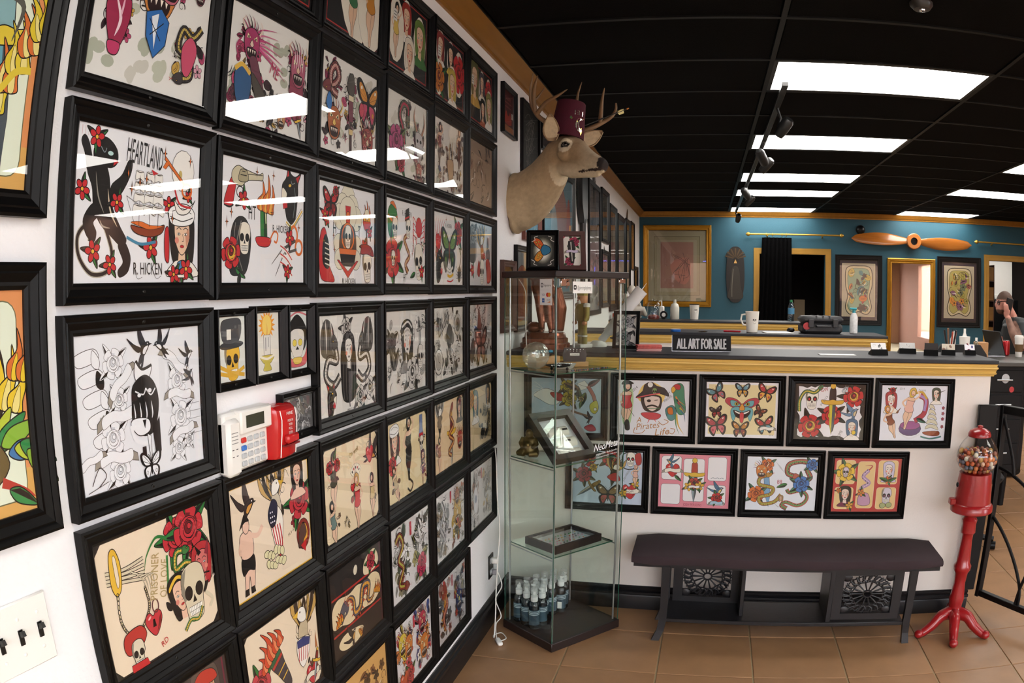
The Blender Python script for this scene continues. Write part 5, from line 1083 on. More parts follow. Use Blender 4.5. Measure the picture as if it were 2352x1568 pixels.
@K_('B', 2, 'black framed pink flash sheet of five white cards with a dagger in the middle')
def _():
    A = sheet('e48a9c', 62); B_ = 'f3f2f4'
    for a in ((-.6, -.24, .02, .46), (-.6, -.25, -.44, -.06), (.24, .58, .02, .46), (.24, .58, -.44, -.06)): roundrect(A, *a, .05, B_)
    roundrect(A, -.2, .18, -.38, .42, .05, B_); heart(A, -.4, .2, .26, RED, 0, 'f1ede0'); swallow(A, -.42, .36, .24, 0, -1, '3f6a8a', 'e0c27a'); leaf(A, -.36, .1, .16, -40); dagger(A, 0, .02, .78, 0, '8fa3ac', 'b03a2a', 'e0b83a'); rose(A, .0, -.04, .22, 'c23a34', '7a1418'); flower(A, -.1, -.1, .16, 'e0b03a'); flower(A, .1, -.08, .16, 'e0b03a')
    banner(A, 0, -.1, .2, B_); swallow(A, .42, -.16, .3, 10, 1, '3f6a8a', 'e0c27a'); rose(A, .42, -.3, .2, leaves=5); banner(A, .42, -.39, .24, 'a8c8d8')
    for k in range(3): A.L([(.3+.08*k, .06), (.34+.08*k, .08), (.37+.08*k, .06)], .01, '7a8a96'); 
    A.text('JOSH PERSONS', -.02, -.44, .05, 'a8364e', 0, w=.34); return A
@K_('B', 3, 'black framed white flash sheet with two snakes, orange roses and blue flower')
def _():
    A = sheet('e9eef6', 63); A.P([(-.34, .2), (-.24, .18), (-.2, -.2), (-.22, -.44), (-.3, -.2)], '7aa8d0', .006); rose(A, -.28, .34, .24, 'd8702e', '9a3a14', '3f7a5a'); rose(A, -.46, -.2, .3, 'd8702e', '9a3a14', '3f7a5a'); snake(A, [(.0, -.2), (-.12, -.34), (-.34, -.38), (-.4, -.26), (-.2, -.2), (-.16, -.08), (-.4, -.02), (-.4, .1), (-.26, .16)], .055, 'b8863a', 'a8b04a'); mask(A, -.38, .24, .3, 'd07a34', 'e8d8b0'); girl(A, .0, -.28, .14, 'b08a5a', body=None)
    snake(A, [(.12, -.46), (.02, -.4), (.1, -.34), (.3, -.4), (.44, -.34), (.48, -.22), (.36, -.12), (.16, -.16), (.1, -.1)], .07, 'b0564a', '6a9a5a', False); snake(A, [(.4, .06), (.52, .12), (.46, .26), (.5, .38), (.32, .42), (.12, .36), (.1, .2), (.24, .14)], .075, 'b0564a', '6a9a5a'); rose(A, .36, .0, .3, '3f78c0', '1f3f7a', '3f7a5a', 6); rose(A, .54, .36, .22, '3f78c0', '1f3f7a', '3f7a5a', 4); leaf(A, .1, .0, .2, 200); A.text('88', -.04, .04, .08, 'b03a4a', w=.09)
    for k in range(4): A.S([(-.12+.02*k, .4-.03*k), (-.02+.02*k, .3-.03*k)], .003, '999999'); A.S([(-.12+.02*k, -.36-.02*k), (-.04+.02*k, -.44)], .003, '999999')
    return A
@K_('B', 4, 'black framed red flash sheet of five tan cards with purple swan in the middle')
def _():
    A = sheet('b8302e', 64); B_ = 'e9c98c'
    for a in ((-.6, -.24, .02, .46), (-.6, -.25, -.45, -.04), (.2, .58, .02, .46), (.2, .58, -.45, -.04)): roundrect(A, *a, .05, B_, .004, 'f4e8d0')
    roundrect(A, -.19, .14, -.43, .44, .06, B_, .004, 'f4e8d0'); rose(A, -.42, .24, .34, 'e8c23a', 'b8862a', '3f6a3a', 5); skull(A, -.42, .24, .18, 0, 'd8c8d8'); girl(A, .4, .26, .36, 'd0c8e0', 'ece0d8', body='d8c8e8'); flower(A, .4, .1, .14, 'd8702e'); leaf(A, .4, .08, .18, 20); leaf(A, .4, .08, .18, 160); girl(A, -.4, -.2, .36, BLK, 'eed8c8', body='7a2a4a'); flower(A, -.52, -.1, .1, 'd8702e'); flower(A, -.3, -.38, .14, 'd8a03a')
    snake(A, [(-.06, -.2), (-.1, -.06), (.04, .04), (-.08, .16), (.02, .28)], .07, 'b08ab8', 'd8c0d8', False); A.L([(.02, .28), (.08, .36), (-.06, .36)], .03, 'b03a3a', 1); A.C([(-.14, -.36), (-.12, -.16), (.04, -.16), (.08, -.36)], 'c89ab8'); flower(A, -.1, -.14, .14, 'd8803a'); skull(A, .4, -.2, .3, 0, 'd8d0e0', '8a4a6a'); A.E(.34, -.38, .06, .05, 'a8b07a'); A.E(.46, -.37, .06, .05, 'a8b07a'); return A
for (row, k), (fn, lab) in CS.items():
    x0 = (-.3314 if row == 'A' else -.1251)+.41693*k
    M = wallM('C', x0+FWD/2, (1.0137 if row == 'A' else .6675)+rj.uniform(-.001, .001), .001) @ Matrix.Rotation(R(rj.uniform(-.2, .2)), 4, 'Z')
    framed('framed_flash_sheet', M, FWD, FHT, FMW, fn(), lab, 'flash sheets on the counter front')

# ---------------------------------------------------------------- small frames, controls on the left wall
def small(y0, y1, z0, z1, art, lab, mw=.016):
    w_, h_ = y1-y0, z1-z0
    return framed('small_framed_print', wallM('L', (y0+y1)/2, (z0+z1)/2, .001), w_, h_, mw, art, lab, 'small prints beside the keypad')
def sart(w_, h_, mw, bg, seed): return Art(w_-2*mw+.002, h_-2*mw+.002, bg, seed)
A = sart(.13, .165, .016, 'e8ece6', 71); skull(A, .02, -.18, .62, 4, 'e8b83a'); A.C([(-.3, .06), (-.1, .12), (.12, .12), (.32, .08), (.2, .02), (-.2, .0)], '3a3c40'); A.C([(-.2, .1), (-.26, .4), (0, .46), (.26, .42), (.2, .12)], '4a4c50'); A.P([(-.12, .3), (.0, .3), (.0, .14), (-.12, .14)], 'f1efe6', .006); A.L([(-.36, -.34), (0, -.4), (.34, -.3)], .06, 'e0b03a'); A.L([(-.34, -.24), (0, -.36), (.34, -.42)], .06, 'e0b03a')
small(1.226, 1.3565, 1.3635, 1.528, A, 'small black frame with yellow skull wearing a top hat')
A = sart(.13, .165, .016, 'eeece2', 72)
for k in range(16): A.push(0, .3, 1, k*22.5); A.P([(-.05, .1), (.05, .1), (0, .26)], 'f0a030'); A.pop()
A.E(0, .3, .14, .17, 'f8d870', ol=0); A.P([(-.1, .14), (.1, .14), (.1, -.2), (-.1, -.2)], 'e8e6e0', .01); A.S([(-.04, .1), (-.04, -.12)], .02, '8a8a88'); A.S([(.05, .1), (.05, -.06)], .014, '8a8a88'); A.L([(0, .14), (.01, .24), (-.01, .34)], .02, 'e07a2a', 1); A.C([(-.2, -.2), (.2, -.2), (.14, -.3), (.08, -.34), (.12, -.44), (-.12, -.44), (-.08, -.34), (-.14, -.3)], 'd0c054'); A.L([(-.22, -.2), (0, -.25), (.22, -.2)], .04, 'f4f0e0')
small(1.3635, 1.493, 1.364, 1.531, A, 'small black frame with burning candle under an orange sunburst')
A = sart(.12, .168, .016, 'dfe6e2', 73); A.C([(-.3, -.06), (-.3, .22), (0, .44), (.3, .22), (.3, -.06), (.16, -.2), (-.16, -.2)], BLK); A.C([(-.22, -.1), (-.22, .14), (.0, .2), (.22, .14), (.22, -.1), (.1, -.3), (-.1, -.3)], 'e4e2dc'); A.E(-.09, -.04, .07, .06, 'e8d24a'); A.E(.1, -.04, .07, .06, 'e8d24a'); A.L([(-.34, .36), (0, .48), (.34, .42)], .03, 'd0707a'); A.C([(-.34, -.1), (-.3, -.4), (0, -.46), (.3, -.4), (.34, -.1), (.2, -.3), (-.2, -.3)], 'd8686e'); A.P([(-.06, -.16), (.06, -.16), (0, -.1)], BLK); A.C([(-.14, -.3), (.14, -.3), (.1, -.4), (-.1, -.4)], 'e6c85a')
small(1.501, 1.621, 1.362, 1.53, A, 'small black frame with hooded pale face above pink collar')
A = sart(.178, .115, .016, '5a5c5e', 74)
for k in range(40):
    x, y, s, a = A.r.uniform(-.75, .75), A.r.uniform(-.45, .45), A.r.uniform(.14, .34), A.r.uniform(0, 360); A.push(x, y, s, a); A.L([(-.5, 0), (-.1, .34), (.34, .14), (.24, -.2), (-.04, -.12)], .05, A.r.choice(['9a9c9e', 'c2c4c6', '3a3c3e']), 1); A.L([(-.5, -.06), (-.1, .26), (.3, .1)], .012, 'e6e8ea', 1); A.pop()
framed('small_framed_print', wallM('L', 1.553, 1.272, .001) @ Matrix.Rotation(R(0), 4, 'Z'), .178, .115, .016, A, 'small black frame of grey scrolling waves beside red pull station', 'small prints beside the keypad')
# the two large frames at the left edge
def bigart(bg, bord, seed):
    A = Art(.44+.002, .325+.002, 'e0935a', seed); A.P([(-.69, -.5), (.69, -.5), (.69, -.3), (-.69, -.3)], 'dba95c'); roundrect(A, -.66, .6, -.44, .45, .08, 'e6efd8', .006, '6a6a4a'); return A
A = bigart(0, 0, 81); A.push(.15, -.02); A.C([(.1, .42), (.3, .44), (.44, .2), (.42, -.1), (.3, -.4), (.16, -.2)], 'e6efd8', 0)
dagger(A, .26, .1, .9, 8, '6aa8b8', '8ab4b8', 'e0c83a')
for k in range(7): flames(A, .1+.07*k, -.34+.1*k, .34, -20+8*k, ['e0c830', 'd8702e'][k % 2], 'f0e08a', 2)
A.L([(.2, .44), (.34, .38), (.3, .2)], .06, '5a5a52', 1); A.L([(.12, .1), (.2, .02), (.26, -.04), (.36, .06), (.46, .08)], .035, 'e0c83a'); skull(A, -.3, 0, .6); A.pop()
framed('large_framed_print', wallM('L', .773-.25, 1.681+.2, .001), .5, .405, .04, A, 'large black frame with flaming yellow dagger print at the upper left edge', 'large prints at the left edge')
A = bigart(0, 0, 82); A.push(.14, 0); A.C([(-.2, .1), (-.1, .36), (.2, .4), (.36, .22), (.34, -.04), (.1, -.12)], '2a2a24')
for k in range(8): A.E(.06+.06*(k % 4), .3-.09*(k//4), .03, .045, '4aa86a')
A.C([(.0, .06), (.14, .12), (.3, .02), (.24, -.06), (.06, -.06)], 'c2402e'); flames(A, .36, -.02, .34, -15, 'e8c830', 'f0e08a', 3); flames(A, .46, .1, .3, -10, 'd8702e', 'e8c830', 2)
for k in range(10): leaf(A, .12+.04*k, -.22+.02*(k % 3), .26, 100-16*k, ['2f8a4a', '8ab83a', '3f7ab0', 'b8c83a'][k % 4], False)
A.C([(.1, -.16), (.24, -.12), (.36, -.26), (.24, -.36), (.1, -.3)], '6a5a34'); A.E(.22, -.24, .05, .06, '5aa0d8'); A.L([(.3, -.34), (.44, -.4), (.5, -.44)], .05, 'b83a2e', 1); leaf(A, .34, -.38, .2, -30, '2f8a4a'); skull(A, -.3, .1, .6, 0, '8a8a80'); A.E(-.4, -.3, .1, .08, 'd8dccc'); A.pop()
framed('large_framed_print', wallM('L', .775-.25, 1.613-.2025, .001), .5, .405, .04, A, 'large black frame with green cobra and feathered bird print at the left edge', 'large prints at the left edge')

# alarm keypad
m_plast = mat('white_plastic', 'eeece6', 0.35); m_key = mat('grey_key', 'bfc3c6', 0.5); m_lcd = mat('lcd_screen', '3a3d30', 0.25)
t = thing('alarm_keypad', 'white alarm keypad with small screen and grey buttons', 'keypad', M=wallM('L', 1.312, 1.257, .0))
MB().cbox(-.082, .082, -.064, .062, 0, .022, .006).build('housing', m_plast, t)
MB().cbox(-.082, -.036, -.068, .05, .0, .034, .008).build('speaker_column', m_plast, t)
for k in range(4): MB().box(-.072, -.05, .022-.007*k, .0235-.007*k, .0335, .0345).build('slot', mat('slot_dark', '8a8a86'), t)
for k in range(2):
    for j in range(2): MB().box(-.072+.014*j, -.066+.014*j, -.012-.014*k, -.0105-.014*k, .0335, .0345).build('slot', mat('slot_black', '222222'), t)
d = MB().cbox(-.036, .083, .014, .064, .0, .034, .004).build('lid', m_plast, t)
MB().box(-.018, .05, .026, .052, .0335, .0348).build('screen', m_lcd, d)
for r_ in range(4):
    for c_ in range(4):
        cm = {(0, 0): mat('red_key', 'd0342c'), (1, 0): mat('blue_key', '3f7ad0')}.get((r_, c_), m_key)
        MB().cbox(-.024+.024*c_, -.007+.024*c_, -.006-.0165*r_, .005-.0165*r_, .021, .0265, .002).build('button', cm, t)
# fire alarm pull station
m_red = mat('glossy_red_plastic', 'c01c1e', 0.25, coat=0.3)
def text_obj(s, h, w_, m, parent, M, ext=.0004, name='lettering'):
    vs, fs, tw_ = text_polys(s); k = w_/tw_ if w_ else h
    mb = MB(); n = len(vs)
    mb.add([((x-tw_/2)*k, (y-.5)*h, ext) for x, y in vs], fs, M)
    o = mb.build(name, m, parent, smooth=0); return o
t = thing('fire_alarm_pull_station', 'red fire alarm pull station with white lettering beside keypad', 'fire alarm', M=wallM('L', 1.437, 1.253, 0))
pf = [(-.045, 0), (-.045, .03), (-.038, .046), (-.02, .054), (.02, .054), (.038, .046), (.045, .03), (.045, 0)]
rings = []
for y, s in ((-.058, .8), (-.05, .95), (.03, 1.0), (.05, .92), (.058, .7)): rings.append([(x, y, z*s) for x, z in pf])
MB().loft(rings).build('housing', m_red, t)
for x in (-.032, .032): MB().tube([(x, -.054, .046), (x, 0, .0515), (x, .03, .0525), (x, .05, .048)], .0012, 6).build('white_line', mat('white_print', 'f2efea', .4), t)
MB().cbox(-.024, .024, -.024, -.004, .05, .064, .004).build('pull_bar', m_red, t)
MB().box(-.03, .03, -.03, -.026, .05, .06).build('groove', mat('pull_groove', '7a1012'), t)
mw_ = mat('white_print', 'f2efea', .4)
text_obj('FIRE', .007, .026, mw_, t, Tm((0, .042, .0535)))
for k, s in enumerate(('PUSH IN', 'THEN', 'PULL', 'DOWN')): text_obj(s, .006, .022 if k == 0 else .015, mw_, t, Tm((0, .026-.009*k, .0546)))
# switch plate
t = thing('light_switch_plate', 'white wall switch plate with three black toggles', 'light switch', M=wallM('L', .646, 1.06, 0))
MB().cbox(-.0725, .0725, -.0585, .0585, 0, .006, .003).build('plate', m_plast, t)
mblk = mat('black_toggle', '151414', .35)
for k in (-1, 0, 1):
    o = MB().box(-.005, .005, -.013, .013, .004, .008).box(-.004, .004, -.003, .006, .006, .019, Tm((0, 0, 0), rx=R(-25))).build('toggle', mblk, t, (.046*k, 0, 0))
    for s in (-1, 1): MB().lathe([(.0035, .005), (.0035, .0068), (.002, .0075)], 10).build('screw', m_plast, t, (.046*k, .03*s, 0))
# outlet and plugs
t = thing('wall_outlet', 'black and grey wall outlet with plugs low on the left wall', 'outlet', M=wallM('L', 3.215, .29, 0))
MB().cbox(-.036, .036, -.058, .058, 0, .006, .003).build('plate', mat('black_plate', '1a1a1a', .3), t)
for s in (-1, 1): MB().cbox(-.017, .017, -.014+.028*s, .014+.028*s, .005, .009, .003).build('socket', m_key, t)
plug = MB().cbox(-.013, .013, .014, .042, .009, .04, .005).build('plug', m_plast); plug.matrix_world = t.matrix_world.copy(); tag(plug, 'white plug in the upper socket of the black outlet', 'plug')
plug = MB().cbox(-.011, .011, -.042, -.016, .009, .034, .005).build('plug', mat('grey_plug', '8d8d92', .4)); plug.matrix_world = t.matrix_world.copy(); tag(plug, 'grey plug in the lower socket of the black outlet', 'plug')
# ---------------------------------------------------------------- pictures further along the left wall
def far_pic(y0, y1, z0, z1, lab, bg, pal, seed, mw=.04, fm=None, prof=STD, n=26, name='framed_picture', extra=None, smax=.4, off=.001, tilt=0):
    w_, h_ = y1-y0, z1-z0; A = Art(w_-2*mw+.002, h_-2*mw+.002, bg, seed)
    if pal: dense(A, -A.W*.42, A.W*.42, -.42, .42, pal, n, .12, smax, .003)
    if extra: extra(A)
    return framed(name, wallM('L', (y0+y1)/2, (z0+z1)/2, off), w_, h_, mw, A, lab, 'pictures beyond the deer head', prof, fm, False)
def red_ex(A):
    A.P([(-A.W/2, -.5), (A.W/2, -.5), (A.W/2, -.34), (-A.W/2, -.34)], 'b8703a'); A.C([(-.3, -.3), (-.2, .0), (.0, -.1), (.2, .02), (.3, -.28)], 'b8321e'); A.P([(-.42, .1), (-.3, .1), (-.3, -.0), (-.42, -.0)], 'e8e2d8'); A.P([(.3, .02), (.42, .02), (.42, -.12), (.3, -.12)], 'e8e2d8')
    A.text('GALLERY', 0, .32, .09, 'c9746a', w=.5); A.S([(-.3, .2), (.3, .2)], .02, 'a85a52'); A.S([(-.25, .1), (.25, .1)], .015, 'a85a52')
far_pic(3.39, 3.645, 2.305, 2.55, 'small thick black frame with dark red poster left of the deer antlers', '5a1414', None, 101, .02, extra=red_ex)
def chalk(A):
    for k in range(18): A.L([(A.r.uniform(-.3, .3), A.r.uniform(-.4, .4)) for _ in range(4)], .008, A.r.choice(['6a6862', '8f8d86', '4a4844']))
    A.L([(-.3, .3), (-.1, .4), (.1, .34), (.3, .36)], .01, '8a8880'); A.E(0, .1, .14, .2, None, ol=.012, olc='8a8880')
far_pic(3.776, 4.20, 2.15, 2.565, 'unframed dark chalk sketch behind the deer ear', '2b2a27', None, 102, .012, prof=FLAT, extra=chalk)
far_pic(4.24, 4.62, 2.38, 2.56, 'black framed red and dark print behind the deer neck', '3a2a2c', ['6a2a2c', '2a2a30', '8a5a4a'], 103, .03)
far_pic(3.392, 3.632, 1.36, 1.70, 'brown wooden frame with amber print beside the glass case top', '7a5a24', ['8a6a2a', '5a421c', 'a8823a'], 104, .03, m_wood_frame, n=14)
far_pic(3.645, 3.96, 1.35, 1.785, 'black frame with copper figure print behind the butterfly frame', '8f9494', None, 105, .03, extra=lambda A: A.C([(-.3, -.4), (-.34, .1), (-.1, .3), (.2, .26), (.3, -.1), (.2, -.4)], '9a4a24'))
m_red_wood = mat('ribbed_red_wood', '6a3428', 0.4, var=0.3, scale=40, stretch=(1, 6, 1))
far_pic(3.81, 4.22, 1.82, 2.14, 'ribbed red wood frame with blue and white abstract under the deer chest', '5a7a8c', ['2f4a6a', '7a9aa8', 'c8b8a8', '3a5a78', 'd8d0c4'], 106, .045, m_red_wood, n=20)
def abstract(A):
    A.P([(-A.W/2, -.5), (A.W/2, -.5), (A.W/2, .5), (-A.W/2, .5)], '6f96a4'); A.C([(-.2, .1), (0, .46), (.3, .3), (.46, .05), (.3, -.3), (.1, -.1)], 'b07a6a', 0); A.C([(-.4, -.4), (-.3, .2), (-.1, .1), (-.1, -.3)], 'a8bcc4', 0); A.C([(.3, -.45), (.36, .2), (.5, .3), (.56, -.3)], 'b85a48', 0)  # teal ground paints the back wall reflection into the print
far_pic(4.28, 5.36, 1.5, 2.36, 'large black framed rust abstract with a teal wall reflection painted in', '6f96a4', None, 107, .05, extra=abstract)
far_pic(6.05, 6.75, 1.35, 2.47, 'tall dark framed print with ruled border beyond the black paddle', '8a8a92', ['6a6a74', '9a8f8a', 'a8a8b0'], 108, .04, prof=FLAT)
far_pic(6.82, 7.35, 2.0, 2.5, 'black framed print, upper of the stacked pair', '8a8478', ['6a645a', '3a3632'], 109, .04)
far_pic(6.82, 7.35, 1.4, 1.93, 'black framed print, lower of the stacked pair', '9a958a', ['6a645a', 'b8a890'], 110, .04)
far_pic(7.42, 8.02, 1.35, 2.42, 'wide black framed red brown print, fourth from the far corner', '9a8a84', ['7a4a44', 'b0a49a'], 111, .07)
far_pic(8.12, 8.9, 1.35, 2.39, 'black framed pale print, third from the far corner', 'a8a49c', ['8a8680', 'c0b8ae'], 112, .06)
far_pic(9.0, 9.5, 1.55, 2.42, 'slim black framed amber print, second from the far corner', 'a88a5a', ['8a6a3a', '6a5a44'], 113, .04)
far_pic(9.62, 10.1, 1.82, 2.44, 'pale unglazed canvas nearest the far corner', 'a89a92', ['8f827a', 'b8a8a0'], 114, .012, prof=FLAT)
far_pic(10.12, 10.62, 1.35, 1.88, 'small dark frame low in the far corner', '3a4a54', ['2a3640', '55656e'], 115, .05)
# black paddle on the wall
t = thing('paddle', 'black wooden paddle hanging upright among the far pictures', 'paddle', (0.03, 5.62, 0))
MB().loft([[(x*th, y*w_, z) for x, y in ((-1, -1), (1, -1), (1, 1), (-1, 1))] for th, w_, z in ((.012, .12, 2.56), (.02, .13, 2.4), (.02, .13, 2.2), (.022, .09, 2.12), (.02, .035, 2.06))]).build('blade', mat('black_lacquer_wood', '0b0b0d', .3), t)
MB().tube([(0, 0, 2.09), (0, .01, 1.9), (0, .0, 1.62)], [.026, .022, .02], 10).build('shaft', mat('black_lacquer_wood', '0b0b0d', .3), t)
MB().cbox(-.028, 0, -.02, .02, 2.25, 2.3, .004).build('bracket', m_base, t)

# ---------------------------------------------------------------- deer head with fez
m_fur = vcol('deer_fur', 0.85, bump=0.25, bscale=260)
dt = thing('deer_head_mount', 'mounted buck deer head with antlers on the left wall', 'deer head', (0, 3.6, 1.95))
dinv = dt.location
def dl(p): return (p[0]-dinv.x, p[1]-dinv.y, p[2]-dinv.z)
hf, hl = Vector((.854, -.52, 0)), Vector((.52, .854, 0)); HP = Vector((.265, 3.495, 2.22))
def hp(f, l, z): return HP+hf*f+hl*l+Vector((0, 0, z))
mb = MB()
neck = spline([(0.0, 3.64, 1.985), (.05, 3.63, 2.0), (.12, 3.60, 2.045), (.185, 3.562, 2.105), (.235, 3.525, 2.17), (.275, 3.49, 2.225)], 5)
L_ = len(neck); rad = [(.142, .138, .122, .1, .082, .07)[min(5, int(i/(L_-1)*5))]*(1-((i/(L_-1)*5) % 1))+(.142, .138, .122, .1, .082, .07, .07)[min(5, int(i/(L_-1)*5)+1)]*((i/(L_-1)*5) % 1) for i in range(L_)]
mb.tube([dl(p) for p in neck], rad, 20)
mb.ell(dl((.05, 3.62, 1.935)), (.075, .11, .085)); mb.ell(dl((.02, 3.63, 1.9)), (.035, .1, .065)); mb.ell(dl((.02, 3.63, 2.09)), (.035, .11, .05))
prof = [(-.015, .0, .062), (.03, .0, .071), (.075, -.008, .07), (.115, -.028, .06), (.15, -.05, .049), (.19, -.072, .042), (.225, -.09, .039), (.25, -.1, .036), (.268, -.106, .027)]
mb.tube([dl(hp(f, 0, z)) for f, z, r in prof], [r for f, z, r in prof], 18)
mb.tube([dl(hp(f, 0, z)) for f, z in ((.02, -.075), (.08, -.1), (.15, -.112), (.215, -.127), (.24, -.13))], [.045, .042, .033, .023, .016], 14)
for s in (-1, 1): mb.ell(dl(hp(.085, .045*s, .028)), (.03, .03, .018)); mb.ell(dl(hp(.07, .05*s, -.03)), (.035, .035, .035))
def furcol(v):
    p = Vector(v)+dinv-HP; f, l, z = p.dot(hf), p.dot(hl), p.z
    base = Vector(hx('9c8466')); nz = noise.noise(Vector(v)*14)*.6+noise.noise(Vector(v)*50)*.5+noise.noise(Vector(v)*110)*.5
    if f < -.02:                                    # neck: paler throat and brisket
        k = max(0, min(1, (f*-1.0+z*-1.2-.02)*2.2)); base = base.lerp(Vector(hx('bda988')), k*.8)
    else:
        if z > .035 and f < .12: base = base.lerp(Vector(hx('6e5642')), min(1, (z-.035)*30))
        base = base.lerp(Vector(hx('cdbfa4')), max(0, min(.6, (f-.14)*10)))
        base = base.lerp(Vector(hx('dccfb2')), max(0, min(.75, (-z-.06)*14)))
        if f > .25 and z > -.122: base = Vector(hx('241c1a'))
        e = math.hypot(f-.085, z-.008)
        if abs(l) > .03 and e < .034: base = base.lerp(Vector(hx('e2d6bc')), .8)
        if abs(l) > .03 and (f-.085)**2/.022**2+(z-.008)**2/.014**2 < 1: base = Vector(hx('1a1412'))
        if abs(z+.118) < .006 and f > .14: base = Vector(hx('3a2a24'))
    return tuple(max(0, c*(1+.22*nz)) for c in base)
blob('head_and_neck', mb, .0062, 4, m_fur, dt, furcol)
m_eye = mat('glass_eye', '120b08', 0.05, coat=1.0)
for s in (-1, 1): MB().ell(dl(hp(.085, .061*s, .008)), (.0135, .0135, .0115), 14, 10).build('eye', m_eye, dt)
for s in (-1, 1):
    MB().ell(dl(hp(.262, .014*s, -.098)), (.006, .006, .008), 10, 8).build('nostril', mat('nostril_black', '0c0908', .5), dt)
# ears: hollow leaf shapes
def ear(base, tip, out, side):
    B, T_ = Vector(base), Vector(tip); ax = (T_-B); n_ = Vector(out).normalized(); w_ = ax.cross(n_).normalized(); rings = []
    for i in range(9):
        u = i/8; wd = (.018, .028, .035, .038, .037, .032, .025, .015, .003)[i]; c = B+ax*u-n_*.012*math.sin(PI*u)
        ring = []
        for k in range(10):
            a = -1.25+2.5*k/9; ring.append(tuple(c+w_*wd*math.sin(a)+n_*(.022*(1-math.cos(a))*(1-.3*u))))
        for k in range(9, -1, -1):
            a = -1.25+2.5*k/9; ring.append(tuple(c+w_*(wd+.004)*math.sin(a)+n_*(.022*(1-math.cos(a))*(1-.3*u)-.005)))
        rings.append(ring)
    m2 = MB(); m2.loft([[dl(p) for p in r] for r in rings]); o = m2.build('ear', mat('ear_fur', 'a08668', .85, var=.25, scale=30), dt, smooth=60)
    m3 = MB(); m3.loft([[dl(tuple(Vector(p)+n_*.0012)) for p in r[1:9]] for r in rings[1:8]], cap=False); m3.build('inner_ear', mat('inner_ear_fur', 'c9b494', .9, var=.35, scale=60, stretch=(1, 1, 1)), o, smooth=60)
ear((.243, 3.405, 2.25), (.24, 3.375, 2.372), Vector((.25, -1, .0)), -1)
ear((.36, 3.492, 2.25), (.462, 3.53, 2.312), Vector((.2, -1, .1)), 1)
# antlers
m_ant = mat('antler_bone', '7a5c3e', 0.5, var=0.35, scale=12, bump=0.3, bscale=80)
def antler(main, tines):
    m2 = MB(); p = spline(main[0], 6); n_ = len(p); m2.tube([dl(q) for q in p], [main[1]+(main[2]-main[1])*(i/(n_-1))**1.4 for i in range(n_)], 9)
    for pts, r0 in tines:
        q = spline(pts, 6); k = len(q); m2.tube([dl(x) for x in q], [r0*(1-(i/(k-1))**2.2*.85) for i in range(k)], 8)
    m2.build('antler', m_ant, dt, smooth=60)
antler(([hp(.0, -.035, .06), (.222, 3.44, 2.335), (.175, 3.41, 2.375), (.148, 3.395, 2.43), (.146, 3.385, 2.5), (.161, 3.38, 2.575)], .014, .003),
       [([(.165, 3.40, 2.395), (.16, 3.39, 2.45), (.163, 3.40, 2.52), (.176, 3.41, 2.572)], .011), ([(.17, 3.405, 2.38), (.22, 3.385, 2.43), (.275, 3.37, 2.455), (.325, 3.36, 2.482)], .011), ([(.15, 3.40, 2.44), (.17, 3.43, 2.47), (.2, 3.45, 2.52)], .007)])
antler(([hp(.0, .035, .06), (.39, 3.53, 2.325), (.45, 3.555, 2.358), (.5, 3.575, 2.395), (.52, 3.58, 2.43), (.521, 3.58, 2.462)], .014, .004),
       [([(.448, 3.555, 2.358), (.452, 3.558, 2.42), (.458, 3.56, 2.48), (.47, 3.56, 2.535)], .011), ([(.37, 3.53, 2.33), (.338, 3.545, 2.42), (.34, 3.552, 2.5), (.36, 3.56, 2.57)], .009)])
# fez
m_fez = mat('maroon_felt', '4a1024', 0.95, var=0.15, scale=60, bump=0.2, bscale=300)
fz = thing('fez_hat', 'maroon felt fez with jewelled lettering and emblem, worn by the deer', 'hat', M=Matrix.Translation((.297, 3.478, 2.274)) @ Matrix.Rotation(R(-4), 4, 'X') @ Matrix.Rotation(R(8), 4, 'Y'))
FB, FT, FH_ = .082, .066, .178
MB().lathe([(FB-.004, 0), (FB, .0), (FB, .003), (FT+.002, FH_-.004), (FT-.002, FH_), (.004, FH_+.001), (.004, FH_-.003), (FT-.006, FH_-.004), (FB-.004, 0)], 40, cap=False).build('felt_body', m_fez, fz)
m_jewel = mat('silver_jewels', 'd8d2c2', 0.18, .8, var=.4, scale=200); m_goldj = mat('gold_jewels', 'd8a84a', .2, .8, var=.3, scale=200)
def on_fez(u, v):
    """u: metres around from the facing point, v: height"""
    r = FB+(FT-FB)*v/FH_+.0012; a = -R(48)+u/r; return (r*math.cos(a), r*math.sin(a), v)
def fez_text(s, u, v, h, w_):
    vs, fs, tw_ = text_polys(s); mb = MB(); mb.add([on_fez(u+(x-tw_/2)*w_/tw_, v+(y-.5)*h) for x, y in vs], fs); mb.build('lettering', m_jewel, fz, smooth=0)
fez_text('El K', .018, .118, .024, .07)
def fez_shape(pts, m, name):
    mb = MB(); mb.add([on_fez(*p) for p in pts], [tuple(range(len(pts)))]); mb.build(name, m, fz, smooth=0)
cres = [(.02+.028*math.cos(a), .06+.034*math.sin(a)) for a in [R(60+30*k) for k in range(9)]]+[(.028+.017*math.cos(a), .064+.024*math.sin(a)) for a in [R(290-30*k) for k in range(8)]]
fez_shape(cres, m_jewel, 'crescent'); fez_shape([(-.025, .088), (-.03, .08), (.0, .076), (.042, .1), (.046, .094), (.0, .07)], m_goldj, 'scimitar')
fez_shape([(.02, .03), (.03, .05), (.036, .03), (.03, .012)], m_goldj, 'pendant'); fez_shape([(-.024, .086), (-.034, .096), (-.038, .084), (-.03, .078)], mat('green_jewels', '6f9a6a', .2, .5), 'hilt')
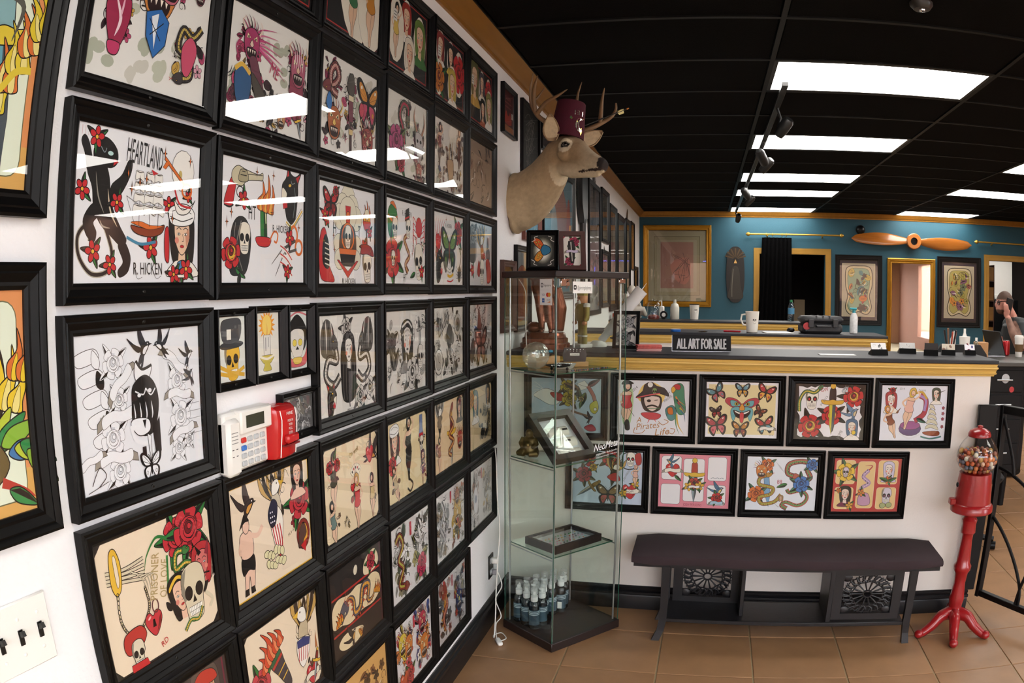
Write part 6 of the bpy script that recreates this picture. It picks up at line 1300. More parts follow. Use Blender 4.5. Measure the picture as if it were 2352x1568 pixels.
# arrow stuck through the antler
ar = thing('arrow', 'arrow with yellow fletching behind the right antler', 'arrow', (0, 0, 0))
a0, a1 = Vector((.36, 3.5, 2.33)), Vector((.556, 3.59, 2.428)); d_ = (a1-a0).normalized()
MB().tube([a0, a1+d_*.02], .0028, 8).build('shaft', mat('dark_arrow_shaft', '1c1a18', .4), ar)
for k in range(3):
    n_ = d_.orthogonal().normalized(); n_.rotate(Matrix.Rotation(2*PI*k/3, 3, d_)); q = [a1-d_*.035, a1-d_*.028+n_*.014, a1-d_*.002+n_*.014, a1]
    sd = d_.cross(n_).normalized()*.0006; MB().loft([[tuple(p+sd) for p in q], [tuple(p-sd) for p in q]]).build('feather', mat('yellow_fletching', 'c9c46a' if k else 'e8dca0', .6), ar)
MB().tube([a1+d_*.018, a1+d_*.03], [.004, .003], 8).build('nock', mat('orange_nock', 'd07a1e', .4), ar)
# ---------------------------------------------------------------- glass display case
m_brown = mat('black_brown_laminate', '241a18', 0.4, var=0.15, scale=20); m_alu = mat('brushed_aluminium', 'b9bcc0', 0.3, 0.9); m_chrome = mat('chrome', 'd8d8da', 0.08, 1.0)
m_cg = glass('case_glass', 'fafdfb', 0.035); m_edge = mat('green_glass_edge', '2c5a4a', 0.15, coat=.5); m_shelf = glass('shelf_glass', 'f0f8f4', 0.05)
F0 = Vector((.345, 2.976)); u_ = Vector((.612, .791)); v_ = Vector((-.791, .612)); CW, CDp = .402, .332
CM = Matrix(((u_.x, v_.x, 0, F0.x), (u_.y, v_.y, 0, F0.y), (0, 0, 1, 0), (0, 0, 0, 1)))     # local x along right face, y along left face
dc = thing('display_case', 'tall free-standing glass display case with dark brown base and top', 'display case', M=CM)
MB().cbox(-.008, CW+.008, -.008, CDp+.008, .0, .042, .003).build('base', m_brown, dc)
MB().cbox(-.012, CW+.012, -.012, CDp+.012, 1.612, 1.64, .003).build('top', m_brown, dc)
G = .004
for nm, b in (('glass_door', (.004, CW-.004, 0, G)), ('side_pane', (0, G, .006, CDp)), ('side_pane', (CW-G, CW, .006, CDp)), ('back_pane', (.004, CW-.004, CDp-G, CDp))):
    MB().box(*b, .042, 1.612).build(nm, m_cg, dc, smooth=0)
for x, y in ((-.001, -.001), (CW+.001, -.001), (-.001, CDp+.001)): MB().box(x-.0015, x+.0015, y-.0015, y+.0015, .042, 1.612).build('glass_edge', m_edge, dc)
for x, y in ((.014, .016), (CW-.014, .016), (.014, CDp-.016), (CW-.014, CDp-.016)): MB().lathe([(.0045, .042), (.0045, 1.612)], 10, (x, y, 0)).build('post', m_alu, dc)
SZ = (.432, .832, 1.222)
for z in SZ:
    sh = MB().box(.02, CW-.02, .03, CDp-.008, z-.005, z).build('shelf', m_shelf, dc, smooth=0)
    MB().box(.02, CW-.02, .0285, .03, z-.005, z).box(.0188, .02, .03, CDp-.008, z-.005, z).box(CW-.02, CW-.0188, .03, CDp-.008, z-.005, z).build('shelf_edge', m_edge, sh)
    for x in (.014, CW-.014): MB().lathe([(.0028, 0), (.0028, CDp-.032)], 8, M=Tm((x, .016, z-.012), rx=R(-90))).build('shelf_rail', m_alu, dc)
MB().lathe([(.011, 0), (.011, .012), (.009, .016)], 14, M=Tm((.05, -.001, 1.585), rx=R(90))).build('lock', m_chrome, dc)
MB().cbox(.012, .045, -.016, -.001, 1.575, 1.608, .003).build('hinge', m_chrome, dc); MB().cbox(CW-.05, CW-.01, -.012, -.001, 1.59, 1.612, .003).build('hinge', m_chrome, dc)
def cw(x, y, z): return CM @ Vector((x, y, z))
def cmat(x, y, z, rz=0, rx=0, ry=0): return CM @ Tm((x, y, z), rx, ry, rz)
def decal(M, w_, h_, art, name='sticker', parent=None): o = ob(name, art.mesh(), parent); o.matrix_local = M; return o
# stickers on the case panes: left face looks along local -x
A = Art(.075, .105, 'f3f2f2', 1); A.T = [(1, 0, 0, 1, 0, 0)]
roundrect(A, -.29, -.17, .2, .34, .03, 'f3f2f2', .03, '333333'); A.P([(-.245, .255), (-.215, .255), (-.215, .285), (-.245, .285)], '333333'); A.text('Square', .08, .27, .1, '555555', w=.42); A.S([(-.32, .08), (.32, .08)], .006, 'cccccc'); A.text('VISA', -.15, -.1, .09, '2b3f7a', w=.2, shear=.2); A.E(.1, -.1, .085, .085, 'd8302a', ol=0); A.E(.2, -.1, .085, .085, 'e8a030', ol=0); A.P([(-.22, -.24), (-.08, -.24), (-.08, -.4), (-.22, -.4)], '2f5fa8'); A.text('AMEX', -.15, -.32, .05, 'ffffff', w=.11); A.text('DISCOVER', .16, -.3, .045, '444444', w=.2); A.P([(.06, -.4), (.26, -.4), (.26, -.35)], 'e0802a')
st = thing('payment_sticker', 'white card-payment sticker with coloured logos on the case glass', 'sticker', M=CM @ Matrix(((0, 0, -1, -.0022), (-1, 0, 0, .06), (0, 1, 0, 1.552), (0, 0, 0, 1))))
MB().cbox(-.038, .038, -.053, .053, -.0006, 0, .0002).build('card', m_plast, st); decal(Matrix.Translation((0, 0, .0001)), 0, 0, A, 'print', st)
A = Art(.11, .048, 'f4f4f2', 2); roundrect(A, -1.05, -.72, -.2, .2, .08, '222222'); A.E(-.885, 0, .08, .08, 'f4f4f2', ol=0); A.text('@piercingsbyjimmy', .2, .0, .34, '333333', w=1.6)
st = thing('handle_label', 'white social media handle label beside the case lock', 'sticker', M=CM @ Matrix(((1, 0, 0, .145), (0, 0, -1, -.0012), (0, 1, 0, 1.572), (0, 0, 0, 1))))
MB().box(-.055, .055, -.024, .024, -.0006, 0).build('card', m_plast, st); decal(Matrix.Translation((0, 0, .0001)), 0, 0, A, 'print', st)
m_wtxt = mat('white_vinyl_letters', 'e9eef0', .5)
st = thing('lettering_decal', 'white slanted lettering decal low on the right case pane', 'sticker', M=CM @ Matrix(((1, 0, 0, .3), (0, 0, -1, .0), (0, 1, 0, .885), (0, 0, 0, 1))))
text_obj('NeoMetal', .034, .15, m_wtxt, st, Tm((0, .012, .0005)) @ Matrix(((1, .25, 0, 0), (.08, 1, 0, 0), (0, 0, 1, 0), (0, 0, 0, 1)))); text_obj('Implantable  Body Jewelry', .009, .13, m_wtxt, st, Tm((0, -.02, .0005), rz=R(4))); text_obj('www.neometal.com - made in usa', .006, .13, m_wtxt, st, Tm((0, -.034, .0005), rz=R(4)))
# --- bottom: spray bottles
m_liq = mat('dark_bottle', '1d242a', 0.12, coat=.6); m_lab = mat('bottle_label', '39505e', .45, var=.3, scale=90); m_cap = glass('clear_cap', 'f4f6f6', .06, haze=.12); m_noz = mat('white_nozzle', 'eceded', .4)
def make_bottle():
    t = thing('spray_bottle', '', 'bottle')
    MB().lathe([(.016, 0), (.019, .003), (.019, .085), (.017, .096), (.01, .104), (.01, .108)], 18).build('body', m_liq, t)
    MB().lathe([(.0193, .018), (.0193, .075)], 18, cap=False).build('label_band', m_lab, t)
    for k in range(3): MB().lathe([(.0196, .068-.006*k), (.0196, .071-.006*k)], 18, cap=False).build('label_stripe', mat('label_white', 'b9c8d0', .5), t)
    MB().lathe([(.0115, .104), (.0125, .106), (.0125, .124), (.009, .128)], 16).build('collar', m_noz, t)
    MB().tube([(0, 0, .126), (0, 0, .137), (.012, 0, .139)], [.007, .0065, .003], 10).build('nozzle', m_noz, t)
    MB().lathe([(.0128, .122), (.0128, .152), (.0112, .155)], 16).build('clear_cap', m_cap, t)
    return t
b0 = make_bottle()
BL = [(.038, .275), (.038, .22), (.038, .165), (.092, .285), (.092, .23), (.092, .175), (.146, .282), (.146, .228), (.2, .288), (.2, .234), (.254, .285), (.3, .262), (.254, .23)]
bl_lab = {0: 'dark spray bottle at the left end of the case floor', 1: 'dark spray bottle nearest the left case pane', 12: 'dark spray bottle with white barcode, right of the cluster', 11: 'dark spray bottle standing rightmost on the case floor'}
for i, (x, y) in enumerate(BL):
    t = b0 if i == 0 else copy_tree(b0); t.matrix_world = cmat(x+.004, y+.008, .0425, R(40+i*23)) @ Matrix.Scale(1.3, 4); t['label'] = bl_lab.get(i, 'dark bottle with clear cap in the middle of the spray bottle cluster'); t['group'] = 'spray bottles on the case floor'
    if i == 12:
        MB().cbox(-.008, .008, -.0002, .0006, .02, .046, .0002).build('barcode', m_plast, t, (.0, -.0194, 0), (0, 0, 0)); t.rotation_euler.z = 0.0
# --- lowest shelf: flat tray of coloured plugs
def tray(M, w_, d_, h_, nm, lab, rim=.014, mt=None):
    mt = mt or m_brown; t = thing(nm, lab, 'display tray', M=M)
    mb = MB(); rings = []
    for sx, sy in ((-1, -1), (1, -1), (1, 1), (-1, 1)): rings.append([(sx*(w_/2-o), sy*(d_/2-o), z) for o, z in ((0, 0), (0, h_), (rim, h_), (rim, h_*.4))])
    mb.loft(rings, cap=False); L = 12; mb.f += [(L+i, L+(i+1) % 4, (i+1) % 4, i) for i in range(4)]; mb.build('rim', mt, t)
    MB().box(-w_/2+.004, w_/2-.004, -d_/2+.004, d_/2-.004, .001, h_*.42).build('white_insert', mat('tray_insert', 'dfe2e6', .6), t)
    return t
t = tray(cmat(.195, .155, SZ[0]+.0005, R(2)), .285, .2, .034, 'jewellery_tray', 'flat black-brown tray of coloured ear plugs on the lowest glass shelf')
rc = random.Random(3); pc = ['c83a34', '3a7ac8', 'e0b83a', '3fa05a', 'e07a2a', '222222', 'e08ab0', '6ac0c8', 'f0efe8']
pm = {c: MB().lathe([(.004, 0), (.004, .003), (.0025, .0035)], 8).mesh('plug', mat('plug_'+c, c, .35)) for c in pc}
for i in range(60):
    c = rc.choice(pc); ob('ear_plug', pm[c], t, (-.11+.02*(i % 12)+rc.uniform(-.003, .003), -.06+.026*(i//12)+rc.uniform(-.004, .004), .0145))
MB().box(-.128, .128, -.086, .086, .03, .0315).build('glass_lid', m_pane, t, smooth=0)
# --- middle shelf: tilted shadow box, buddha
sb = thing('jewellery_shadow_box', 'dark shadow box of body jewellery leaning on the middle glass shelf', 'shadow box', M=CM @ Tm((.15, .045, SZ[1]+.003)) @ Matrix.Rotation(R(42), 4, 'X'))
m_sbox = mat('dark_olive_wood', '1f1914', .4, var=.3, scale=18)
mb = MB(); W2, H2, DD, RM = .118, .128, .036, .03
rings = []
for sx, sy in ((-1, 0), (1, 0), (1, 1), (-1, 1)): rings.append([(sx*(W2-o), (o if sy == 0 else 2*H2-o), z) for o, z in ((0, 0), (0, DD), (RM, DD-.004), (RM, .008))])
mb.loft(rings, cap=False); mb.f += [(12+i, 12+(i+1) % 4, (i+1) % 4, i) for i in range(4)]; mb.build('rim', m_sbox, sb)
MB().box(-W2+.004, W2-.004, .004, 2*H2-.004, .002, .006).build('back_panel', mat('jewellery_card', 'cfd4d4', .6), sb)
for k in range(3):
    c0 = .04+.06*k; cy_ = MB(); cy_.loft([[(-.06+.01*(k % 2)+x, c0+.024*math.cos(a), .006+.016*math.sin(a)) for a in [R(s) for s in range(0, 181, 20)]] for x in (0, .115)]); cy_.build('jewellery_roll', mat('cream_roll', 'e6e3d6', .6), sb)
    MB().box(-.02+.02*k, .01+.02*k, c0-.006, c0+.004, .0222, .0228).build('brand_tag', mat('black_tag', '2a2622', .5), sb)
    for i in range(14): MB().ell((-.05+.0075*i, c0+.012, .0205), .0018, 6, 5).build('stud', m_chrome, sb)
MB().box(-W2+RM-.002, W2-RM+.002, RM-.002, 2*H2-RM+.002, .024, .0255).build('glass_pane', m_pane, sb, smooth=0)
bd = thing('buddha_figurine', 'small bronze seated buddha on the middle glass shelf', 'figurine', M=cmat(.07, .25, SZ[1]+.0045, R(-62)))
mb = MB(); mb.ell((0, 0, .03), (.042, .036, .03)); mb.ell((0, .004, .06), (.032, .028, .035)); mb.ell((.0, -.016, .05), (.02, .02, .022)); mb.ell((0, -.004, .104), (.0145, .015, .018)); mb.ell((0, 0, .088), (.012, .012, .012))
for s in (-1, 1): mb.tube([(.026*s, 0, .08), (.038*s, -.008, .056), (.024*s, -.026, .042)], [.012, .011, .008], 10); mb.tube([(.03*s, .0, .02), (.04*s, -.02, .014), (.01*s, -.034, .012)], [.018, .016, .012], 10); mb.ell((.015*s, .0, .1), (.004, .006, .012))
blob('body', mb, .0035, 3, mat('aged_bronze', '6e5c34', .35, .6, var=.4, scale=30), bd)
# --- top shelf
rnd = random.Random(9)
m_crys = glass('crackle_glass', 'f6f2e6', .2, .12, .16)
t = thing('crackle_glass_globe', 'clear crackled glass globe with white centre on the top shelf', 'glass globe', M=cmat(.062, .2, SZ[2]+.0605, R(-120)) )
mb = MB(); mb.ell((0, 0, 0), (.036, .058, .058), 28, 18); mb.v = [tuple(Vector(p)*(1+.05*noise.noise(Vector(p)*90))) for p in mb.v]; mb.build('globe', m_crys, t, smooth=20)
MB().lathe([(.008, 0), (.008, .006)], 14, M=Tm((.033, 0, 0), ry=R(90))).build('centre_disc', m_plast, t)
m_wood = mat('pale_wood', 'b98a52', .5, var=.25, scale=5, stretch=(1, 10, 10))
t = MB().cbox(-.055, .055, -.035, .035, 0, .022, .002).build('wood_block', m_wood); t.matrix_world = cmat(.285, .2, SZ[2]+.0005, R(-20)); tag(t, 'pale wooden block under the black titanium stand', 'wood block')
t = MB().cbox(-.06, .06, -.04, .04, 0, .05, .002).build('wood_block', m_wood); t.matrix_world = cmat(.16, .262, SZ[2]+.0005, R(-12)); tag(t, 'taller pale wooden block under the blue stone tray', 'wood block')
t = thing('titanium_stand', 'faceted black stand with TITANIUM tag and dangling jewels', 'jewellery stand', M=cmat(.285, .2, SZ[2]+.0225, R(-37)))
MB().prism([(-.048, 0), (.048, 0), (.054, .03), (.046, .06), (-.046, .06), (-.054, .03)], -.016, .016, Tm(rx=R(90))).build('stand_body', mat('black_acrylic', '0b0b0c', .3), t)
MB().box(-.021, .021, -.0168, -.0162, .027, .038).build('tag_card', m_plast, t); text_obj('TITANIUM', .005, .032, mat('black_ink', '222222'), t, Tm((0, -.0169, .0325), rx=R(90)), .0002)
for k in range(6):
    j = MB().ell((-.035+.0145*k, -.0175, .054), .003, 8, 6).ell((-.035+.0145*k, -.0175, .047), .0022, 8, 6).build('jewel', m_chrome, t)
t = thing('blue_stone_tray', 'black tray of turquoise blue stones on a wooden block', 'stone tray', M=cmat(.16, .262, SZ[2]+.051, R(-30)))
MB().lathe([(.03, 0), (.046, .008), (.046, .014), (.04, .013), (.0, .008)], 20).build('dish', mat('black_acrylic', '0b0b0c', .3), t)
for k in range(4): MB().ell((-.03+.02*k, -.004+.008*(k % 2), .017), (.0115, .01, .008)).build('stone', mat('turquoise_stone', '2f8ab0', .35, var=.4, scale=30), t)
t = thing('footed_dish', 'black three-footed dish of silver beads at the shelf front', 'dish', M=cmat(.1, .1, SZ[2]+.001))
MB().lathe([(.02, .014), (.052, .022), (.054, .025), (.05, .0245), (.02, .018)], 24).build('bowl', mat('black_iron', '120f0e', .4, .4), t)
for k in range(3): a = R(90+120*k); MB().ell((.04*math.cos(a), .04*math.sin(a), .007), (.006, .006, .0075), 10, 8).build('foot', mat('black_iron', '120f0e', .4, .4), t)
for k in range(26): a = rnd.uniform(0, 6.28); r_ = rnd.uniform(0, .036); MB().ell((r_*math.cos(a), r_*math.sin(a), .0225), .003, 7, 5).build('bead', m_chrome, t)
t = thing('white_square_dish', 'white square ceramic dish with silver jewellery', 'dish', M=cmat(.185, .155, SZ[2]+.001, R(30)))
mb = MB(); mb.loft([[(sx*a, sy*a, z) for sx, sy in ((-1, -1), (1, -1), (1, 1), (-1, 1))] for a, z in ((.03, 0), (.042, .02), (.04, .021), (.028, .006))]); mb.build('dish_body', mat('white_ceramic', 'e9e7e2', .2, coat=.4), t)
for k in range(16): MB().ell((rnd.uniform(-.03, .03), rnd.uniform(-.03, .03), .02), (.003, .003, .003), 7, 5).build('stud', m_chrome, t)
t = thing('beaded_bracelet', 'row of coloured beads along the front edge of the top shelf', 'bracelet', M=cmat(.0, .0, SZ[2]))
for k in range(24): MB().ell((.13+.009*k, .044+.002*math.sin(k), .0042), .0038, 7, 5).build('bead', mat('bead_%d' % (k % 4), ['3a2f4a', '5a6a7a', '7a3a3a', '2a4a44'][k % 4], .25), t)
# cord of the globe lamp, down the back of the case to the outlet and in loops on the floor
m_cord = mat('white_cord', 'e6e4de', .5)
pts = [cw(.06, .26, SZ[2]+.09), cw(.06, .268, 1.45), cw(.062, .27, 1.55), cw(.05, .3, 1.606)]
MB().tube([tuple(p) for p in spline([tuple(p) for p in pts], 8)], .0022, 6).build('lamp_cord', m_cord, label='white lamp cord hanging inside the glass case', category='cord')
p2 = [(.04, 3.21, .262), (.06, 3.2, .2), (.05, 3.13, .16), (.07, 3.15, .07), (.06, 3.1, .05), (.075, 3.05, .006), (.1, 3.02, .006), (.12, 3.05, .006), (.085, 3.1, .006), (.06, 3.06, .01), (.07, 3.03, .02), (.06, 3.09, .1), (.055, 3.12, .2), (.062, 3.125, .35), (.07, 3.13, .5), (.058, 3.135, .65), (.05, 3.15, .8), (.03, 3.2, .86)]
MB().tube([tuple(p) for p in spline(p2, 8)], .0026, 6).build('extension_cord', m_cord, label='white extension cord looping from wall outlet to floor beside the case', category='cord')
t = MB().cbox(-.012, .012, -.03, .03, 0, .018, .005).build('inline_switch', m_plast, None, (.1, 3.0, .0005), (0, 0, R(30))); tag(t, 'white in-line cord switch on the tiles beside the case', 'cord switch')
# two pictures standing on the case
A = Art(.1, .14, '3a3a34', 201)
for k in range(6): A.E(0, 0, .3-.03*k, .42-.035*k, ['55544a', '77766a', '9a988a', 'c2c0b2', 'e0ded2', 'f2f1ea'][k], 0, 0, 20)
A.push(.02, .02, .8, 90); A.C([(0, .02), (.1, .22), (.34, .4), (.48, .3), (.4, .12), (.2, 0)], 'e0642a', .02); A.C([(.0, .02), (-.1, .22), (-.34, .34), (-.46, .22), (-.36, .08), (-.2, 0)], 'e0902a', .02); A.C([(-.2, .0), (0, .1), (.2, 0), (.14, -.2), (0, -.28), (-.14, -.2)], '2f78a0', .02)
for x, y in ((.2, .22), (.3, .28), (.32, .18), (-.2, .18), (-.3, .2), (-.26, .1), (.16, .12)): A.E(x, y, .035, .03, 'e8d04a', ol=.01)
A.pop()
for sx in (-1, 1):
    for sy in (-1, 1): A.L([(sx*.34, sy*.28), (sx*.24, sy*.34), (sx*.26, sy*.42), (sx*.16, sy*.46)], .02, 'e6e4dc')
t1 = framed('framed_butterfly', Tm((.262, 3.105, 1.641), rz=R(8)) @ Matrix.Rotation(R(90-14), 4, 'X') @ Matrix.Translation((0, .0865, 0)), .135, .173, .018, A, 'black framed orange butterfly painting standing on the glass case', screws=False)
MB().cbox(-.015, .015, -.08, .02, -.03, -.026, .001, M=Matrix.Rotation(R(-24), 4, 'X')).build('easel_leg', m_back, t1)
A = Art(.075, .15, 'efece2', 202); A.P([(-.25, .5), (-.25, .36), (-.12, .5)], 'b03a44'); A.P([(.25, -.5), (.25, -.36), (.12, -.5)], 'b03a44'); rose(A, .06, .28, .3, 'b03a5a', '6a1a34'); rose(A, -.08, -.3, .26, 'b03a5a', '6a1a34'); A.P([(-.1, .3), (.04, .34), (.1, .1), (.04, -.36), (-.04, -.36), (-.12, .1)], '33312f', .01); A.S([(-.03, .28), (.0, -.3)], .03, 'c9c6be'); banner(A, 0, .0, .34, 'd8cce6')
t2 = framed('framed_coffin_print', Tm((.382, 3.15, 1.641), rz=R(16)) @ Matrix.Rotation(R(90-16), 4, 'X') @ Matrix.Translation((0, .0865, 0)), .115, .173, .021, A, 'brown framed coffin and roses print standing on the glass case', prof=FLAT, fm=mat('flat_brown_frame', '4c2d28', .45), screws=False)
MB().cbox(-.015, .015, -.08, .02, -.03, -.026, .001, M=Matrix.Rotation(R(-26), 4, 'X')).build('easel_leg', m_back, t2)
# ---------------------------------------------------------------- bench
m_bw = mat('worn_black_wood', '0f0e12', 0.42, var=0.35, scale=25, bump=0.1, bscale=60); m_vel = mat('plum_velvet', '33262a', 0.95, var=0.22, scale=7, bump=0.15, bscale=300)
be = thing('bench', 'long low bench with plum velvet top and carved black wood base', 'bench', (0, 0, 0))
rings = []
for i in range(15):
    x = .655+1.425*i/14; e = .012 if i in (0, 14) else 0; sg = .004*math.sin(i*1.7)
    rings.append([(x, y, z) for y, z in ((3.172+e, .374-sg), (3.166+e, .388), (3.17+e, .412-e), (3.2, .421-e+sg*.4), (3.46, .423-e), (3.488-e, .415-e), (3.492-e, .39), (3.486-e, .372))])
MB().loft(rings).build('cushion', m_vel, be, smooth=50)
MB().box(.665, 2.07, 3.19, 3.48, .355, .372).build('seat_board', m_bw, be)
MB().cbox(.82, 1.93, 3.195, 3.43, .088, .108, .003).build('shelf', m_bw, be)
for x, s in ((.81, -1), (1.945, 1)):
    for y, f in ((3.2, 1), (3.43, 1)):
        q = [(x, y, .36), (x, y, .2), (x+.002*s, y, .1), (x+.01*s, y-.004, .05), (x+.03*s, y-.012, .0)] if s < 0 else [(x, y, .36), (x, y, .2), (x, y, .1), (x+.004, y, .05), (x+.01, y-.008, .0)]
        MB().loft([[(p[0]+dx*k, p[1]+dy*k, p[2]) for dx, dy in ((-.017, -.013), (.017, -.013), (.017, .013), (-.017, .013))] for p, k in zip(q, (1.1, 1, 1, .95, 1.05))]).build('leg', m_bw, be, smooth=0)
def carved(x0, x1, z0, z1, y, nm='carved_panel'):
    fr = MB(); b = .045; fr.box(x0-b, x1+b, y, y+.022, z0-.03, z0).box(x0-b, x1+b, y, y+.022, z1, z1+.02).box(x0-b, x0, y, y+.022, z0, z1).box(x1, x1+b, y, y+.022, z0, z1)
    o = fr.build('panel_frame', m_bw, be, smooth=0); m2 = MB(); cx, cz = (x0+x1)/2, (z0+z1)/2; RX, RZ = (x1-x0)/2, (z1-z0)/2
    def P3(a, r): return (cx+RX*r*math.cos(a), y+.011, cz+RZ*r*math.sin(a))
    for rr, th in ((.17, .0045), (.6, .0035), (.95, .003)): m2.tube([P3(2*PI*k/28, rr+(.05*abs(math.sin(7*PI*k/28)) if rr == .6 else 0)) for k in range(29)], th, 6, cap=False)
    for k in range(14): a = 2*PI*k/14; m2.tube([P3(a, .17), P3(a, .62)], [.0028, .0048], 6)
    for k in range(22):
        a = 2*PI*k/22; m2.tube([P3(a, .63), P3(a+.16, .8), P3(a+.1, 1.0)], [.004, .006, .004], 6); m2.tube([P3(a, .66), P3(a-.2, .82), P3(a-.3, 1.02)], [.003, .005, .003], 6)
    for sx in (-1, 1):
        for sz in (-1, 1): m2.ell((cx+sx*RX*.86, y+.011, cz+sz*RZ*.86), (RX*.2, .006, RZ*.22), 10, 6)
    m2.build(nm, m_bw, o)
carved(1.615, 1.855, .15, .335, 3.203); carved(.885, 1.115, .135, .335, 3.405)
MB().cbox(1.55, 1.572, 3.2, 3.43, .108, .356, .002).build('side_panel', m_bw, be); MB().cbox(1.152, 1.17, 3.25, 3.43, .108, .356, .002).build('side_panel', m_bw, be)
# ---------------------------------------------------------------- gumball machine
m_gr = mat('red_enamel', '94161a', 0.3, var=.12, scale=10, bump=.12, bscale=90, coat=.3); GX, GY = 2.228, 3.3
gm = thing('gumball_machine', 'red gumball machine with glass globe on a cast pedestal', 'gumball machine', (GX, GY, 0))
MB().lathe([(.02, .07), (.055, .085), (.06, .1), (.045, .115), (.034, .125), (.036, .15), (.04, .17), (.036, .19), (.03, .25), (.034, .3), (.044, .315), (.046, .335), (.036, .35), (.034, .38), (.028, .46), (.03, .49), (.038, .5), (.036, .54), (.04, .56), (.03, .575), (.045, .59), (.05, .6)], 24).build('pedestal', m_gr, gm)
for k, a in enumerate((200, 258, 318, 80)):
    a = R(a); L_ = .205 if k < 3 else .16; pts = [(.03*math.cos(a), .03*math.sin(a), .095), (.08*math.cos(a), .08*math.sin(a), .09), (.13*math.cos(a), .13*math.sin(a), .05), ((L_-.02)*math.cos(a), (L_-.02)*math.sin(a), .022), (L_*math.cos(a), L_*math.sin(a), .022)]
    q = spline(pts, 5); m2 = MB(); n_ = len(q); m2.tube([tuple(p) for p in q], [.034-.014*min(1, i/(n_*.75)) for i in range(n_)], 10); m2.ell((L_*math.cos(a), L_*math.sin(a), .021), (.024, .024, .021), 12, 8); m2.build('foot', m_gr, gm)
MB().lathe([(.05, .595), (.1, .6), (.108, .606), (.108, .63), (.1, .64), (.094, .645)], 32).build('tray', m_gr, gm)
MB().lathe([(.094, .64), (.09, .7), (.084, .76), (.082, .782), (.06, .785)], 32).build('body', m_gr, gm)
MB().cbox(-.122, -.09, -.02, .02, .635, .665, .005).build('coin_slot', m_gr, gm); MB().ell((-.094, -.012, .73), (.006, .012, .012), 10, 8).build('knob', m_base, gm)
m_globe = glass('globe_glass', 'fdfdfb', .05); MB().lathe([(.06, .782), (.086, .8), (.103, .832), (.105, .86), (.096, .895), (.078, .925), (.055, .95)], 32, cap=False).build('globe', m_globe, gm)
rg = random.Random(4); gcol = ['b8562e', 'cfc8b8', '8a5a4a', '6a6a78', 'b08a4a', '7a2f24', 'd0a890', 'c87a4a']; gme = {c: MB().ell((0, 0, 0), .0115, 10, 8).mesh('gumball', mat('gum_'+c, c, .25)) for c in gcol}; cnt = 0; pl = []
for z in [.797+.0195*k for k in range(5)]:
    rmax = {0: .06, 1: .082, 2: .089, 3: .09, 4: .085}[round((z-.797)/.0195)]
    for r_ in (rmax, rmax-.023, rmax-.046, rmax-.069):
        if r_ < .004: continue
        k_ = max(1, int(2*PI*r_/.0245))
        for j in range(k_):
            a = 2*PI*j/k_+z*50; c = rg.choice(gcol)
            if z > .87 and rg.random() < .4: continue
            ob('gumball', gme[c], gm, (r_*math.cos(a), r_*math.sin(a), z+rg.uniform(-.002, .002)))
MB().lathe([(.052, .945), (.058, .948), (.058, .958), (.05, .972), (.03, .982), (.014, .986), (.014, .994), (.004, .998)], 28).build('lid', m_gr, gm)
# ---------------------------------------------------------------- iron gate
m_iron = mat('black_iron_paint', '09090a', .45, spec=.25)
gt = thing('iron_gate', 'open black iron gate with curved bars at the right edge', 'gate', (2.432, 3.5, 0), R(-60))     # local x runs along the leaf
MB().cbox(-.012, .012, -.02, .02, .09, 1.06, .003).build('hinge_stile', m_iron, gt)
MB().cbox(0, .95, -.016, .016, .095, .125, .003).build('bottom_rail', m_iron, gt); MB().cbox(0, .95, -.016, .016, 1.02, 1.06, .003).build('top_rail', m_iron, gt); MB().cbox(.93, .955, -.016, .016, .09, 1.06, .003).build('latch_stile', m_iron, gt)
def bar(pts, r=.009): MB().tube([(s, 0, z) for s, z in [(p[0], p[1]) for p in spline([Vector((a, b)) for a, b in pts], 8)]], r, 8).build('curved_bar', m_iron, gt)
bar([(.0, .52), (.08, .46), (.16, .38), (.23, .29), (.28, .2), (.29, .12)]); bar([(.268, .12), (.285, .23), (.33, .35), (.42, .5), (.55, .64)]); bar([(.0, .76), (.1, .738), (.23, .68), (.36, .58), (.5, .42), (.6, .12)]); bar([(.0, 1.02), (.045, .92), (.09, .82), (.115, .73)]); bar([(.3, 1.02), (.36, .85), (.5, .74), (.7, .7), (.9, .85)])
t = MB().cbox(2.29, 2.395, 3.488, 3.514, .13, 1.06, .003).build('gate_post', m_iron); tag(t, 'flat black gate post board on the counter corner', 'gate post')
# ---------------------------------------------------------------- on the near countertop (height 1.27)
CT = 1.2705
A = Art(.11, .16, 'e4e3de', 301); rose(A, .02, .26, .42, 'b9bbbe', '4a4c50', '6a6c70', 5); rose(A, -.1, -.26, .5, '8f9296', '3a3c40', '5a5c60', 5); leaf(A, .2, -.0, .2, -70, '6a6c70'); leaf(A, -.2, .12, .2, 150, '8a8c90'); leaf(A, .1, -.38, .2, -20, '6a6c70')
t = framed('framed_rose_print', Tm((.552, 3.705, CT+.0035), rz=R(-3)) @ Matrix.Rotation(R(76), 4, 'X') @ Matrix.Translation((0, .094, 0)), .132, .188, .0165, A, 'black framed grey rose print standing on the near counter', screws=False, prof=FLAT)
MB().cbox(-.015, .015, -.085, .02, -.035, -.031, .001, M=Matrix.Rotation(R(-24), 4, 'X')).build('easel_leg', m_back, t)
m_cardr = mat('red_patterned_card', 'c85a52', .6, var=.5, scale=120)
for k in range(5):
    t = MB().cbox(-.06, .06, -.03, .03, 0, .0058, .001).build('card_pack', m_cardr if k > 1 else mat('pink_card', 'd8a09a', .6), None, (.668+.002*(k % 2), 3.665, CT+.006*k), (0, 0, R(8+2*k))); tag(t, ['lowest pink card pack of the small pile beside the art sign', 'pink card pack second from the bottom of the small pile', 'red patterned card pack in the middle of the small pile', 'red patterned card pack second from the top of the pile', 'topmost red patterned card pack beside the art sign'][k], 'card pack', 'card packs on the near counter')
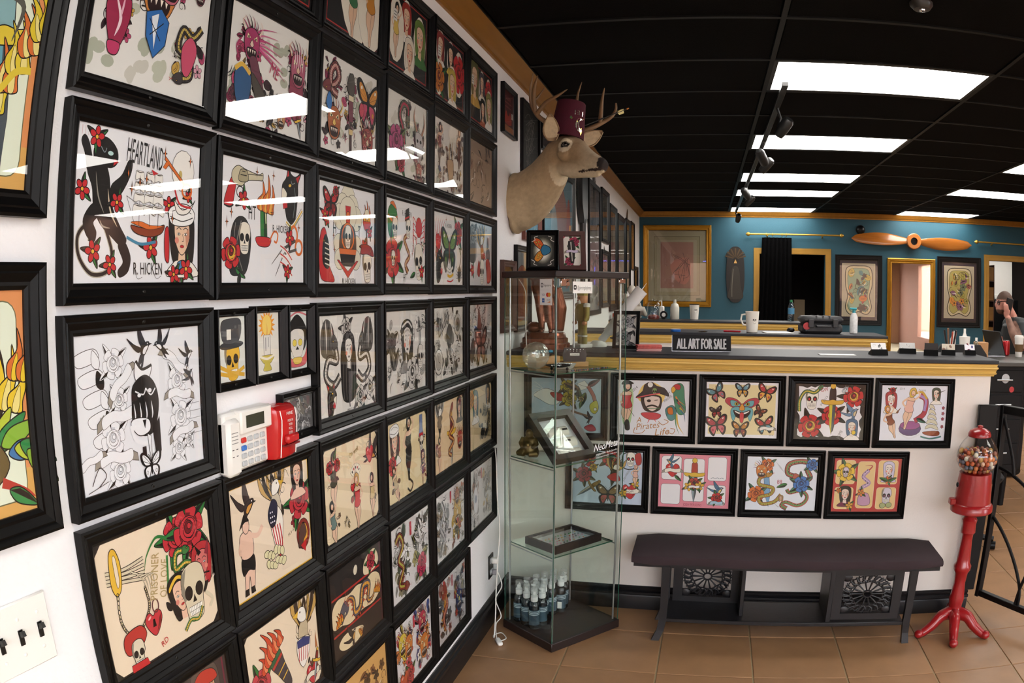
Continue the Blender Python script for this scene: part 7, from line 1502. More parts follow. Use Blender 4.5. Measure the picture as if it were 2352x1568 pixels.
sg = thing('art_sign', 'black sign with white letters ALL ART FOR SALE on the counter', 'sign', M=Matrix.Translation((.925, 3.69, CT)) @ Matrix.Rotation(R(6), 4, 'Z') @ Matrix.Rotation(R(78), 4, 'X'))
MB().cbox(-.145, .145, 0, .079, -.003, 0, .0008).build('board', mat('black_board', '0b0b0d', .5, spec=.2), sg); MB().box(-.145, .145, 0, .0015, 0, .0006).box(-.145, -.1435, 0, .079, 0, .0006).build('edge_strip', m_alu, sg)
vs, fs, tw_ = text_polys('ALL ART FOR SALE'); mb = MB()
for dx, dy in ((0, 0), (.002, 0), (-.002, 0), (.001, .001), (-.001, -.001)): mb.add([((x-tw_/2)*.24/tw_+dx, .039+(y-.5)*.052+dy, .0007) for x, y in vs], fs)
mb.build('lettering', mat('white_letters', 'f4f4f4', .5), sg, smooth=0)
MB().cbox(-.02, .02, .0, .05, -.03, -.027, .001, M=Matrix.Rotation(R(20), 4, 'X')).build('easel_leg', m_back, sg)
t = MB().cbox(-.09, .09, -.03, .03, 0, .003, .0005).build('paper_sheet', m_plast, None, (1.58, 3.64, CT), (0, 0, R(3))); tag(t, 'white paper sheets lying on the near counter', 'paper')
# business card holders
m_hold = mat('black_holder', '0c0c0d', .35, spec=.25)
def holder(x, y, rz, w_, h_, lab, bg, pal, seed, dark=False):
    t = thing('card_holder', lab, 'card holder', M=Matrix.Translation((x, y, CT)) @ Matrix.Rotation(R(rz), 4, 'Z'), group='card holders on the near counter')
    MB().prism([(-.03, 0), (.03, 0), (.03, .008), (-.012, h_*.5), (-.018, h_*.5)], -w_/2, w_/2, Matrix(((0, 0, 1, 0), (1, 0, 0, 0), (0, 1, 0, 0), (0, 0, 0, 1)))).build('wedge_base', m_hold, t)
    A = Art(w_*.94, h_, bg, seed); dense(A, -A.W*.4, A.W*.4, -.4, .4, pal, 9, .2, .4, .01) if pal else None
    c = MB().box(-w_*.47, w_*.47, 0, h_, -.006, -.0005).build('card_stack', m_hold if dark else m_plast, t); c.matrix_local = Tm((0, -.018, .008), rx=R(62))
    p = ob('print', A.mesh(), c, (0, h_/2, 0))
holder(1.8, 3.7, 8, .085, .055, 'black holder with white business cards, leftmost on the near counter', 'f1f1ef', ['8a8a8a', 'c9c9c6'], 311); holder(1.985, 3.83, -4, .09, .05, 'card holder with grey patterned cards on the near counter', 'c9c9c6', ['8a8a88', '5a5a58', 'e6e6e4'], 312); holder(2.085, 3.72, -18, .075, .058, 'card holder with plain brown-black cards on the near counter', '2a2220', None, 313, True); holder(2.2, 3.78, -14, .075, .052, 'card holder with tan patterned cards on the near counter', 'd0c6b4', ['a89a84', '8a6a5a'], 314); holder(2.33, 3.8, -5, .06, .05, 'card holder with red and blue spotted card at the counter end', 'eceaf0', ['c23a4a', '4a4a8a'], 315)
# nutcracker
m_gl = mat('gold_glitter', '9a8a4a', .45, .7, var=.9, scale=900, bump=.6, bscale=900); m_wh = mat('white_trim', 'e9e6de', .5)
nc = thing('nutcracker', 'gold glitter nutcracker doll with white beard seen through the case', 'nutcracker', (.322, 3.79, CT), R(-50)); nc.scale = (1.2, 1.2, 1.0)
MB().cbox(-.035, .035, -.03, .03, 0, .02, .003).build('plinth', mat('white_trim', 'e9e6de', .5), nc)
for s in (-1, 1):
    MB().lathe([(.012, .02), (.013, .03), (.011, .1), (.013, .14)], 14, (s*.016, 0, 0)).build('leg', m_gl, nc); MB().lathe([(.0135, .056), (.0135, .063)], 14, (s*.016, 0, 0)).build('boot_band', m_wh, nc)
    MB().tube([(s*.034, 0, .205), (s*.042, -.004, .17), (s*.04, -.012, .135)], [.012, .011, .009], 10).build('arm', m_gl, nc); MB().ell((s*.04, -.014, .125), .011, 10, 8).build('hand', mat('doll_skin', 'c98a62', .5), nc); MB().lathe([(.014, .205), (.015, .22), (.01, .225)], 12, (s*.034, 0, 0)).build('epaulette', m_wh, nc)
MB().lathe([(.026, .135), (.03, .15), (.03, .2), (.026, .22), (.014, .225)], 18).build('torso', m_gl, nc)
hd = MB().lathe([(.014, .22), (.021, .228), (.022, .26), (.018, .268)], 16).build('face', mat('doll_skin', 'c98a62', .5), nc); MB().ell((0, -.018, .222), (.014, .008, .024), 12, 10).build('beard', mat('white_fluff', 'efece4', .9), nc); MB().box(-.007, .007, -.0235, -.021, .236, .241).build('mouth', mat('red_mouth', 'a82a24'), hd)
for s in (-1, 1): MB().ell((s*.008, -.02, .25), .003, 8, 6).build('eye', m_eye, hd)
MB().lathe([(.022, .262), (.024, .27), (.02, .3), (.006, .31)], 16).build('hat', m_gl, nc)
# rolled paper, cherub, bronze statue
t = thing('paper_roll', 'large white rolled paper leaning over the counter behind the case', 'paper roll', (0, 0, 0))
a_, b_ = Vector((.405, 3.885, 1.3)), Vector((.615, 3.885, 1.565)); dr = (b_-a_).normalized(); m2 = MB(); m2.tube([a_, a_+dr*.06], .02, 18); m2.tube([a_+dr*.055, b_], [.026, .034], 22, cap=False); m2.tube([b_, a_+dr*.055], [.0325, .0245], 22, cap=False); m2.build('rolled_sheet', mat('white_paper', 'ecebea', .7), t)
MB().prism([(0, -.034), (.05, -.03), (.0, .034)], -.0006, .0006, Matrix.Translation(b_-dr*.006) @ dr.to_track_quat('X', 'Z').to_matrix().to_4x4()).build('loose_corner', mat('white_paper', 'ecebea', .7), t)
MB().lathe([(.045, 0), (.045, .012), (.03, .03)], 16, (.39, 3.885, 1.2705)).build('stand_foot', mat('white_trim', 'e9e6de', .5), t)
m_brz = mat('copper_bronze', '7a402c', .22, .65, var=.5, scale=26, bump=.25, bscale=40)
bs = thing('bronze_statue', 'bronze standing figure on a round stepped base behind the case', 'statue', (.145, 3.715, CT))
MB().lathe([(.125, 0), (.125, .025), (.115, .03), (.115, .05), (.105, .055), (.1, .075), (.095, .08)], 32).build('round_base', m_brz, bs)
mb = MB()
for s in (-1, 1): mb.tube([(.022*s+.01, -.01, .085), (.02*s, -.005, .16), (.024*s-.01, 0, .25), (.028*s-.012, 0, .31)], [.012, .021, .022, .034], 12); mb.ell((.022*s+.012, -.028, .087), (.012, .026, .01))
mb.ell((-.012, 0, .33), (.058, .042, .05)); mb.tube([(-.012, 0, .33), (-.008, 0, .4), (0, 0, .45)], [.05, .038, .05], 14); mb.ell((0, -.004, .465), (.06, .034, .03)); mb.tube([(0, 0, .48), (.002, -.004, .51)], [.018, .016], 10); mb.ell((.002, -.006, .535), (.026, .03, .034))
mb.tube([(-.06, 0, .46), (-.085, -.006, .39), (-.06, -.03, .34)], [.018, .015, .011], 10); mb.tube([(.06, 0, .46), (.09, .01, .4), (.11, .01, .33)], [.018, .015, .011], 10); mb.tube([(.06, .03, .085), (.07, .03, .2), (.05, .02, .3)], [.03, .035, .03], 12); mb.ell((-.06, .02, .1), (.04, .04, .03))
blob('figure', mb, .005, 3, m_brz, bs)
# ---------------------------------------------------------------- middle countertop
M2 = 5.39; C2 = 1.2705
def lathe_thing(nm, lab, cat_, loc, parts, group=None, rz=0):
    t = thing(nm, lab, cat_, loc, rz, group)
    for pn, pr_, mm in parts: MB().lathe(pr_, 20).build(pn, mm, t)
    return t
m_mug = mat('white_mug', 'e6e2d8', .3, coat=.3)
lathe_thing('jar_lid', 'blue jar lid lying on the middle counter', 'lid', (.735, 5.42, C2), [('rim', [(.036, 0), (.037, .002), (.037, .018), (.034, .019)], mat('blue_plastic', '1f5fb0', .35)), ('inner_disc', [(.033, .016), (.033, .0195)], m_plast)])
t = MB().lathe([(.03, 0), (.035, .004), (.02, .006)], 18).build('steel_dish', m_chrome, None, (.93, 5.45, C2)); tag(t, 'shiny shallow steel dish on the middle counter', 'dish')
t = MB().tube([(1.08, 5.5, C2+.006), (1.2, 5.47, C2+.006)], .006, 8).build('marker_pen', mat('red_pen', 'b0202a', .35)); tag(t, 'red marker pen lying on the middle counter', 'pen')
def skull_decal(parent, r, z, s, ang):
    A = Art(.06, .06, None, 5); skull(A, 0, 0, 1, 0, 'd8d4c8'); mb = MB(); 
    for f, c in zip(A.f, A.c): pass
    me = A.mesh()
    for v in me.vertices:
        x, y, zz = v.co; a = ang+x*s/r; v.co = ((r+.0004+zz)*math.cos(a), (r+.0004+zz)*math.sin(a), z+y*s)
    ob('skull_print', me, parent)
t = lathe_thing('tall_mug', 'tall white mug with skull drawing on the middle counter', 'mug', (1.285, 5.5, C2), [('cup', [(.036, 0), (.04, .004), (.05, .15), (.047, .15), (.037, .008)], m_mug)])
MB().tube([(-.044, 0, .13), (-.075, 0, .125), (-.082, 0, .09), (-.065, 0, .055), (-.038, 0, .05)], .007, 8).build('handle', m_mug, t); skull_decal(t, .0455, .09, .9, R(-70))
t = MB().cbox(-.1, .1, -.07, .07, 0, .006, .001).build('paper_sheet', m_plast, None, (1.47, 5.5, C2), (0, 0, R(10))); tag(t, 'white paper pad lying on the middle counter', 'paper')
t = MB().ell((0, 0, .018), (.03, .02, .018)).build('computer_mouse', m_hold, None, (1.575, 5.58, C2)); tag(t, 'small black rounded lump beside the hard case', 'mouse')
hc = thing('hard_case', 'grey-black hard carrying case with red badge on the middle counter', 'case', (1.79, 5.56, C2), R(4)); m_hc = mat('ribbed_case_plastic', '2c2c2f', .55, var=.15, scale=30)
MB().cbox(-.15, .15, -.1, .1, .0, .075, .02).build('lower_shell', m_hc, hc); MB().cbox(-.155, .155, -.105, .105, .075, .125, .02).build('lid', m_hc, hc)
for x in (-.09, .09): MB().cbox(x-.02, x+.02, -.116, -.1, .045, .105, .004).build('latch', m_hc, hc)
MB().tube([(-.05, -.104, .06), (-.05, -.125, .055), (.05, -.125, .055), (.05, -.104, .06)], .008, 8).build('handle', m_hc, hc); MB().lathe([(.026, 0), (.026, .004)], 18, M=Tm((-.122, -.1005, .055), rx=R(90))).build('badge', mat('red_badge', 'b0282e', .4), hc)
for x in (-.05, .05, .0): MB().box(x-.004, x+.004, -.1, .1, .123, .128).build('rib', m_hc, hc)
# ---------------------------------------------------------------- rear countertop
C3 = 1.2705; Y3 = 7.75
ch = thing('cherub_statue', 'white seated cherub statuette on the rear counter', 'statue', (.215, 7.7, C3), R(20)); mb = MB(); mb.ell((0, 0, .02), (.1, .075, .02)); mb.ell((0, 0, .1), (.06, .055, .07)); mb.ell((-.01, 0, .18), (.05, .045, .06)); mb.ell((.0, 0, .275), (.046, .05, .052)); mb.ell((-.012, .0, .295), (.046, .048, .046))
mb.tube([(.02, -.03, .09), (.1, -.04, .1), (.13, -.04, .03)], [.034, .028, .018], 12); mb.tube([(.02, .03, .09), (.11, .02, .06), (.15, .01, .03)], [.034, .026, .018], 12); mb.tube([(.0, -.045, .21), (.05, -.055, .16), (.07, -.03, .13)], [.02, .017, .013], 10); mb.tube([(.0, .045, .21), (.05, .05, .16), (.08, .02, .15)], [.02, .017, .013], 10)
for s in (-1, 1): mb.tube([(-.04, .02*s, .2), (-.09, .05*s, .25), (-.1, .06*s, .17)], [.012, .02, .008], 8)
blob('figure', mb, .008, 3, mat('white_plaster', 'd8d2c6', .7), ch)
t = MB().cbox(-.07, .07, -.05, .05, 0, .06, .003).build('red_box', mat('red_orange_carton', 'b8462e', .6), None, (.1, 7.545, C3)); tag(t, 'small red-orange carton beside the cherub', 'box')
jr = thing('apothecary_jar', 'clear glass jar with knobbed lid and red contents', 'jar', (.43, 7.66, C3)); MB().lathe([(.06, 0), (.066, .006), (.068, .13), (.06, .15)], 24).build('glass_body', glass('jar_glass', 'f4f8f6', .1), jr); MB().lathe([(.064, .15), (.05, .17), (.015, .185), (.012, .19), (.016, .2), (.004, .208)], 20).build('lid', glass('jar_glass', 'f4f8f6', .1), jr); MB().lathe([(.055, .004), (.06, .03), (.04, .045)], 16).build('contents', mat('red_candies', '7a2a22', .5, var=.5, scale=60), jr)
t = thing('pump_bottle', 'white pump bottle beside the glass jar', 'bottle', (.5, 7.86, C3)); MB().cbox(-.028, .028, -.02, .02, 0, .13, .01).build('body', m_plast, t); MB().tube([(0, 0, .13), (0, 0, .18), (-.03, 0, .178)], .006, 8).build('pump', m_plast, t)
t = lathe_thing('round_clock', 'small round black clock with white face on the rear counter', 'clock', (.53, 7.72, C3), [('foot', [(.02, 0), (.016, .008)], m_hold)]); MB().lathe([(.038, -.015), (.04, 0), (.038, .02)], 22, M=Tm((0, 0, .045), rx=R(90))).build('housing', m_hold, t); MB().lathe([(.02, 0), (.02, .001)], 18, M=Tm((0, -.0205, .045), rx=R(90))).build('face', m_plast, t)
lathe_thing('squeeze_bottle', 'translucent white squeeze bottle on the rear counter', 'bottle', (.64, 7.75, C3), [('body', [(.042, 0), (.046, .006), (.046, .12), (.036, .15), (.014, .165)], mat('milky_plastic', 'd6d4c6', .4)), ('neck', [(.014, .165), (.016, .17), (.014, .2)], mat('milky_plastic', 'd6d4c6', .4))])
t = lathe_thing('skull_cup', 'white tumbler with skull drawing on the rear counter', 'cup', (.84, 7.75, C3), [('cup', [(.036, 0), (.04, .004), (.05, .15), (.047, .15), (.037, .008)], m_mug), ('dark_rim', [(.051, .148), (.051, .156), (.047, .156)], m_hold)]); skull_decal(t, .046, .1, 1.1, R(-70))
lathe_thing('water_bottle', 'clear plastic water bottle with green cap on the rear counter', 'bottle', (1.83, 7.78, C3), [('body', [(.03, 0), (.034, .005), (.034, .07), (.031, .09), (.034, .11), (.034, .14), (.014, .19)], glass('bottle_plastic', 'd8e6ea', .12)), ('label_band', [(.0345, .07), (.0345, .13)], mat('blue_label', '4a8ab0', .5)), ('cap', [(.014, .19), (.015, .192), (.015, .212)], mat('green_cap', '2f8a5a', .4))])
t = lathe_thing('spray_cleaner', 'white printed bottle with teal nozzle on the middle counter end', 'bottle', (2.05, 5.6, C2), [('body', [(.026, 0), (.03, .004), (.03, .12), (.016, .15)], mat('printed_white', 'dfe2e0', .4, var=.4, scale=60)), ('neck', [(.013, .15), (.013, .17)], mat('teal_nozzle', '2f9aa8', .4))]); MB().tube([(.02, 0, .178), (-.03, 0, .182)], [.01, .006], 8).build('nozzle', mat('teal_nozzle', '2f9aa8', .4), t)
# ---------------------------------------------------------------- on the teal wall
A = Art(.83, 1.01, '8f8a72', 401); A.P([(-.33, -.42), (.32, -.42), (.32, .42), (-.33, .42)], '8a8468', .008, '4a3a1c'); A.P([(-.29, -.37), (.28, -.37), (.28, .37), (-.29, .37)], '968f78'); A.P([(-.24, -.32), (.23, -.32), (.23, .34), (-.24, .34)], '8f6a5e'); A.C([(-.1, .0), (.0, .1), (.16, .1), (.2, -.1), (.12, -.26), (-.02, -.2)], 'a87064', 0); 
for k in range(8): A.L([(A.r.uniform(-.15, .2), A.r.uniform(-.25, .2)) for _ in range(3)], .006, '5a4440')
PIC = [(0, 0), (0, .03), (.01, .036), (.022, .028), (.028, .034), (.05, .022), (.06, .024), (.07, .012), (.07, .003)]
framed('gilt_framed_print', wallM('B', .55, 1.916, .001), .985, 1.175, .075, A, 'large gold framed faded red print on the teal wall', prof=PIC, fm=m_gold_frame, screws=False)
sk = thing('skateboard_deck', 'dark skateboard deck painted with a robed figure on the teal wall', 'skateboard', M=wallM('B', 1.39, 1.8, .0)); rim = []
for k in range(40):
    a = 2*PI*k/40; sx, sy = math.cos(a), math.sin(a); rim.append((.132*abs(sx)**.7*(1 if sx > 0 else -1)*(1 if sy > 0 else 1.0), .4*abs(sy)**.82*(1 if sy > 0 else -1)))
MB().prism(rim, .012, .03).build('deck', mat('dark_maple', '120e0d', .5, var=.4, scale=8), sk); A = Art(.26, .8, None, 6)
for k in range(13): A.push(0, .28, 1, -75+12.5*k); A.P([(-.008, .02), (.008, .02), (.014, .19), (-.014, .19)], ['4a3820', '2c2116'][k % 2]); A.pop()
A.C([(-.06, .12), (.06, .12), (.1, -.2), (.13, -.42), (-.13, -.42), (-.1, -.2)], '34302b'); A.E(0, .24, .05, .06, '1c1612'); A.P([(-.03, .2), (.03, .2), (0, .27)], 'c99a5a'); A.L([(-.04, .1), (-.06, -.2), (-.06, -.4)], .012, '6a665c'); A.L([(.04, .1), (.05, -.2), (.07, -.4)], .012, '34302a'); p = ob('painting', A.mesh(), sk, (0, 0, .0305)); MB().box(-.03, .03, -.03, .03, 0, .012).build('wall_mount', m_hold, sk)
def rod(x0, x1, z, lab):
    t = thing('curtain_rod', lab, 'curtain rod', (0, 0, 0)); mm = mat('brass_rod', 'b08d3a', .35, .6); MB().tube([(x0+.06, YB-.08, z), (x1-.06, YB-.08, z)], .013, 10).build('pole', mm, t)
    for x, s in ((x0+.06, -1), (x1-.06, 1)): MB().lathe([(.012, 0), (.022, .008), (.03, .025), (.024, .045), (.006, .065)], 14, M=Tm((x, YB-.08, z), ry=R(90*s))).build('finial', mm, t); MB().tube([(x-s*.25, YB, z-.03), (x-s*.25, YB-.08, z-.012)], .01, 8).build('bracket', mm, t)
    return t
rt = rod(1.54, 2.96, 2.375, 'brass curtain rod with finials above the black curtain'); rod(5.03, 6.7, 2.36, 'brass curtain rod above the right-hand doorway')
for x in (1.83, 1.92, 2.06, 2.12): MB().tube([(x, YB-.08+.024*math.cos(a), 2.37+.024*math.sin(a)) for a in [R(30*k) for k in range(13)]], .004, 6).build('ring', mat('brass_rod', 'b08d3a', .35, .6), rt)
cu = thing('curtain', 'black curtain drawn aside in the doorway', 'curtain', (0, 0, 0)); rows = []
for z in (2.33, 2.25, 1.6, .9, .03):
    k_ = (2.33-z)/2.3; rows.append([(1.77+(.43-.0*k_)*i/40-.1*k_*(i < 41)*(1-i/40), YB-.08+.028*math.sin(i*1.15)*(0.6+.6*k_), z) for i in range(41)])
m2 = MB(); m2.loft([r+[(x, y+.006, z) for x, y, z in r[::-1]] for r in rows]); m2.build('cloth', mat('black_curtain_cloth', '060607', .95, spec=.05), cu, smooth=60)
# propeller
m_prop = mat('varnished_propeller', '9a5a1e', .25, var=.35, scale=3, stretch=(1, 10, 10), coat=.5); pp = thing('wooden_propeller', 'long varnished wooden aeroplane propeller on the teal wall', 'propeller', M=wallM('B', 4.03, 2.325, .0) @ Matrix.Rotation(R(-1.2), 4, 'Z'))
MB().lathe([(.1, .02), (.115, .03), (.115, .1), (.105, .11), (.055, .11), (.055, .02)], 32, cap=False).build('hub', m_prop, pp); MB().lathe([(.054, .02), (.054, .05)], 24).build('hub_hole', m_hold, pp)
for s in (-1, 1):
    rings = []
    for i in range(14):
        u = i/13; x = s*(.08+.87*u); wd = (.045+.055*math.sin(PI*min(1, u*1.02)**.9))*(1 if u < .9 else math.sqrt(max(.02, 1-((u-.9)/.1)**2))); tw_a = R(34*(1-u)+6)*s; thk = .022*(1-.75*u)
        ring = []
        for k in range(12): a = 2*PI*k/12; yy, zz = wd*math.cos(a), thk*math.sin(a); ring.append((x, yy*math.cos(tw_a)-zz*math.sin(tw_a)+.012*s*math.sin(PI*u)*-1, .06+yy*math.sin(tw_a)*.6+zz*math.cos(tw_a)))
        rings.append(ring)
    MB().loft(rings).build('blade', m_prop, pp, smooth=60)
t = MB().ell((0, 0, .035), (.06, .065, .045)).lathe([(.07, 0), (.07, .02)], 20).build('black_dome', m_hold, None); t.matrix_world = wallM('B', 3.225, 2.47, .0); tag(t, 'black dome camera above the propeller tip', 'dome camera')
def body_art(seed, pal, mid):
    A = Art(.56, .82, '2a2430', seed); A.P([(-.3, -.46), (.3, -.46), (.3, .46), (-.3, .46)], 'b8ae98', .012, 'd8cca8'); A.C([(-.24, .1), (-.22, .38), (0, .42), (.22, .38), (.25, .1), (.2, -.1), (.24, -.3), (.16, -.42), (.02, -.38), (-.02, -.38), (-.16, -.42), (-.24, -.3), (-.2, -.1)], 'cfc29a', .014); A.C([(-.2, .1), (-.18, .34), (0, .38), (.18, .34), (.2, .1), (.16, -.1), (.2, -.28), (.12, -.38), (0, -.32), (-.12, -.38), (-.2, -.28), (-.16, -.1)], mid, .006); dense(A, -.16, .16, -.32, .32, pal, 34, .08, .16, .004); return A
framed('framed_body_art', wallM('B', 3.2, 1.61, .001), .71, 1.0, .07, body_art(411, ['2f8a94', 'c23a4a', 'd87a3a', '4a3a6a', 'c9b04a', '2a2a2a'], '8aa88a'), 'black framed back tattoo design in teal and red, left of the mirror', screws=False, group='body art on the teal wall')
framed('framed_body_art', wallM('B', 4.79, 1.62, .001), .73, 1.02, .075, body_art(412, ['a8a04a', 'd8903a', '8a5a7a', 'b86a5a', '6a7a5a'], 'b0a45a'), 'black framed back tattoo design in olive and orange, right of the mirror', screws=False, group='body art on the teal wall')
mr = thing('wall_mirror', 'tall gold framed mirror between two framed tattoo designs', 'mirror', M=wallM('B', 4.01, 1.37, .001)); ob('frame', frame_mesh(.755, 1.42, .075, PIC, m_gold_frame), mr); MB().box(-.31, .31, -.64, .64, .004, .008).build('mirror_glass', mat('mirror_silver', 'e6e8e8', .02, 1.0), mr)
# back rooms: furniture glimpsed through the doors
t = MB().cbox(2.05, 2.3, YB+.9, YB+1.3, 0, 1.75, .01).build('locker', mat('dark_locker', '26262c', .5)); tag(t, 'dark tall locker in the room behind the curtain', 'locker')
t = MB().cbox(2.33, 2.5, YB+.7, YB+.9, .9, 1.45, .005).build('carton', mat('tan_carton', '8a7a62', .7)); tag(t, 'tan carton standing in the dark back room', 'carton'); t = MB().cbox(2.32, 2.62, YB+.6, YB+1.0, 0, .9, .01).build('low_cabinet', mat('dark_cabinet', '1c1a1a', .5)); tag(t, 'dark low cabinet under the tan carton', 'cabinet')
shf = thing('storage_shelf', 'storage shelf of brown drawer boxes inside the right doorway', 'shelf', (5.31, YB+.3, 0))
for s in (0, .2): MB().box(s, s+.012, 0, .4, 0, 2.05).build('upright', m_wood_frame, shf)
mdb = mat('brown_drawer', '8a6426', .5, var=.3, scale=10)
for k in range(7): MB().box(.012, .2, 0, .4, .3*k, .3*k+.012).build('shelf_board', m_wood_frame, shf); MB().cbox(.016, .196, -.01, .38, .3*k+.014, .3*k+.215, .004).build('drawer_box', mdb, shf)
t = thing('supply_cabinet', 'lit white supply shelves behind the person on the phone', 'cabinet', (5.6, YB+1.5, 0)); MB().box(0, .9, .3, .32, 0, 2.3).build('back_board', m_plast, t); MB().box(0, .9, 0, .3, 1.5, 1.53).build('shelf_board', m_hold, t); MB().box(0, .9, 0, .3, 0, 1.5).build('dark_drawers', m_hold, t)
for k, c in enumerate(('8aa83a', '3a6ac0', 'd8d8d0', 'c2504a')): t = MB().cbox(5.68+.17*k, 5.8+.17*k, YB+1.52, YB+1.66, 1.532, 1.62, .01).build('supply_box', mat('supply_'+c, c, .5)); tag(t, ['green', 'blue', 'white', 'red'][k]+' supply box on the lit back room shelf', 'box', 'supply boxes')
t = thing('ceiling_light', 'fluorescent panel in the back store room', 'ceiling light', (5.5, YB+.6, 2.5)); ob('diffuser', MB().box(0, 1.1, 0, .5, -.012, -.006).mesh('diffuser', m_panel, 0), t); MB().box(-.02, 1.12, -.02, .52, -.006, 0).build('panel_frame', m_pframe, t)
# ---------------------------------------------------------------- work desk on the right with its clutter
DZ = 1.1; m_desk = mat('black_desk', '0a0a0c', .45, spec=.2)
wd = thing('work_desk', 'black work desk behind the near counter at the right edge', 'desk', (0, 0, 0)); MB().cbox(2.5, 4.3, 5.35, 6.15, DZ-.03, DZ, .004).build('desktop', mat('desk_slate', '3c3a36', .4), wd); MB().cbox(2.55, 3.42, 5.4, 6.1, .28, DZ-.03, .006).build('drawer_unit', m_desk, wd)
for k in range(4): d = MB().cbox(3.05, 3.4, 5.388, 5.4, .34+.18*k, .5+.18*k, .003).build('drawer', m_desk, wd); MB().tube([(3.16, 5.375, .43+.18*k), (3.3, 5.375, .43+.18*k)], .006, 8).build('handle', m_alu, d)
for x, y in ((2.62, 5.5), (3.35, 5.5), (2.62, 6.0), (3.35, 6.0)): MB().lathe([(.03, .0), (.03, .28)], 10, (x, y, 0)).build('leg', m_desk, wd)
for x, y in ((4.25, 5.42), (4.25, 6.08)): MB().lathe([(.025, 0), (.025, DZ-.03)], 10, (x, y, 0)).build('leg', m_desk, wd)
MB().lathe([(.035, 0), (.035, .001)], 16, M=Tm((3.24, 5.3872, .98), rx=R(90))).build('sticker', mat('white_sticker', 'b9bcc0', .5), wd); MB().lathe([(.022, 0), (.022, .001)], 14, M=Tm((3.3, 5.3872, .9), rx=R(90))).build('sticker', mat('red_badge', 'b0282e', .4), wd)
lathe_thing('soda_can', 'red soda can on the work desk', 'can', (3.5, 6.02, DZ), [('body', [(.026, 0), (.033, .008), (.033, .108), (.026, .12), (.024, .122)], mat('red_can', 'b01820', .3, .3)), ('rim', [(.027, .119), (.027, .123), (.024, .123)], m_alu)])
lathe_thing('coffee_cup', 'white paper coffee cup with brown sleeve on the work desk', 'cup', (3.575, 5.9, DZ), [('cup', [(.03, 0), (.031, .002), (.042, .15)], m_plast), ('sleeve', [(.034, .04), (.0395, .1)], mat('brown_sleeve', '6a4f30', .7)), ('lid', [(.044, .15), (.044, .156), (.038, .17), (.036, .17)], m_plast)])
lathe_thing('paper_cup_stack', 'tall white stack of paper cups on the work desk', 'cups', (2.93, 5.55, DZ), [('cups', [(.03, 0), (.034, .01), (.045, .17), (.042, .17)], m_plast)])
bh = thing('brush_holder', 'dark cup of red and black brushes on the work desk', 'brush holder', (2.83, 5.62, DZ)); MB().lathe([(.035, 0), (.04, .09), (.038, .09)], 16).build('cup', m_hold, bh)
for k in range(8): a = k*.8; MB().tube([(.015*math.cos(a), .015*math.sin(a), .02), (.05*math.cos(a), .05*math.sin(a), .2+.012*(k % 3))], [.005, .008], 7).build('brush', mat('brush_%d' % (k % 3), ['a8442e', '1c1a1a', '7a5a44'][k % 3], .5), bh)
for k, (x, y, h_) in enumerate(((2.9, 5.75, .2), (2.99, 5.72, .22), (3.05, 5.6, .16))): lathe_thing('supply_bottle', ['slim white supply bottle behind the paper cups', 'tall pale supply bottle right of the paper cups', 'clear conical supply bottle beside the tissue box'][k], 'bottle', (x, y, DZ), [('body', [(.022, 0), (.024, .004), (.022, h_*.7), (.01, h_*.85)], m_plast if k < 2 else glass('bottle_plastic', 'd8e6ea', .12)), ('cap', [(.01, h_*.85), (.01, h_)], m_plast)], 'supply bottles')
t = MB().cbox(-.05, .05, -.05, .05, 0, .12, .004).build('tissue_box', mat('tan_tissue_box', 'b98a5a', .6), None, (3.15, 5.75, DZ)); tag(t, 'tan tissue box on the work desk', 'box')
t = MB().cbox(-.12, .12, -.06, .06, 0, .05, .01).build('paper_stack', m_plast, None, (2.66, 5.55, DZ)); tag(t, 'white stack of papers on the left of the work desk', 'paper')
lp = thing('laptop', 'open dark laptop in front of the person', 'laptop', (3.3, 5.98, DZ), R(-80)); MB().cbox(-.15, .15, -.1, .1, 0, .012, .003).build('keyboard_deck', m_alu, lp); MB().cbox(-.15, .15, 0, .2, -.004, .004, .003, M=Tm((0, .1, .01), rx=R(110))).build('screen', m_hold, lp)
oc = thing('office_chair', 'black office chair behind the card holders', 'chair', (2.62, 4.75, 0), R(180))
MB().loft([[(x*w_, -.03+y+.02*math.cos(x*2), z) for x, y in ((-1, 0), (-.5, .0), (.5, 0), (1, 0), (1, .04), (.5, .05), (-.5, .05), (-1, .04))] for w_, z in ((.16, .62), (.21, .75), (.22, 1.0), (.19, 1.2), (.14, 1.26))]).build('backrest', mat('black_mesh_fabric', '0d0d0f', .8), oc, smooth=50)
MB().cbox(-.23, .23, .0, .44, .46, .53, .03).build('seat', mat('black_mesh_fabric', '0d0d0f', .8), oc); MB().tube([(0, .2, .08), (0, .2, .47)], .028, 10).build('gas_lift', m_hold, oc); MB().tube([(0, .1, .47), (0, .0, .5), (0, .0, .66)], .02, 8).build('spine', m_hold, oc)
for k in range(5): a = R(72*k+18); l_ = MB().tube([(0, .2, .1), (.28*math.cos(a), .2+.28*math.sin(a), .07)], [.025, .018], 8).build('leg', m_hold, oc); MB().lathe([(.027, -.02), (.027, .02)], 12, M=Tm((.28*math.cos(a), .2+.28*math.sin(a), .028), ry=R(90), rz=a)).build('caster', m_hold, l_)
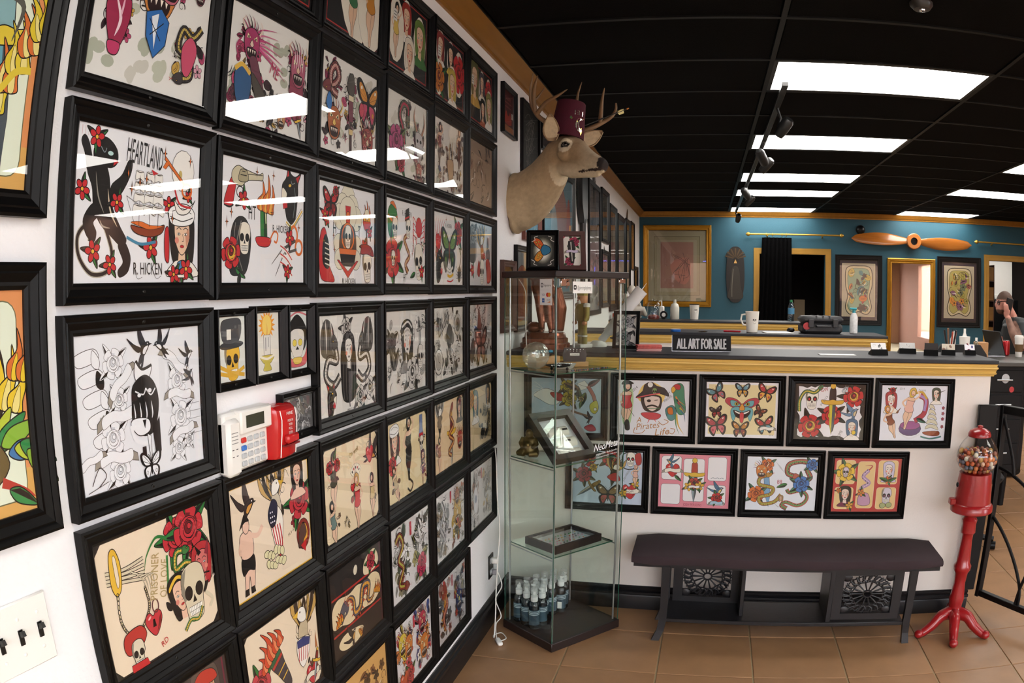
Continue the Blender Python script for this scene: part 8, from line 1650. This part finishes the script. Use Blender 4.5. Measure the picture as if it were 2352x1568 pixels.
# ---------------------------------------------------------------- person on the phone
pe = thing('person', 'person in dark grey T-shirt holding a phone to the ear', 'person', (3.72, 6.5, 0)); px0 = Vector((3.72, 6.5, 0)); mb = MB()
def PL(*p): return tuple(Vector(p)-px0)
hd = (3.655, 6.45, 1.52); m_skin = vcol('skin_and_clothes', .65)
mb.ell(PL(*hd), (.088, .072, .105)); mb.ell(PL(3.615, 6.45, 1.475), (.05, .052, .055)); mb.ell(PL(3.566, 6.45, 1.5), (.016, .014, .02)); mb.tube([PL(3.69, 6.46, 1.46), PL(3.75, 6.48, 1.38)], [.056, .062], 14)
mb.tube([PL(3.77, 6.5, 1.36), PL(3.83, 6.5, 1.2), PL(3.85, 6.5, 1.02), PL(3.84, 6.5, .9)], [.115, .15, .15, .14], 18); mb.ell(PL(3.79, 6.4, 1.33), (.085, .1, .075)); mb.ell(PL(3.8, 6.62, 1.33), (.085, .1, .075))
mb.tube([PL(3.79, 6.36, 1.34), PL(3.79, 6.3, 1.23), PL(3.755, 6.27, 1.135)], [.066, .056, .045], 14); mb.tube([PL(3.755, 6.27, 1.135), PL(3.69, 6.31, 1.27), PL(3.65, 6.355, 1.4)], [.045, .042, .028], 14)
mb.tube([PL(3.8, 6.66, 1.33), PL(3.76, 6.7, 1.2), PL(3.68, 6.62, 1.17)], [.062, .052, .044], 14); mb.tube([PL(3.68, 6.62, 1.17), PL(3.55, 6.5, 1.17), PL(3.44, 6.35, 1.15)], [.044, .036, .026], 12)
mb.ell(PL(3.64, 6.362, 1.435), (.032, .02, .042)); mb.ell(PL(3.405, 6.31, 1.145), (.045, .03, .018))
for s in (-1, 1): mb.tube([PL(3.85, 6.5+.09*s, .95), PL(3.83, 6.5+.1*s, .5), PL(3.87, 6.5+.1*s, .07)], [.1, .075, .05], 12); mb.ell(PL(3.81, 6.5+.1*s, .05), (.12, .048, .05))
for k in range(4): mb.tube([PL(3.632+.014*k-.02, 6.348, 1.455), PL(3.628+.012*k-.02, 6.352, 1.5), PL(3.634+.012*k-.02, 6.368, 1.525-.006*k)], [.0095, .009, .0075], 8)
mb.tube([PL(3.665, 6.36, 1.43), PL(3.68, 6.37, 1.465), PL(3.672, 6.375, 1.495)], [.011, .01, .008], 8)
for k in range(4): mb.tube([PL(3.4, 6.29+.014*k, 1.145), PL(3.365, 6.28+.016*k, 1.14), PL(3.34, 6.275+.017*k, 1.125)], [.0095, .009, .007], 8)
mb.tube([PL(3.415, 6.335, 1.15), PL(3.385, 6.35, 1.14), PL(3.365, 6.35, 1.128)], [.01, .009, .008], 8); mb.ell(PL(3.672, 6.385, 1.515), (.018, .01, .028))
def sd(p, a, b):
    a, b = Vector(a), Vector(b); k = max(0, min(1, (p-a).dot(b-a)/(b-a).length_squared)); return (p-a-(b-a)*k).length
def pcol(v):
    p = Vector(v)+px0; sk = Vector(hx('b98070')); nz = noise.noise(Vector(v)*30)
    if (p-Vector(hd)).length < .16 and p.z > 1.40:
        if p.z > 1.545 or (p.x > 3.68 and p.z > 1.49): return tuple(Vector(hx('4a3428')) if p.z > 1.52 else Vector(hx('6a4a3a')))
        if p.z < 1.462 and p.x < 3.66 and p.y > 6.39: return tuple(Vector(hx('5a4034')))
        return tuple(sk*(1+.08*nz))
    if p.z < .86: return hx('15161a') if p.z > .1 else hx('0c0c0c')
    if min(sd(p, (3.755, 6.27, 1.135), (3.65, 6.355, 1.4)), sd(p, (3.68, 6.62, 1.17), (3.55, 6.5, 1.17)), sd(p, (3.55, 6.5, 1.17), (3.36, 6.29, 1.13)), sd(p, (3.65, 6.355, 1.4), (3.64, 6.36, 1.5))) < .066:
        return tuple(Vector(hx('8a6a5c'))*(1+.5*nz)) if (p.y < 6.4 and p.z > 1.13 and p.z < 1.39) else tuple(sk)
    if p.z > 1.405: return tuple(sk)
    return hx('23282a')
blob('body', mb, .0085, 2, m_skin, pe, pcol)
MB().cbox(-.038, .038, -.005, .005, -.075, .075, .004, M=Tm(PL(3.668, 6.366, 1.5), ry=R(18))).build('glasses_arm', m_hold, pe) if False else None
g_ = MB(); g_.tube([PL(3.575, 6.4, 1.53), PL(3.63, 6.382, 1.535), PL(3.68, 6.385, 1.535)], .004, 6); g_.tube([PL(3.572, 6.4+.028*math.cos(a), 1.52+.02*math.sin(a)) for a in [R(30*k) for k in range(13)]], .0035, 6); g_.tube([PL(3.572, 6.47+.028*math.cos(a), 1.52+.02*math.sin(a)) for a in [R(30*k) for k in range(13)]], .0035, 6); g_.build('glasses', m_hold, pe)
for s in (-1, 1): MB().ell(PL(3.578, 6.45+.032*s, 1.522), (.008, .012, .007), 10, 8).build('eye', m_eye, pe)
t = MB().cbox(-.036, .036, -.005, .005, -.07, .07, .004, M=Tm((3.662, 6.364, 1.492), ry=R(16))).build('mobile_phone', m_hold); tag(t, 'black mobile phone held to the ear', 'phone')
# ---------------------------------------------------------------- ceiling fittings
tr = thing('track_light', 'black ceiling track with small spotlights', 'track light', (1.39, 0, 0)); MB().cbox(-.018, .018, 4.05, 10.7, ZC-.03, ZC-.004, .003).build('track', m_pframe, tr)
for k, (y, a) in enumerate(((4.55, 40), (5.6, -30), (5.95, 50), (7.7, -40), (8.3, 60), (10.3, 10))):
    sp = MB().lathe([(.03, 0), (.036, .04), (.036, .11), (.024, .13)], 16, M=Tm((0, y, ZC-.2), rx=R(50), rz=R(a))).build('spotlight', m_pframe, tr); MB().tube([(0, y, ZC-.03), (.02*(-1)**k, y+.02, ZC-.09), (0, y, ZC-.15)], .009, 8).build('yoke', m_pframe, sp)
t = thing('smoke_detector', 'small dark round ceiling sensor near the top edge', 'smoke detector', (1.83, 2.78, ZC)); MB().lathe([(.05, 0), (.05, -.012), (.035, -.03), (.02, -.032)], 20).build('housing', mat('brown_sensor', '2c2622', .4), t); MB().lathe([(.016, -.03), (.014, -.037), (.004, -.04)], 12).build('lens', m_chrome, t)
nt_ = thing('neon_tube', 'blue neon tube in the shop window behind the camera', 'neon light', (0, 0, 0)); MB().tube([(2.625, YF+.06, .8), (2.625, YF+.06, 2.3)], .012, 8).build('tube', emit('blue_neon', '4a5cff', 14), nt_); MB().tube([(.9, YF+.06, 2.5), (2.4, YF+.06, 2.5)], .012, 8).build('tube', emit('blue_neon', '4a5cff', 14), nt_)
for x in (2.625,):
    for z in (.78, 2.3): MB().box(x-.02, x+.02, YF+.001, YF+.075, z, z+.02).build('clip', m_hold, nt_)
for x in (.9, 2.4): MB().box(x-.01, x+.01, YF+.001, YF+.075, 2.47, 2.51).build('clip', m_hold, nt_)
